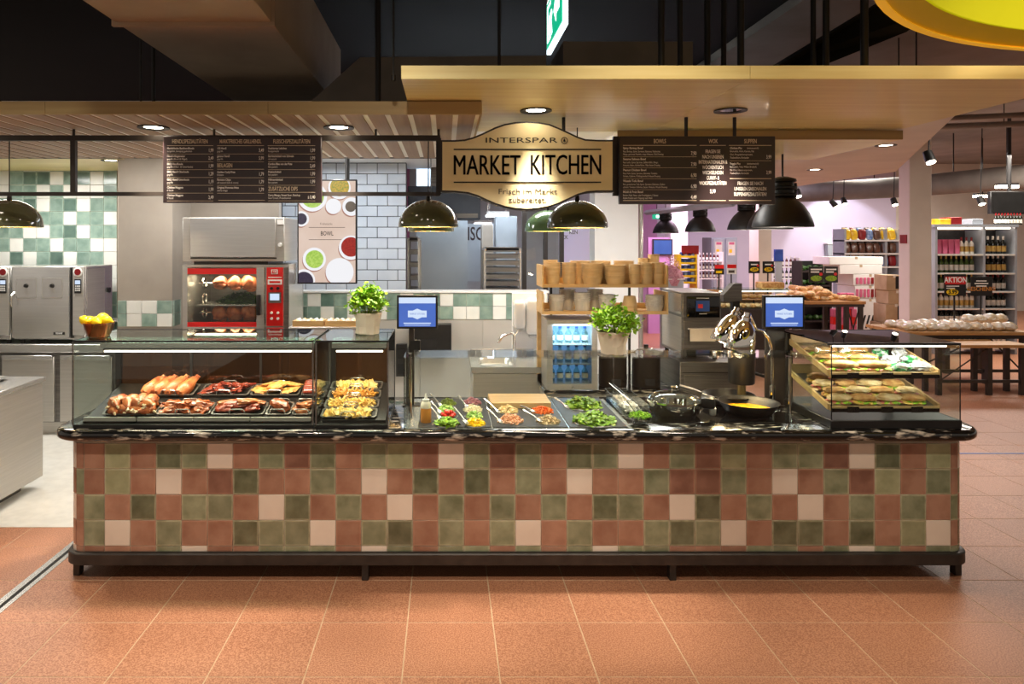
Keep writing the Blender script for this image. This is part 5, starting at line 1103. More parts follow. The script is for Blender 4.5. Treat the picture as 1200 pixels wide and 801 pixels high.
# food screen on a pole
YV = 6.5
def vp(u, v): return gx(340+u/5.72, YV), gz(200+v/5.72, YV)
tv = T('food_screen', 'upright advertising screen showing bowls of food and the word BOWL', 'screen', (vp(245, 400)[0], YV, vp(245, 755)[1]))
a, b_ = vp(48, 758), vp(448, 58); MB().box(a[0], b_[0], YV, YV+.04, a[1], b_[1], bev=.004).build('housing', 'black', tv)
a, b_ = vp(57, 748), vp(438, 68); B('picture', 'screen_beige', tv, a[0], b_[0], YV-.001, YV, a[1], b_[1])
def disc(u, v, r, m, lay, name):
    n_ = 28; x, z = vp(u, v); rr = r/5.72*YV/F
    pts = [(min(max(x+rr*math.cos(2*PI*i/n_), a[0]), b_[0]), min(max(z+rr*math.sin(2*PI*i/n_), a[1]), b_[1])) for i in range(n_)]
    q = [p for i, p in enumerate(pts) if (abs(p[0]-pts[i-1][0])+abs(p[1]-pts[i-1][1])) > 1e-6]
    MB().prism(q, 'y', YV-.001-.0006*lay, YV-.001-.0006*(lay-1)).build(name, m, tv, smooth=0)
for u, v, r, m in ((150, 175, 98, 'scr_white'), (330, 115, 76, 'scr_white'), (290, 238, 52, 'scr_white'), (412, 240, 62, 'scr_white'), (75, 322, 52, 'scr_white'), (162, 592, 78, 'scr_white'), (408, 515, 82, 'scr_white'), (332, 678, 94, 'scr_white'), (92, 735, 76, 'scr_white')):
    disc(u-5, v+9, r*.99, 'scr_pink', 1, 'bowl_shade'); disc(u, v, r, m, 2, 'pictured_bowl')
for u, v, r, m in ((150, 170, 78, 'scr_green'), (332, 108, 64, 'scr_yellow'), (406, 240, 36, 'ink_grey'), (75, 322, 38, 'scr_dark'), (164, 592, 60, 'scr_green'), (408, 510, 66, 'scr_red'), (92, 740, 64, 'scr_dark')): disc(u, v, r, m, 3, 'pictured_food')
text('BOWL', .058, *(lambda q: (q[0], YV-.002, q[1]))(vp(247, 421)), tv, 'ink', 'CENTER', .72, .0006, .0004); text('Frühstücks', .030, *(lambda q: (q[0], YV-.002, q[1]))(vp(242, 356)), tv, 'ink_grey', 'CENTER', .9, 0, .0004)
for v, u1 in ((379, 368), (461, 345)): p, q = vp(125, v+2), vp(u1, v-1); B('rule', 'ink', tv, p[0], q[0], YV-.0022, YV-.001, p[1], q[1])
MB().cyl((gx(406, YV), YV+.06, gz(230, YV)), (gx(406, YV), YV+.06, 2.96), .022).build('pole', 'black', tv); B('mount', 'black', tv, gx(400, YV), gx(412, YV), YV+.04, YV+.08, gz(270, YV), gz(225, YV))
# shelf cabinet with egg tray right of the oven
ec = T('steel_cupboard', 'low stainless cupboard right of the rotisserie oven', 'cupboard', (-1.05, 6.1, 0)); e0, e1 = gx(338, 5.95), gx(420, 5.95); ze = gz(383, 5.95)
MB().box(e0, e1, 5.95, 6.18, .1, ze, bev=.005).build('carcass', 'steel_soft', ec); B('plinth', 'black', ec, e0+.02, e1-.02, 5.98, 6.15, 0, .1)
for s in (0, 1): d = B('door', 'steel', ec, e0+.01+s*(e1-e0)/2, e0+(s+1)*(e1-e0)/2-.01, 5.93, 5.95, .13, ze-.04); B('handle', 'chrome', d, e0+(e1-e0)/2+(s-.5)*.08-.005, e0+(e1-e0)/2+(s-.5)*.08+.005, 5.905, 5.93, ze-.35, ze-.2)
for k in range(2):
    cxk = e0+(e1-e0)*(.27+.47*k); cr_ = T('bread_crate', 'shallow wooden crate, %s of two on the low cupboard behind the basil' % ('left', 'right')[k], 'crate', (cxk, 6.06, ze), 'crates on the cupboard')
    for x0, x1, y0, y1 in ((-.135, .135, -.09, -.08), (-.135, .135, .08, .09), (-.135, -.125, -.08, .08), (.125, .135, -.08, .08)): B('side', 'wood_ply', cr_, cxk+x0, cxk+x1, 6.06+y0, 6.06+y1, ze, ze+.05)
    B('bottom', 'wood_ply', cr_, cxk-.125, cxk+.125, 5.98, 6.14, ze, ze+.008)
eg = MB().lathe([(0, -.026), (.014, -.022), (.022, -.006), (.021, .008), (.012, .024), (0, .03)], seg=12).build('egg', 'white'); random.seed(4)
n = 0
for k in range(2):
    for i in range(5):
        for j in range(3):
            o = put(eg, (e0+(e1-e0)*(.27+.47*k)-.10+.05*i, 6.0+.055*j, ze+.036), (random.uniform(-.4, .4), random.uniform(-.4, .4), 0), 'small %s egg in the %s wooden crate on the cupboard' % ('brown' if (i+j+k) % 3 == 0 else 'white', ('left', 'right')[k]), 'eggs in the crates', m='kraft' if (i+j+k) % 3 == 0 else 'white'); o['category'] = 'egg'
drop(eg)
# wall boxes on the low wall
wbx = T('wall_box', 'square black appliance box on the low wall behind the order screen', 'box', (gx(506, 7.5), 7.5, gz(410, 7.5))); MB().box(gx(484, 7.45), gx(529, 7.45), 7.42, 7.59, gz(410, 7.45), gz(380, 7.45), bev=.004).build('housing', 'black', wbx); B('panel', 'black_matte', wbx, gx(490, 7.45), gx(512, 7.45), 7.414, 7.42, gz(408, 7.45), gz(397, 7.45))
wb2 = T('socket_panel', 'narrow black socket panel on the low wall left of the order screen post', 'panel', (gx(470, 7.55), 7.56, gz(441, 7.55)))
MB().box(gx(464, 7.55), gx(477, 7.55), 7.55, 7.595, gz(441, 7.55), gz(403, 7.55), bev=.004).build('plate', 'black', wb2)
for k in range(2): B('socket', 'black_matte', wb2, gx(466, 7.55), gx(475, 7.55), 7.545, 7.55, gz(438-18*k, 7.55), gz(426-18*k, 7.55))
# sink
YSK = 5.75; k0, k1 = gx(554, YSK), gx(636, YSK); zk = gz(430, YSK)
sk = T('sink_unit', 'stainless hand wash sink unit with basin behind the salad bar', 'sink', ((k0+k1)/2, 6, 0))
MB().box(k0, k1, YSK, 6.35, .1, zk-.05, bev=.005).build('cabinet', 'steel_soft', sk); B('plinth', 'steel_dark', sk, k0+.02, k1-.02, YSK+.04, 6.3, 0, .1)
b = MB(); cx_, cy_ = (k0+k1)/2, 6.05
b.rings([[(x, y, z) for x, y in rrect(x0, x1, y0, y1, r, 4)] for x0, x1, y0, y1, r, z in ((k0-.01, k1+.01, YSK-.01, 6.36, .01, zk-.05), (k0-.01, k1+.01, YSK-.01, 6.36, .01, zk), (k0+.06, k0+.36, YSK+.07, 6.24, .06, zk), (k0+.075, k0+.345, YSK+.085, 6.225, .06, zk-.02), (k0+.10, k0+.32, YSK+.12, 6.19, .06, zk-.13))], False, True); b.build('basin_top', 'steel', sk)
MB().box(k0, k1, 6.34, 6.36, zk, zk+.06).build('splash_back', 'steel', sk)
fx = k0+.40; MB().tube([(fx, 6.26, zk), (fx, 6.26, zk+.20), (fx-.03, 6.22, zk+.23), (fx-.12, 6.12, zk+.21), (fx-.16, 6.08, zk+.16)], .014, 10).build('faucet', 'chrome', sk); MB().tube([(fx, 6.26, zk+.19), (fx+.03, 6.22, zk+.25)], .007, 8).build('lever', 'chrome', sk); MB().cyl((fx, 6.26, zk), (fx, 6.26, zk+.05), .024).build('faucet_base', 'chrome', sk)
pn = T('dispenser_panel', 'slim white panel right of the sink that carries the dispensers', 'panel', (gx(620, 6.42), 6.42, 0)); MB().box(gx(600, 6.42), gx(640, 6.42), 6.40, 6.44, 0, gz(343, 6.42), bev=.004).build('board', 'plaster_white', pn)
for px, lab, nm in ((609, 'white soap dispenser, left of two above the sink', 'soap_dispenser'), (626, 'white paper towel dispenser, right of two above the sink', 'towel_dispenser')):
    hw = .055 if px == 609 else .075; z0, z1 = (gz(392, 6.3), gz(350, 6.3)) if px != 609 else (gz(385, 6.3), gz(352, 6.3)); d = T(nm, lab, 'dispenser', (gx(px, 6.3), 6.34, z0)); MB().box(gx(px, 6.3)-hw, gx(px, 6.3)+hw, 6.27, 6.40, z0, z1, bev=.035, seg=4).build('cover', 'white_gloss', d); MB().box(gx(px, 6.3)-hw*.6, gx(px, 6.3)+hw*.6, 6.30, 6.38, z0-.03, z0, bev=.006).build('outlet', 'steel_soft', d)
# back counter with fridge, soup kettles, cup shelf
YQ = 5.40; q0, q1 = gx(639, YQ), gx(795, YQ); zq = gz(457, YQ)
bc = T('back_counter', 'steel back counter with thin black granite top behind the salad bar', 'counter', ((q0+q1)/2, 5.7, 0))
B('carcass', 'steel_soft', bc, q0, q1, YQ+.03, 6.05, .1, zq-.03); MB().box(q0-.01, q1+.01, YQ, 6.07, zq-.03, zq, bev=.005).build('top', 'granite', bc); B('plinth', 'black', bc, q0+.02, q1-.02, YQ+.08, 6, 0, .1)
for s in range(3): d = MB().box(q0+.01+s*(q1-q0)/3, q0+(s+1)*(q1-q0)/3-.01, YQ+.012, YQ+.03, .14, zq-.05, bev=.003).build('door', 'steel', bc); B('handle', 'chrome', d, q0+.05+s*(q1-q0)/3, q0+.25+s*(q1-q0)/3, YQ-.01, YQ+.012, zq-.09, zq-.08)
f0, f1 = gx(641, 5.42), gx(700, 5.42); fz0, fz1 = zq, gz(375, 5.42)
fg = T('glass_door_fridge', 'small glass door fridge glowing blue with bottles on the back counter', 'fridge', ((f0+f1)/2, 5.6, zq))
for x0, x1, y0, y1, z0, z1 in ((f0, f0+.02, 5.44, 5.85, fz0, fz1), (f1-.02, f1, 5.44, 5.85, fz0, fz1), (f0+.02, f1-.02, 5.44, 5.85, fz1-.02, fz1), (f0+.02, f1-.02, 5.44, 5.85, fz0, fz0+.03)): B('shell', 'steel_soft', fg, x0, x1, y0, y1, z0, z1)
B('back_panel', 'fridge_blue', fg, f0+.02, f1-.02, 5.82, 5.84, fz0+.03, fz1-.02)
b = MB(); fw = .045
for x0, x1, z0, z1 in ((f0, f0+fw, fz0, fz1), (f1-fw, f1, fz0, fz1), (f0+fw, f1-fw, fz1-fw, fz1), (f0+fw, f1-fw, fz0, fz0+fw)): B('door_frame', 'steel_soft', fg, x0, x1, 5.415, 5.44, z0, z1)
b = None
B('door_pane', 'glass', fg, f0+fw, f1-fw, 5.422, 5.428, fz0+fw, fz1-fw)
for k in range(3): B('shelf', 'steel', fg, f0+.02, f1-.02, 5.46, 5.82, fz0+.035+.155*k, fz0+.041+.155*k)
MB().cyl(((f0+f1)/2, 5.415, fz0+.02), ((f0+f1)/2, 5.41, fz0+.02), .008).build('lock', 'chrome', fg)
l = bpy.data.lights.new('fridge_glow', 'AREA'); l.size = .3; l.energy = 3.5; l.color = (.5, .75, 1); o = bpy.data.objects.new('fridge_glow', l); C.objects.link(o); o.parent = fg; o.location = Vector(((f0+f1)/2, 5.5, fz1-.03))-fg.location
bt = MB().lathe([(0, 0), (.024, 0), (.026, .004), (.026, .075), (.011, .10), (.011, .122), (0, .122)], seg=12).build('drink_bottle', 'glass_green'); MB().lathe([(.0265, .02), (.0265, .06)], seg=12).build('bottle_label', 'label_white', bt); MB().cyl((0, 0, .115), (0, 0, .13), .013, seg=10).build('cap', 'blue', bt)
for k in range(3):
    for i in range(5): o = put(bt, (f0+.065+.068*i, 5.60, fz0+.041+.155*k), (0, 0, i), 'small clear drink bottle on the %s fridge shelf' % ('bottom', 'middle', 'top')[k], 'bottles in the small fridge'); o['category'] = 'bottle'
drop(bt)
for px, side in ((718, 'left'), (757, 'right')):
    x, y = gx(px, 5.58), 5.58; t = T('soup_kettle', 'dark brown soup kettle with chrome rim, %s of two beside the fridge' % side, 'kettle', (x, y, zq), 'soup kettles'); r = .118
    MB().lathe([(0, 0), (r*.9, 0), (r*.95, .01), (r*.95, .235), (r, .245), (r, .255)], (x, y, zq), 32).build('body', 'frame_brown', t); MB().lathe([(r*1.02, .25), (r*1.06, .255), (r*1.04, .265), (r*.8, .275), (r*.8, .25), (r*1.02, .25)], (x, y, zq), 32).build('rim', 'chrome', t)
    MB().lathe([(r*.8, .27), (r*.6, .295), (r*.2, .31), (0, .312)], (x, y, zq), 28).build('lid', 'steel', t); MB().cyl((x, y, zq+.31), (x, y, zq+.335), .02).build('lid_knob', 'black', t); MB().box(x-.04, x+.04, y-r*.97-.004, y-r*.9, zq+.02, zq+.075, bev=.002).build('name_card', 'speckle', t); MB().cyl((x+.07, y-r*.72, zq+.05), (x+.075, y-r*.76, zq+.05), .014).build('dial', 'black', t)
# cup shelf
YU = 5.47; u0, u1 = gx(637, YU), gx(781, YU); zu = [gz(366, YU), gz(334.5, YU)]; UY1 = YU+.34
cs = T('cup_shelf', 'two tier plywood shelf for paper cups above the small fridge', 'shelf', ((u0+u1)/2, YU+.15, zq))
for k, zz in enumerate(zu):
    MB().box(u0, u1, YU, UY1, zz-.014, zz, bev=.002).build('board', 'wood_ply', cs); B('front_lip', 'wood_ply', cs, u0, u1, YU-.010, YU, zz-.014, zz+.012)
    B('end_board', 'wood_ply', cs, u0-.012, u0, YU-.01, UY1, zz-.014, zz+.165); B('end_board', 'wood_ply', cs, u1, u1+.012, YU-.01, UY1, zz-.014, zz+.165); B('back_lip', 'wood_ply', cs, u0, u1, UY1-.01, UY1, zz, zz+.05)
for x in (u0+.10, u1-.22):
    B('bracket', 'black', cs, x, x+.018, UY1-.03, UY1-.010, zu[0], zu[1]-.014)
    B('bracket', 'black', cs, x, x+.018, UY1-.03, UY1-.012, zq, zu[0]-.014)
B('side_leg', 'wood_ply', cs, u0-.012, u0+.022, UY1-.06, UY1-.011, zq, zu[0]-.014)
def cup_mesh(rt, rb, h, m, name):
    o = MB().lathe([(0, .002), (rb, 0), (rt, h-.006), (rt*1.08, h-.005), (rt*1.08, h), (rt*.97, h), (rb*.96, .004), (0, .004)], seg=22).build(name, m); return o
cA = cup_mesh(.058, .046, .075, 'kraft', 'paper_cup'); cB = cup_mesh(.080, .066, .062, 'kraft', 'paper_bowl'); cC = cup_mesh(.044, .035, .060, 'kraft', 'small_cup'); cD = cup_mesh(.064, .052, .09, 'tub_clear', 'plastic_tub'); cE = cup_mesh(.07, .06, .05, 'tub_clear', 'plastic_lid')  # the plastic lids are shaped as shallow dishes
def stack(src, px, yy, z, n, pitch, what, group, cat='cup', flip=False):
    x = gx(px, yy)
    for i in range(n):
        h = max(v.co.z for v in src.data.vertices); o = put(src, (x, yy, z+i*pitch+(h if flip else 0)), (PI if flip else 0, 0, 0), what, group); o['category'] = cat
front = [(cA, 648, 6, 'brown paper cup in the leftmost front stack on the top shelf'), (cA, 667, 6, 'brown paper cup in the second front stack on the top shelf'), (cB, 694, 7, 'wide brown paper bowl in the third front stack on the top shelf'), (cB, 721, 6, 'wide brown paper bowl in the fourth front stack on the top shelf'), (cC, 744, 6, 'small brown cup in the fifth front stack on the top shelf'), (cC, 758, 7, 'small brown cup in the sixth front stack on the top shelf'), (cC, 772, 7, 'small brown cup in the rightmost front stack on the top shelf')]
for s_, px, n, lab in front: stack(s_, px, YU+.09, zu[1], n+2, .0155 if s_ is not cB else .0145, lab, 'stacked paper cups')
for s_, px, n, lab in ((cA, 645, 7, 'brown paper cup in the leftmost rear stack on the top shelf'), (cB, 680, 8, 'wide brown paper bowl in the second rear stack on the top shelf'), (cB, 704, 8, 'wide brown paper bowl in the third rear stack on the top shelf'), (cB, 731, 8, 'wide brown paper bowl in the fourth rear stack on the top shelf'), (cC, 754, 9, 'small brown cup in the fifth rear stack on the top shelf'), (cC, 766, 11, 'small brown cup in the tallest rear stack on the top shelf')): stack(s_, px, YU+.24, zu[1], n+2, .0155 if s_ is not cB else .0145, lab, 'stacked paper cups')
stack(cD, 652, YU+.09, zu[0], 4, .016, 'clear plastic tub in the leftmost stack on the lower shelf', 'stacked plastic tubs', 'tub'); stack(cD, 682, YU+.09, zu[0], 5, .016, 'clear plastic tub in the second stack on the lower shelf', 'stacked plastic tubs', 'tub'); stack(cD, 711, YU+.09, zu[0], 4, .016, 'clear plastic tub in the third stack on the lower shelf', 'stacked plastic tubs', 'tub')
stack(cA, 738, YU+.10, zu[0], 4, .0165, 'upturned brown paper cup in the stack on the lower shelf', 'stacked paper cups', flip=True); stack(cE, 767, YU+.09, zu[0], 8, .012, 'clear plastic dish in the right stack on the lower shelf', 'stacked plastic dishes', 'dish')
for px in (665, 697): stack(cD, px, YU+.24, zu[0], 6, .016, 'clear plastic tub in the rear %s stack on the lower shelf' % ('left' if px == 665 else 'right'), 'stacked plastic tubs', 'tub')
for o in (cA, cB, cC, cD, cE): drop(o)
# speed oven on a steel stand
o0, o1 = gx(800, YQ), gx(845, YQ); zo = gz(424, 5.3)
os_ = T('oven_stand', 'box shaped stainless stand under the compact oven', 'stand', (2.05, 5.6, 0)); s_0, s_1 = gx(797, 5.3), gx(871, 5.3)
MB().box(s_0, s_1, 5.3, 6.0, .1, zo, bev=.005).build('body', 'steel_dark', os_); B('seam', 'black', os_, s_0+.02, s_1-.02, 5.298, 5.3, zo-.085, zo-.078); MB().box(s_0+.03, s_1-.03, 5.292, 5.3, .2, zo-.10, bev=.003).build('drawer_front', 'steel_dark', os_); B('plinth', 'black', os_, s_0+.03, s_1-.03, 5.35, 5.95, 0, .1)
def oz(v): return gz(320+v/6.667, YQ)
def ox(u): return gx(770+u/6.667, YQ)
ov = T('compact_oven', 'compact black fronted speed oven with small display right of the cup shelf', 'oven', ((o0+o1)/2, 5.65, zo))
MB().box(o0, o1, YQ, 5.94, zo+.03, oz(150), bev=.006).build('body', 'steel_dark', ov); B('side_panel', 'steel', ov, o0-.003, o0, YQ+.03, 5.9, oz(325), oz(165)); B('side_panel', 'steel_soft', ov, o0-.003, o0, YQ+.03, 5.9, oz(620), oz(345))
for x in (o0+.03, o1-.03):
    for y in (YQ+.05, 5.88): MB().cyl((x, y, zo), (x, y, zo+.03), .018).build('foot', 'black', ov)
MB().box(ox(228), ox(486), YQ-.012, YQ, oz(345), oz(180), bev=.005, seg=2).build('front_panel', 'black_gloss', ov); B('display', 'screen_dark', ov, ox(300), ox(405), YQ-.0135, YQ-.0121, oz(296), oz(213)); B('display_icon', 'scr_red', ov, ox(315), ox(352), YQ-.0145, YQ-.0136, oz(272), oz(240)); B('logo_bar', 'white', ov, ox(303), ox(402), YQ-.0132, YQ-.0121, oz(197), oz(191)); B('logo_bar', 'white', ov, ox(325), ox(385), YQ-.0132, YQ-.0121, oz(318), oz(313))
MB().box(ox(205), ox(500), YQ-.015, YQ, oz(588), oz(372), bev=.004).build('door', 'steel_dark', ov); MB().tube([(ox(225), YQ-.05, oz(430)), (ox(430), YQ-.05, oz(430))], .012, 8).build('door_handle', 'steel', ov)
for u in (235, 420): MB().cyl((ox(u), YQ-.015, oz(430)), (ox(u), YQ-.05, oz(430)), .007, seg=8).build('handle_mount', 'steel', ov)
tw = T('tea_towel', 'greyish tea towel folded over the handle of the compact oven', 'towel', (ox(330), YQ-.06, oz(520)))
MB().rings([[(ox(u)+.002*math.sin(u), YQ-.062-.003*math.sin(u*.05), oz(v)) for u in range(235, 431, 14)]+[(ox(u), YQ-.067-.003*math.sin(u*.05), oz(v)) for u in range(431, 234, -14)] for v in (425, 470, 522)]).build('cloth', 'paper_bag', tw)
tm_ = T('tilted_terminal', 'dark grey tilted terminal on a post right of the compact oven', 'terminal', (gx(857, 5.6), 5.62, 0)); x, y = gx(858, 5.6), 5.62
MB().prism([(gx(845, 5.6), gz(353, 5.6)), (gx(845, 5.6), gz(345, 5.6)), (gx(857, 5.6), gz(332, 5.6)), (gx(866.5, 5.6), gz(331.5, 5.6)), (gx(866.5, 5.6), gz(352, 5.6)), (gx(861, 5.6), gz(352, 5.6)), (gx(852, 5.6), gz(353, 5.6))], 'y', y-.07, y+.02).build('head', 'steel_dark', tm_); B('post', 'black', tm_, x-.01, x+.05, y-.05, y+.0, zo, gz(352, 5.6)); B('foot', 'black', tm_, x-.02, x+.1, y-.04, y+.1, zo, zo+.012); tm_.location.z = zo
for ch_ in tm_.children: ch_.location.z = -zo
# ---- bakery room seen above the low wall
hd = T('extractor_hood', 'dark blue-grey extractor hood in the room behind the olive pendant', 'hood', (gx(520, 8.7), 8.7, 2.3)); MB().box(gx(478, 8.7), gx(563, 8.7), 8.7, 9.2, gz(257, 8.7), gz(218, 8.7), bev=.006).build('box', 'slate', hd); MB().box(gx(505, 8.8), gx(535, 8.8), 8.72, 8.88, gz(218, 8.7), 2.96).build('flue', 'steel_dark', hd); MB().box(gx(480, 8.7), gx(560, 8.7), 8.69, 8.70, gz(255, 8.7), gz(250, 8.7)).build('edge', 'steel_dark', hd)
def rack(px0, px1, py0, Y, n, label, wide=True):
    t = T('tray_rack', label, 'rack', (gx((px0+px1)/2, Y), Y+.25, 0)); x0, x1, z1 = gx(px0, Y), gx(px1, Y), gz(py0, Y)
    for x in (x0, x1-.025):
        for y in (Y, Y+.45): B('upright', 'steel', t, x, x+.025, y, y+.025, .12, z1); MB().cyl((x+.0125, y+.0125, 0), (x+.0125, y+.0125, .12), .03, seg=10).build('castor', 'black', t)
    for i in range(n): z = .25+(z1-.27)*i/(n-1); MB().box(x0+.025, x1-.025, Y+.0, Y+.46, z, z+.06, bev=.004).build('tray', 'steel_dark', t)
    B('top_frame', 'steel', t, x0, x1, Y, Y+.475, z1, z1+.025)
    return t
rack(567, 611, 293, 8.6, 20, 'steel tray rack full of trays in the bakery room behind the wall'); rack(477, 492, 281, 8.5, 12, 'narrow steel rack at the end of the white brick wall')
tr_ = T('glazed_door', 'dark framed glazed door in the bakery room left of the cup shelf', 'door', (gx(628, 9.6), 9.6, 0))
for px0, px1 in ((612, 617), (637, 642), (656, 661)): B('stile', 'frame_brown', tr_, gx(px0, 9.6), gx(px1, 9.6), 9.6, 9.66, 0, 2.5)
for z in (0.02, 1.15, 2.44): B('rail', 'frame_brown', tr_, gx(617, 9.6), gx(656, 9.6), 9.602, 9.658, z, z+.06)
B('pane', 'glass', tr_, gx(617, 9.6), gx(637, 9.6), 9.63, 9.636, .08, 2.44); B('pane', 'glass', tr_, gx(642, 9.6), gx(656, 9.6), 9.63, 9.636, .08, 2.44)
for p, lab in (((565, 578, 263, 310, 9.5), 'brown-grey cabinet standing behind the steel tray rack'), ((581, 606, 253, 310, 9.9), 'tall pale cabinet standing behind the steel tray rack')):
    t = T('tall_cabinet', lab, 'cabinet', (gx(p[0], p[4]), p[4], 0)); MB().box(gx(p[0], p[4]), gx(p[1], p[4]), p[4], p[4]+.4, 0, gz(p[2], p[4]), bev=.006).build('carcass', 'concrete' if p[0] < 570 else 'concrete_cool', t); B('door', 'concrete' if p[0] < 570 else 'concrete_cool', t, gx(p[0]+1, p[4]), gx(p[1]-1, p[4]), p[4]-.012, p[4], .1, gz(p[2]+2, p[4])); B('handle', 'steel', t, gx(p[1]-4, p[4]), gx(p[1]-3, p[4]), p[4]-.03, p[4]-.012, 1.2, 1.5)
for p, k in (((571, 597, 250.5, 10.5), 'right'), ((556, 577, 261, 12.5), 'left'), ((540, 560, 236, 9.6), 'nearest')):
    t = T('strip_light', 'cool white ceiling strip light in the bakery room, %s one' % k, 'ceiling light', (gx((p[0]+p[1])/2, p[3]), p[3], gz(p[2], p[3])), 'strip lights in the bakery room'); x0, x1, z = gx(p[0], p[3]), gx(p[1], p[3]), gz(p[2], p[3])
    MB().box(x0, x1, p[3], p[3]+.6, z, z+.04).build('housing', 'white', t); B('tube', 'tube_cool', t, x0+.01, x1-.01, p[3]+.01, p[3]+.59, z-.03, z)
    for x in (x0+.03, x1-.03): MB().cyl((x, p[3]+.3, z+.04), (x, p[3]+.3, 3.42 if p[3] < 12 else 4.3), .006, seg=6).build('suspension_wire', 'steel', t)
struct(MB().box(gx(480, 13.5), gx(700, 13.5), 13.5, 13.7, 0, 4.3).build('wall_bakery', 'concrete_cool'))
bsn = T('wall_lettering_board', 'purple-grey board with large dark letters in the bakery room', 'sign', (gx(560, 10.9), 10.9, 2)); MB().box(gx(546, 10.9), gx(582, 10.9), 10.9, 10.93, gz(330, 10.9), gz(262, 10.9), bev=.004).build('board', 'concrete_cool', bsn); text('ISC', .30, gx(547.5, 10.9), 10.898, gz(274.5, 10.9), bsn, 'board', 'LEFT', .62, .004, .001)
bsn2 = T('wall_lettering_board', 'pale board with small dark letters seen under the right dome pendant', 'sign', (gx(680, 10.9), 10.9, 2)); MB().box(gx(655, 10.9), gx(696, 10.9), 10.9, 10.93, gz(312, 10.9), gz(266, 10.9), bev=.004).build('board', 'pale_lilac', bsn2); text('KEN', .09, gx(672, 10.9), 10.898, gz(272, 10.9), bsn2, 'ink_grey', 'CENTER', .8, .001, .001); text('CK', .09, gx(662, 10.9), 10.898, gz(278, 10.9), bsn2, 'ink_grey', 'CENTER', .8, .001, .001)
# =====================================================================
# STORE BEYOND THE COUNTER
# =====================================================================
random.seed(21)
ORD = ('first', 'second', 'third', 'fourth', 'fifth', 'sixth', 'seventh', 'eighth', 'ninth', 'tenth', 'eleventh', 'twelfth', 'thirteenth')
# ceiling services at the right
sd = T('round_duct', 'long grey ventilation duct under the store ceiling at the right', 'duct', (8, 15, 3.5)); MB().tube([(gx(880, 18.5), 18.5, gz(229, 18.5)), (gx(1060, 16), 16, gz(219, 16)), (gx(1230, 13), 13, gz(204, 13))], .24, 20).build('duct_tube', 'duct_grey', sd)
for q in (.25, .5, .75): p = Vector((gx(880, 18.5), 18.5, gz(229, 18.5))).lerp(Vector((gx(1230, 13), 13, gz(204, 13))), q); MB().cyl(p+Vector((0, 0, .2)), (p.x, p.y, 4.3), .012, seg=6).build('hanger', 'lamp_black', sd)
for k, (a, b_, r, z) in enumerate((((4.0, 8.0), (9.5, 6.4), .05, 3.75), ((4.2, 9.2), (10.5, 7.6), .07, 3.85), ((4.6, 10.6), (12, 8.6), .04, 3.8), ((5.0, 12), (13, 10), .05, 3.9))):
    t = T('ceiling_pipe', 'grey service pipe under the store ceiling, number %s counted from the counter' % ('one', 'two', 'three', 'four')[k], 'pipe', (a[0], a[1], z)); MB().tube([(a[0], a[1], z), (b_[0], b_[1], z)], r, 10).build('pipe', 'duct_grey', t)
    for q in (.2, .5, .8): x, y = a[0]+(b_[0]-a[0])*q, a[1]+(b_[1]-a[1])*q; MB().cyl((x, y, z+r*.5), (x, y, 4.3), .008, seg=6).build('hanger', 'lamp_black', t)
ct = T('cable_tray', 'perforated cable tray running under the store ceiling at the right', 'cable tray', (7, 7, 3.6))
for k in range(16): x = 4.0+.38*k; y = 6.9-.3*.38*k; B('rung', 'shelf_metal', ct, x, x+.03, y-.12, y+.14, 3.60, 3.61)
MB().tube([(3.9, 6.8, 3.62), (9.9, 5.0, 3.62)], .02, 4).build('side_rail', 'shelf_metal', ct); MB().tube([(3.9, 7.05, 3.62), (9.9, 5.25, 3.62)], .02, 4).build('side_rail', 'shelf_metal', ct)
for x in (4.6, 7.0): y = 6.85-.3*(x-4); MB().cyl((x, y, 3.62), (x, y, 4.3), .008, seg=6).build('hanger', 'lamp_black', ct)
def track_spot(px, py, Y, label, d=(0, -.5, -1)):
    p = Vector((gx(px, Y), Y, gz(py, Y))); t = T('track_spotlight', label, 'spotlight', p, 'store spotlights'); q = Vector(d).normalized()
    MB().cyl(p-q*.16, p, .055, .065, 16).build('can', 'lamp_black', t); MB().cyl(p, p+q*.006, .055, .055, 16).build('lens', 'bulb', t); MB().cyl(p-q*.1, (p.x, p.y+.0, 4.3), .010, seg=6).build('stem', 'lamp_black', t)
track_spot(1091, 190, 9, 'bright round store spotlight beside the square pillar top'); track_spot(1049, 240, 15, 'store spotlight low beside the left face of the square pillar'); track_spot(1151, 239, 13.5, 'small store spotlight over the wine shelf'); track_spot(990, 239, 16, 'store spotlight above the snack shelf'); track_spot(936, 230, 14, 'small store spotlight beside the big black pendant'); track_spot(979, 241, 16, 'store spotlight left of the one above the snack shelf', (.5, 0, -.6))
for px0, px1, py, Y, lab in ((1172, 1194, 220, 13, 'long white store ceiling lamp right of the wine shelf'), (1145, 1163, 231, 15, 'white store ceiling lamp above the wine shelf')):
    t = T('linear_lamp', lab, 'ceiling light', (gx(px0, Y), Y, gz(py, Y))); x0, x1, z = gx(px0, Y), gx(px1, Y), gz(py, Y); B('housing', 'lamp_black', t, x0, x1, Y, Y+.12, z+.05, z+.09); B('tube', 'bulb', t, x0, x1, Y, Y+.12, z, z+.05); MB().cyl(((x0+x1)/2, Y+.06, z+.09), ((x0+x1)/2, Y+.06, 4.3), .01, seg=6).build('stem', 'lamp_black', t)
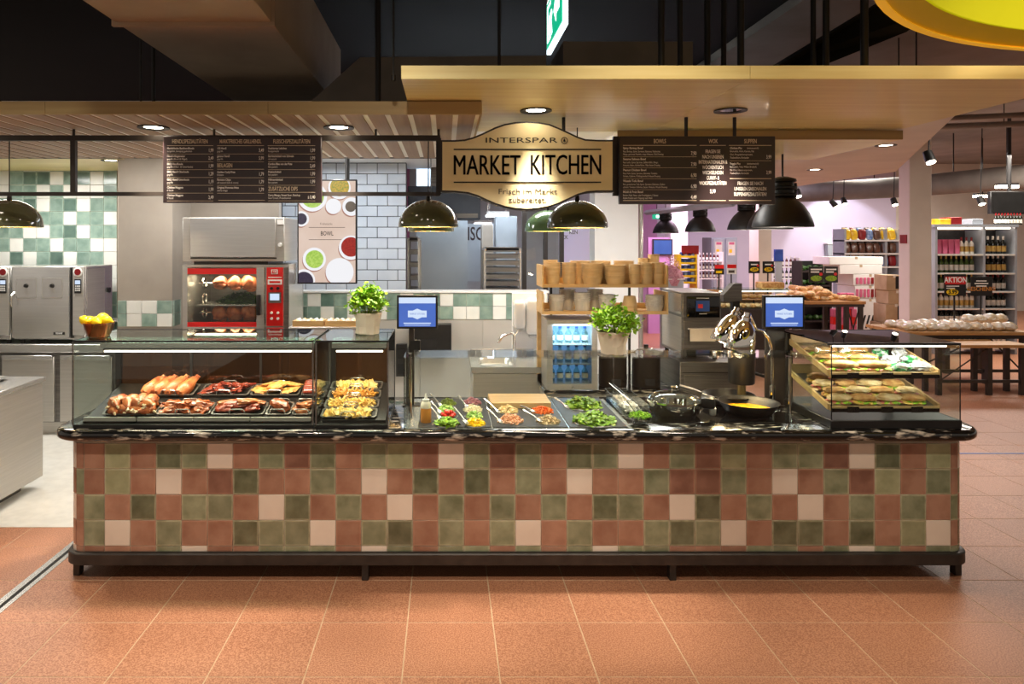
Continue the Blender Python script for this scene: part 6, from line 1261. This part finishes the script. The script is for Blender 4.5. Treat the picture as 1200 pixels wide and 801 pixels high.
tvp = T('hanging_screen', 'black switched off screen hanging at the right edge above the wine shelf', 'screen', (gx(1181, 12.5), 12.5, 2.6)); MB().box(gx(1161, 12.5), gx(1215, 12.5), 12.5, 12.58, gz(250.5, 12.5), gz(224, 12.5), bev=.006).build('housing', 'black', tvp); B('glass_front', 'black_gloss', tvp, gx(1163, 12.5), gx(1213, 12.5), 12.496, 12.5, gz(249, 12.5), gz(226, 12.5)); MB().cyl((gx(1185, 12.5), 12.54, gz(224, 12.5)), (gx(1185, 12.5), 12.54, 4.3), .03).build('pole', 'black', tvp)
spot('wall_spot', (gx(1000, 18.2), 18.2, 4.0), (gx(985, 20), 20, gz(300, 20)), 160, (.92, .95, 1), 70, .3, .03)
# --- bottles (shared prototypes)
def bottle(h, r, m, cap, lab):
    o = MB().lathe([(0, 0), (r, 0), (r, h*.58), (r*.78, h*.66), (r*.36, h*.76), (r*.34, h*.98), (0, h)], seg=10).build('wine_bottle', m); MB().lathe([(r*1.03, h*.14), (r*1.03, h*.46)], seg=10).build('bottle_label', lab, o); MB().lathe([(r*.40, h*.80), (r*.40, h*1.0), (0, h*1.005)], seg=8).build('capsule', cap, o); return o
bp = {'dark': bottle(.30, .040, 'bottle_dark', 'red_dark', 'label_white'), 'green': bottle(.31, .038, 'bottle_green', 'label_gold', 'label_white'), 'champ': bottle(.32, .045, 'bottle_dark', 'cap_white', 'label_gold'), 'pale': bottle(.30, .038, 'label_white', 'red_dark', 'label_gold'), 'red': bottle(.30, .038, 'bottle_red', 'cap_white', 'label_white')}
YW = 12.2; w0, w1 = gx(1096, YW), gx(1192, YW); wz = gz(266, YW)
ws = T('wine_shelf', 'tall grey metal wine rack with two bays behind the bun table', 'shelf', ((w0+w1)/2, YW+.2, 0)); wm = gx(1153.5, YW)
for x in (w0, wm-.02, w1-.04): B('upright', 'shelf_metal', ws, x, x+.04, YW, YW+.45, 0, wz)
B('back_panel', 'speckle', ws, w0+.04, w1-.04, YW+.43, YW+.45, .05, wz-.05); B('header', 'shelf_metal', ws, w0-.02, w1+.02, YW-.01, YW+.47, wz, wz+.05)
B('light_tube', 'tube_light', ws, w0+.08, w1-.08, YW+.05, YW+.08, wz-.03, wz-.005)
rows = [gz(297.5, YW), gz(319.5, YW), gz(341, YW), gz(361, YW), gz(380, YW), .12]
kinds = [('pale', 'champ'), ('green', 'champ'), ('green', 'dark'), ('pale', 'dark'), ('dark', 'dark'), ('dark', 'red')]
for i, z in enumerate(rows):
    for a, b_ in ((w0+.04, wm-.02), (wm+.02, w1-.04)): sh_ = B('shelf_board', 'shelf_metal', ws, a, b_, YW+.0, YW+.43, z-.03, z); B('price_strip', 'label_white', sh_, a, b_, YW-.006, YW, z-.028, z-.004)
    for s, (a, b_) in enumerate(((w0+.06, wm-.04), (wm+.03, w1-.05))):
        k = kinds[i][s]; n_ = int((b_-a)/.092)
        for j in range(n_):
            if i == 0 and s == 0 and j < 5: continue
            o = put(bp[k], (a+.05+.092*j, YW+.14, z), (0, 0, random.uniform(0, 6)), '%s bottle, shelf %s from top of wine rack, %s bay' % ({'pale': 'white labelled', 'green': 'green glass wine', 'champ': 'white capped dark sparkling wine', 'dark': 'dark wine', 'red': 'red wine'}[k], ('one', 'two', 'three', 'four', 'five', 'six')[i], ('left', 'right')[s]), 'bottles on the wine rack'); o['category'] = 'bottle'
for j in range(4):
    o = MB().box(0, .085, 0, .10, 0, .26, bev=.003).build('gift_box', 'pink_box'); o.location = (w0+.10+.11*j, YW+.10, rows[0]); tag(o, 'pink gift box on the top shelf of the wine rack', 'box', 'gift boxes on the wine rack')
for j, (px, m) in enumerate(((1110, 'bag_yellow'), (1123, 'red_dark'), (1148, 'shelf_metal'))): o = MB().box(gx(px-6, YW), gx(px+7, YW), YW+.05, YW+.35, 0, .10+.03*(j == 1), bev=.006).build('carton', m); o.location.z = wz+.05; tag(o, '%s carton lying on top of the wine rack' % ('yellow', 'red', 'grey')[j], 'carton', 'cartons on the wine rack')
for j in range(9): o = put(bp['dark'], (gx(1167+3.6*j, YW+.25), YW+.25, wz+.05), (0, 0, j), 'dark bottle standing on top of the wine rack, %s from the left' % ORD[j], 'bottles on top of the wine rack', sc=.7); o['category'] = 'bottle'
# --- bun table, bench
YT = 9.6; t0, t1 = gx(1063, YT), gx(1212, YT); ztp = gz(389, YT)
bt_ = T('bun_table', 'long wooden market table with dark steel legs carrying bagged buns', 'table', ((t0+t1)/2, YT+.4, 0))
for k in range(5): MB().box(t0, t1, YT+.19*k, YT+.19*(k+1)-.004, ztp-.045, ztp, bev=.003).build('plank', 'wood_table', bt_)
B('front_apron', 'frame_brown', bt_, t0+.1, t1-.05, YT+.04, YT+.06, ztp-.10, ztp-.045)
for x in (t0+.06, gx(1158, YT), t1-.12):
    for y in (YT+.05, YT+.82): B('leg', 'frame_brown', bt_, x, x+.07, y, y+.07, 0, ztp-.045)
B('stretcher', 'frame_brown', bt_, t0+.13, t1-.12, YT+.075, YT+.105, .16, .20); B('drawer_board', 'wood_table', bt_, gx(1105, YT), gx(1160, YT), YT-.02, YT+.03, ztp-.135, ztp-.105)
MB().tube([(t0+.13, YT+.09, .2), (gx(1155, YT), YT+.09, ztp-.1)], .012, 6).build('brace', 'frame_brown', bt_); MB().tube([(gx(1162, YT)+.05, YT+.09, ztp-.1), (t1-.12, YT+.09, .2)], .012, 6).build('brace', 'frame_brown', bt_)
YN = 8.9; n0, n1 = gx(1098, YN), gx(1210, YN); zn = gz(404, YN)
bn = T('wooden_bench', 'lower wooden bench with dark legs standing in front of the bun table', 'bench', ((n0+n1)/2, YN+.2, 0))
for k in range(2): MB().box(n0, n1, YN+.18*k, YN+.18*k+.175, zn-.04, zn, bev=.003).build('plank', 'wood_table', bn)
for x in (n0+.03, gx(1160, YN), n1-.12):
    for y in (YN+.03, YN+.28): B('leg', 'frame_brown', bn, x, x+.06, y, y+.05, 0, zn-.04)
B('stretcher', 'frame_brown', bn, n0+.09, n1-.1, YN+.045, YN+.07, .16, .20); MB().tube([(n0+.1, YN+.06, .2), (gx(1160, YN), YN+.06, zn-.06)], .010, 6).build('brace', 'frame_brown', bn)
bun = MB(); bun.blob((0, 0, .055), (.10, .075, .06), 3, .25, 1.7, 3); bun = bun.build('bagged_buns', 'bun_bag'); MB().blob((.105, 0, .055), (.022, .012, .018), 2, .4, 3, 1).build('bag_knot', 'wrap_film', bun); MB().lathe([(.030, 0), (0, .001)], (0, -.066, .065), 12, mtx=Matrix.Rotation(1.2, 4, 'X')).build('bag_label', 'label_white', bun)
for r in range(3):
    for c in range(11):
        x = t0+.14+.158*c+(.05 if r % 2 else 0)
        if x > t1-.1: continue
        zz = ztp+(.10 if (c > 5 and r == 1) else 0)
        o = put(bun, (x, YT+.16+.2*r, zz), (0, 0, random.uniform(-.5, .5)), 'clear bag of buns on the market table, %s row, %s from the left' % (('front', 'middle', 'rear')[r], ORD[c]), 'bagged buns on the market table', sc=random.uniform(.9, 1.1)); o['category'] = 'bread'
drop(bun)
def poster(name, label, px0, px1, py0, py1, Y, m, base):
    t = T(name, label, 'sign', (gx((px0+px1)/2, Y), Y, base)); B('panel', m, t, gx(px0, Y), gx(px1, Y), Y, Y+.012, gz(py1, Y), gz(py0, Y)); MB().cyl((gx((px0+px1)/2, Y), Y+.02, base), (gx((px0+px1)/2, Y), Y+.02, gz(py0, Y)), .012, seg=8).build('pole', 'lamp_black', t); return t
pa = poster('offer_sign', 'black and red AKTION offer sign with yellow price over the bun table', 1107, 1132, 321, 346.5, 10.1, 'black', ztp)
B('red_field', 'red', pa, gx(1107.5, 10.1), gx(1131.5, 10.1), 10.096, 10.1, gz(333, 10.1), gz(324, 10.1)); text('AKTION', .112, gx(1119.7, 10.1), 10.094, gz(328, 10.1), pa, 'white', 'CENTER', .80, .002, .001)
for k in range(2): B('text_line', 'white', pa, gx(1109, 10.1), gx(1124-5*k, 10.1), 10.098, 10.1, gz(335.6+2.4*k, 10.1), gz(334.6+2.4*k, 10.1))
MB().lathe([(0, 0), (.088, 0), (.088, .004), (0, .004)], (gx(1116, 10.1), 10.099, gz(342, 10.1)), 20, mtx=Matrix.Rotation(PI/2, 4, 'X') @ Matrix.Diagonal((1, .52, 1, 1))).build('price_oval', 'yellow', pa); text('3.99', .085, gx(1116, 10.1), 10.092, gz(342, 10.1), pa, 'ink', 'CENTER', .9, .002, .001)
pb = poster('offer_sign', 'plain black offer sign with pale lettering right of the AKTION sign', 1138, 1163, 324, 346.5, 10.1, 'black', ztp)
for v, w_ in ((329, 6), (332, 8), (335, 6)): B('text_line', 'chalk', pb, gx(1150-w_, 10.1), gx(1150+w_, 10.1), 10.097, 10.1, gz(v+.6, 10.1), gz(v-.6, 10.1))
for s, v, m, sz in (('GESCHENKE', 338.5, 'sauce', .085),): text(s, sz, gx(1150, 10.1), 10.098, gz(v, 10.1), pb, m, 'CENTER', .9, .001, .001)
# --- bread table with loose loaves
YD = 12.0; d0, d1 = gx(918, YD), gx(1015, YD); zd = gz(353, YD)
bd = T('bread_table', 'wooden bread table with dark trestle legs heaped with loaves', 'table', ((d0+d1)/2, YD+.4, 0))
for k in range(4): MB().box(d0, d1, YD+.2*k, YD+.2*k+.196, zd-.05, zd, bev=.003).build('plank', 'wood_table', bd)
B('apron', 'frame_brown', bd, d0+.02, d1-.02, YD+.01, YD+.03, zd-.10, zd-.05)
for x in (d0+.05, d1-.35, d1-.10):
    for y in (YD+.03, YD+.7): B('leg', 'frame_brown', bd, x, x+.07, y, y+.06, 0, zd-.05)
MB().tube([(d1-.30, YD+.06, .1), (d1-.08, YD+.06, zd-.1)], .012, 6).build('brace', 'frame_brown', bd); MB().tube([(d1-.30, YD+.06, zd-.1), (d1-.08, YD+.06, .1)], .012, 6).build('brace', 'frame_brown', bd)
lf = [MB().blob((0, 0, .045), (.12, .06, .05), 3, .2, 2, 5).build('bread_loaf', 'bread'), MB().blob((0, 0, .045), (.085, .07, .048), 3, .2, 2, 6).build('bread_loaf', 'bread_white')]
for l_ in lf:
    for k in (-1, 0, 1): MB().blob((.045*k, 0, .092), (.006, .035, .005), 1).build('crust_score', 'bread_white', l_)
for i in range(46):
    x = random.uniform(d0+.12, d1-.12); y = YD+random.uniform(.1, .7); lay = 0 if i < 26 else (1 if i < 40 else 2); dx = (x-(d0+d1)/2)/((d1-d0)/2)
    if lay and abs(dx) > .75-.2*lay: x = (d0+d1)/2+dx*.3
    o = put(lf[i % 2], (x, y, zd+.075*lay), (random.uniform(-.3, .3)*(lay > 0), random.uniform(-.3, .3)*(lay > 0), random.uniform(0, 3.1)), '%s loaf in the %s layer of the heap on the bread table' % (('long brown', 'round pale')[i % 2], ('bottom', 'middle', 'top')[lay]), 'loaves on the bread table'); o['category'] = 'bread'
for px0, px1, k in ((948, 965, 'left'), (966, 982, 'right')):
    pg = poster('chalk_sign', 'black bread sign with white writing and green oval price, %s of two' % k, px0, px1, 312, 331, 12.45, 'black', zd)
    for v in (315.5, 318.5): B('chalk_line', 'white', pg, gx(px0+2, 12.45), gx(px1-(2 if v < 317 else 5), 12.45), 12.447, 12.45, gz(v+.8, 12.45), gz(v-.8, 12.45))
    MB().lathe([(0, 0), (.105, 0), (.105, .003), (0, .003)], (gx((px0+px1)/2, 12.45), 12.449, gz(326, 12.45)), 18, mtx=Matrix.Rotation(PI/2, 4, 'X') @ Matrix.Diagonal((1, .5, 1, 1))).build('price_oval', 'leaf', pg); MB().lathe([(0, 0), (.03, 0), (.03, .003), (0, .003)], (gx(px1-3, 12.45), 12.448, gz(321, 12.45)), 12, mtx=Matrix.Rotation(PI/2, 4, 'X')).build('red_dot', 'red', pg)
# --- carton stacks behind the bread table
def carton(px0, px1, py0, py1, Y, m, label, group, mark=None, d=.4):
    x0, x1, z0, z1 = gx(px0, Y), gx(px1, Y), max(0, gz(py1, Y)), gz(py0, Y); t = T('carton', label, 'carton', ((x0+x1)/2, Y+d/2, z0), group)
    MB().box(x0, x1, Y, Y+d, z0, z1-.004, bev=.006).build('box', m, t); B('tape', 'label_white' if m != 'white' else 'cardboard', t, (x0+x1)/2-.025, (x0+x1)/2+.025, Y-.002, Y+.02, z1-.05, z1-.003)
    if mark == 'dark': B('hand_hole', 'black', t, x0+(x1-x0)*.55, x0+(x1-x0)*.8, Y-.003, Y, z0+(z1-z0)*.1, z1-(z1-z0)*.1)
    if mark and mark != 'dark': text(mark, (z1-z0)*.4, (x0+x1)/2, Y-.002, (z0+z1)/2, t, 'ink', 'CENTER', .9, .002, .001, shear=.3)
    return t
YX = 13.2
zl = 1600/YX+PY
ys = [300.5, 310, 321, 334.5, 350, zl]
for i, (a, b_, m, mk) in enumerate(((972, 1035, 'white', None), (984, 1034, 'white', None), (1000, 1040, 'white', None), (1002, 1038, 'white', None), (1004, 1036, 'white', 'JIM'))):
    carton(a, b_, ys[i], ys[i+1], YX, m, 'white carton pallet layer behind the bread table, %s from the top' % ('first', 'second', 'third', 'fourth', 'fifth')[i], 'white carton stack', mk, .6)
    if i in (2, 3):
        for j in range(8): x = gx(1003+4.4*j, YX); o = MB().box(x, x+.05, YX-.012, YX-.001, gz(ys[i+1]-2, YX), gz(ys[i]+4, YX), bev=.002).build('juice_pack', 'red_dark' if j > 3 else 'pink_box'); tag(o, '%s juice pack on the front of the white carton stack' % ('dark red' if j > 3 else 'pink'), 'pack', 'juice packs on the white cartons')
for c in range(4):
    for r in range(5):
        o = MB().box(0, .10, 0, .12, 0, .145, bev=.006).build('pink_can_pack', 'pink_box' if (r+c) % 3 else 'red'); o.location = (gx(983, 12.95)+.115*c-.1, 12.95, .148*r+.0); tag(o, 'pink drinks pack in the low stack behind the bread table', 'pack', 'pink drinks packs')
for c in range(2):
    for r in range(2): o = MB().box(0, .12, 0, .12, 0, .15, bev=.006).build('pink_can_pack', 'pink_box'); o.location = (gx(985, 12.95)+.14*c, 12.95, .74+.15*r); tag(o, 'pink drinks pack on top of the low stack behind the bread table', 'pack', 'pink drinks packs')
for a, b_, y0, y1, k in ((1038, 1063, 356, 378, 'lower left'), (1041, 1063, 340, 356, 'middle'), (1039, 1058, 322, 340, 'top'), (1034, 1048, 378, 418.5, 'bottom left'), (1048, 1064, 378, 418.5, 'bottom right')): carton(a, b_, y0, y1, 11.9, 'cardboard', 'brown wine carton in the stack left of the pillar, %s one' % k, 'wine cartons by the pillar', 'dark', .35)
# --- snack shelf
YA = 16.5; a0, a1 = gx(990, YA), gx(1056, YA)
sa = T('snack_shelf', 'white shelf unit with bags of snacks behind the carton stack', 'shelf', ((a0+a1)/2, YA, 0)); zsh = [gz(281, YA), gz(296.5, YA), gz(312, YA), gz(330, YA)]
for x in (a0, gx(1038, YA), a1-.05): B('upright', 'shelf_metal', sa, x, x+.05, YA+.02, YA+.5, 0, gz(268, YA))
B('back', 'plaster_white', sa, a0, a1, YA+.5, YA+.52, 0, gz(268, YA))
for i, z in enumerate(zsh): B('board', 'white', sa, a0, a1, YA, YA+.5, z-.035, z)
bgm = MB().blob((0, 0, .13), (.085, .055, .13), 3, .12, 2.2, 4, pw=.6).build('snack_bag', 'bag_yellow'); MB().box(-.07, .07, -.008, .008, .245, .275).build('bag_seal', 'wrap_film', bgm)
for i, z in enumerate(zsh[:3]):
    for j in range(14):
        m = ('bag_yellow', 'bag_yellow', 'bag_brown', 'bag_blue', 'red_dark', 'bag_yellow')[(i*2+j*5+i*j) % 6]
        o = put(bgm, (a0+.12+.185*(j % 7)+.05*(j//7), YA+.12+.16*(j//7), z+.04*(j//7)), (-.15, random.uniform(-.1, .1), random.uniform(-.3, .3)), '%s snack bag on the %s shelf of the snack unit' % ({'bag_yellow': 'yellow', 'bag_brown': 'brown', 'bag_blue': 'blue', 'red_dark': 'red'}[m], ('top', 'middle', 'lower')[i]), 'bags on the snack unit', m=m, sc=1.0 if i != 1 else .95); o['category'] = 'bag'
drop(bgm)
# --- bottle rack beside the second pillar, vegetable crate rack
YE = 15.5; r0, r1 = gx(905, YE), gx(938, YE)
rk = T('bottle_rack', 'low white rack of bottles behind the right order screen', 'shelf', ((r0+r1)/2, YE, 0)); rzs = [gz(312, YE), gz(325.5, YE), gz(339, YE), .3]
for x in (r0, r1-.03): B('upright', 'white', rk, x, x+.03, YE, YE+.35, 0, gz(302, YE))
for i, z in enumerate(rzs):
    B('board', 'white', rk, r0+.03, r1-.03, YE, YE+.35, z-.03, z)
    for j in range(6): o = put(bp[('red', 'dark', 'green', 'dark')[i]], (r0+.10+.095*j, YE+.12, z), (0, 0, j), '%s bottle on level %d of the low white rack' % (('red', 'dark', 'green', 'dark')[i], i+1), 'bottles on the low white rack', sc=.75); o['category'] = 'bottle'
pc_ = T('wall_display', 'small grey notice box on the lilac wall left of the snack shelf', 'notice', (gx(974, 19.9), 19.9, 1.5)); MB().box(gx(968, 19.9), gx(981, 19.9), 19.8, 19.98, gz(300, 19.9), gz(286, 19.9), bev=.01).build('box', 'concrete_cool', pc_); MB().box(gx(967, 19.9), gx(982, 19.9), 19.78, 19.99, gz(286, 19.9), gz(284.6, 19.9)).build('lid', 'white', pc_)
bs_ = T('blue_crate', 'blue folding board leaning beside the beige pillar', 'board', (gx(912, 13.6), 13.6, 0)); MB().box(gx(908, 13.6), gx(918, 13.6), 13.6, 13.65, gz(306, 13.6), gz(292, 13.6), bev=.004).build('panel', 'blue', bs_); MB().box(gx(909, 13.6), gx(917, 13.6), 13.61, 13.64, 0, gz(306, 13.6)).build('stand', 'shelf_metal', bs_)
# --- glass bread counter and pink-lit corner
YJ = 10.4; j0, j1 = gx(845, YJ), gx(925, YJ); zj = gz(362, YJ)
bj = T('bread_counter', 'glass fronted bread counter behind the chrome heat lamps', 'counter', ((j0+j1)/2, YJ+.3, 0))
B('base', 'frame_brown', bj, j0, j1, YJ, YJ+.6, 0, zj); B('glass_front', 'glass', bj, j0, j1, YJ, YJ+.008, zj, gz(340, YJ)); MB().box(j0, j1, YJ, YJ+.4, gz(340, YJ), gz(338.5, YJ)).build('glass_top', 'glass_green', bj); B('back', 'wood_table', bj, j0, j1, YJ+.56, YJ+.58, zj, gz(342, YJ)); B('shelf', 'wood_table', bj, j0, j1, YJ+.25, YJ+.56, gz(353, YJ), gz(352, YJ)); B('lamp', 'tube_light', bj, j0, j1, YJ+.05, YJ+.07, gz(342, YJ), gz(341, YJ))
for i in range(13): o = put(lf[i % 2], (j0+.10+.075*i, YJ+.16, zj), (0, 0, 1.4+random.uniform(-.2, .2)), 'loaf on the floor of the glass bread counter', 'loaves in the glass bread counter', sc=.8); o['category'] = 'bread'
for i in range(7): o = put(lf[0], (j0+.12+.135*i, YJ+.40, gz(352, YJ)), (0, 0, .3), 'brown loaf on the upper shelf of the glass bread counter', 'loaves in the glass bread counter', sc=.7); o['category'] = 'bread'
o = MB().box(gx(895, YJ), gx(922, YJ), YJ+.05, YJ+.3, 0, .10, bev=.02, seg=2).build('bread_tray', 'pink_box'); o.location.z = gz(338.5, YJ); tag(o, 'pinkish bread tray on top of the glass bread counter', 'tray'); o.material_slots[0].link = 'OBJECT'; o.material_slots[0].material = M['bread']
for l_ in lf: drop(l_)
YI = 13.0
ds = T('snack_stand', 'yellow and blue snack display stand in the pink lit corner', 'display stand', (gx(807, YI), YI, 0)); i0, i1 = gx(797, YI), gx(817, YI)
for x in (i0, i1-.02): B('side', 'yellow', ds, x, x+.02, YI, YI+.35, 0, gz(298, YI))
for k in range(5):
    z = gz(331-7.6*k, YI); B('shelf', 'yellow', ds, i0+.02, i1-.02, YI, YI+.33, z-.02, z); B('shelf_front', 'yellow', ds, i0+.02, i1-.02, YI-.01, YI, z-.02, z+.02)
    for j in range(4): o = MB().box(0, .06, 0, .08, 0, .085, bev=.012).build('snack_packet', 'bag_blue' if j % 2 else 'blue'); o.location = (i0+.03+.068*j, YI+.05, z); tag(o, 'blue snack packet on tier %d of the yellow stand' % (k+1), 'packet', 'packets on the yellow stand')
B('header', 'red_dark', ds, i0+.05, i1+.05, YI+.05, YI+.07, gz(298, YI), gz(287.5, YI))
YZ = 16.0; z0_, z1_ = gx(834, YZ), gx(864, YZ)
fz = T('double_fridge', 'grey double door refrigerator with price posters on the pink wall', 'fridge', ((z0_+z1_)/2, YZ, 0)); MB().box(z0_, z1_, YZ, YZ+.6, 0, gz(278, YZ), bev=.01).build('body', 'concrete_cool', fz)
for s in (0, 1):
    a = z0_+.02+s*(z1_-z0_)/2; b_ = a+(z1_-z0_)/2-.04; d = MB().box(a, b_, YZ-.04, YZ, .1, gz(280, YZ), bev=.006).build('door', 'shelf_metal', fz); B('poster', 'label_white', d, a+.05, b_-.05, YZ-.044, YZ-.04, gz(299, YZ), gz(283, YZ)); B('poster_head', 'pink_box', d, a+.07, b_-.07, YZ-.046, YZ-.044, gz(286.5, YZ), gz(283.6, YZ)); B('price_field', 'yellow', d, a+.07, b_-.12, YZ-.046, YZ-.044, gz(296, YZ), gz(292, YZ))
YO = 14.2; p0_, p1_ = gx(818, YO), gx(848, YO)
rs = T('red_bottle_shelf', 'white shelf of dark red bottles beside the yellow snack stand', 'shelf', ((p0_+p1_)/2, YO, 0))
for x in (p0_, p1_-.03): B('upright', 'white', rs, x, x+.03, YO, YO+.3, 0, gz(295, YO))
for i, py in enumerate((305.5, 316, 326, 340)):
    z = gz(py, YO); B('board', 'white', rs, p0_+.03, p1_-.03, YO, YO+.3, z-.02, z)
    for j in range(6):
        if i < 3: o = put(bp['red'], (p0_+.075+.075*j, YO+.1, z), (0, 0, j), 'dark red bottle on the white shelf beside the snack stand, %s row' % ('upper', 'middle', 'lower')[i], 'dark red bottles in the pink corner', sc=.55); o['category'] = 'bottle'
for o in bp.values(): drop(o)
for px, py, k in ((843, 316, 'left'), (857.5, 315.5, 'right')):
    pg = poster('price_sign', '%s of two red topped price signs over the bread counter' % k, px-5.5, px+5.5, py-6, py+5.5, 11.4, 'black' if k == 'left' else 'white', 0); B('red_top', 'red', pg, gx(px-5.3, 11.4), gx(px+5.3, 11.4), 11.395, 11.4, gz(py-1.5, 11.4), gz(py-5.8, 11.4)); B('price_field', 'yellow' if k == 'left' else 'ink_grey', pg, gx(px-4, 11.4), gx(px+3, 11.4), 11.395, 11.4, gz(py+4, 11.4), gz(py+1, 11.4))
for px, k in ((884, 'left'), (900.5, 'right')):
    pg = poster('price_sign', '%s of two black price signs with yellow oval above the bread counter' % k, px-6.5, px+6.5, 306, 320, 10.9, 'black', 0); MB().lathe([(0, 0), (.068, 0), (.068, .003), (0, .003)], (gx(px, 10.9), 10.899, gz(315.5, 10.9)), 16, mtx=Matrix.Rotation(PI/2, 4, 'X') @ Matrix.Diagonal((1, .5, 1, 1))).build('price_oval', 'yellow', pg); text('2.99', .05, gx(px, 10.9), 10.895, gz(315.5, 10.9), pg, 'ink', 'CENTER', .9, .001, .001); B('text_line', 'white', pg, gx(px-4, 10.9), gx(px+4, 10.9), 10.897, 10.9, gz(310.5, 10.9), gz(309, 10.9)); MB().lathe([(0, 0), (.02, 0), (.02, .003), (0, .003)], (gx(px+4, 10.9), 10.898, gz(311, 10.9)), 12, mtx=Matrix.Rotation(PI/2, 4, 'X')).build('red_dot', 'red', pg)
fsn = T('wall_screen', 'blue glowing wall screen in a dark frame beside the white pier', 'screen', (gx(777, 15), 15, 1.7)); B('frame', 'lavender', fsn, gx(760, 15), gx(785, 15), 15.02, 15.1, 0, gz(278, 15)); MB().box(gx(764.5, 15), gx(788, 15), 14.98, 15.02, gz(299, 15), gz(280, 15), bev=.004).build('bezel', 'frame_brown', fsn); B('picture', 'screen_blue', fsn, gx(766, 15), gx(786.5, 15), 14.974, 14.98, gz(297.5, 15), gz(281.5, 15))
heap('wrapped_flowers', 'onion_red', 'pinkish white wrapped flowers massed left of the yellow stand', 'flowers', (gx(787, 12.2), 12.2, gz(326, 12.2)), .20, .2, .45, 260, 'leaf', 61)
fst = T('flower_stand', 'grey plinth under the wrapped flowers left of the yellow stand', 'stand', (gx(787, 12.2), 12.2, 0)); MB().box(gx(776, 12.2), gx(798, 12.2), 12.05, 12.35, 0, gz(327, 12.2), bev=.01).build('block', 'shelf_metal', fst); B('top_plate', 'white', fst, gx(775, 12.2), gx(799, 12.2), 12.03, 12.37, gz(327, 12.2), gz(326, 12.2))
sx_ = T('exit_sign', 'tiny green exit sign far back left of the smaller black pendants', 'sign', (gx(770, 17), 17, 2.6)); B('panel', 'green_sign', sx_, gx(765, 17), gx(776, 17), 17, 17.05, gz(256.5, 17), gz(250.5, 17)); B('mark', 'sign_white', sx_, gx(769, 17), gx(772, 17), 16.99, 17, gz(255, 17), gz(252, 17)); MB().cyl((gx(770, 17), 17.02, gz(250, 17)), (gx(770, 17), 17.02, 4.3), .01, seg=6).build('wire', 'lamp_black', sx_)

dk = T('dark_rack', 'dark brown produce rack behind the two green price signs', 'shelf', (gx(955, 14.4), 14.4, 0)); k0_, k1_ = gx(939, 14.4), gx(975, 14.4)
for x in (k0_, k1_-.03): B('upright', 'frame_brown', dk, x, x+.03, 14.4, 14.8, 0, gz(306, 14.4))
B('back', 'black', dk, k0_+.03, k1_-.03, 14.77, 14.8, 0, gz(306, 14.4))
for z in (.35, .75, 1.1, 1.4): B('board', 'frame_brown', dk, k0_+.03, k1_-.03, 14.4, 14.77, z-.03, z)
vg = MB().blob((0, 0, .06), (.075, .06, .06), 2, .3, 2, 6).build('cabbage', 'leaf_dark')
for i, z in enumerate((.35, .75, 1.1, 1.4)):
    for j in range(4): o = put(vg, (k0_+.11+.14*j, 14.55, z), (0, 0, j), 'dark green cabbage on the %s board of the dark rack, %s from left' % (('lowest', 'second', 'third', 'top')[i], ORD[j]), 'cabbages on the dark rack'); o['category'] = 'cabbage'
drop(vg)
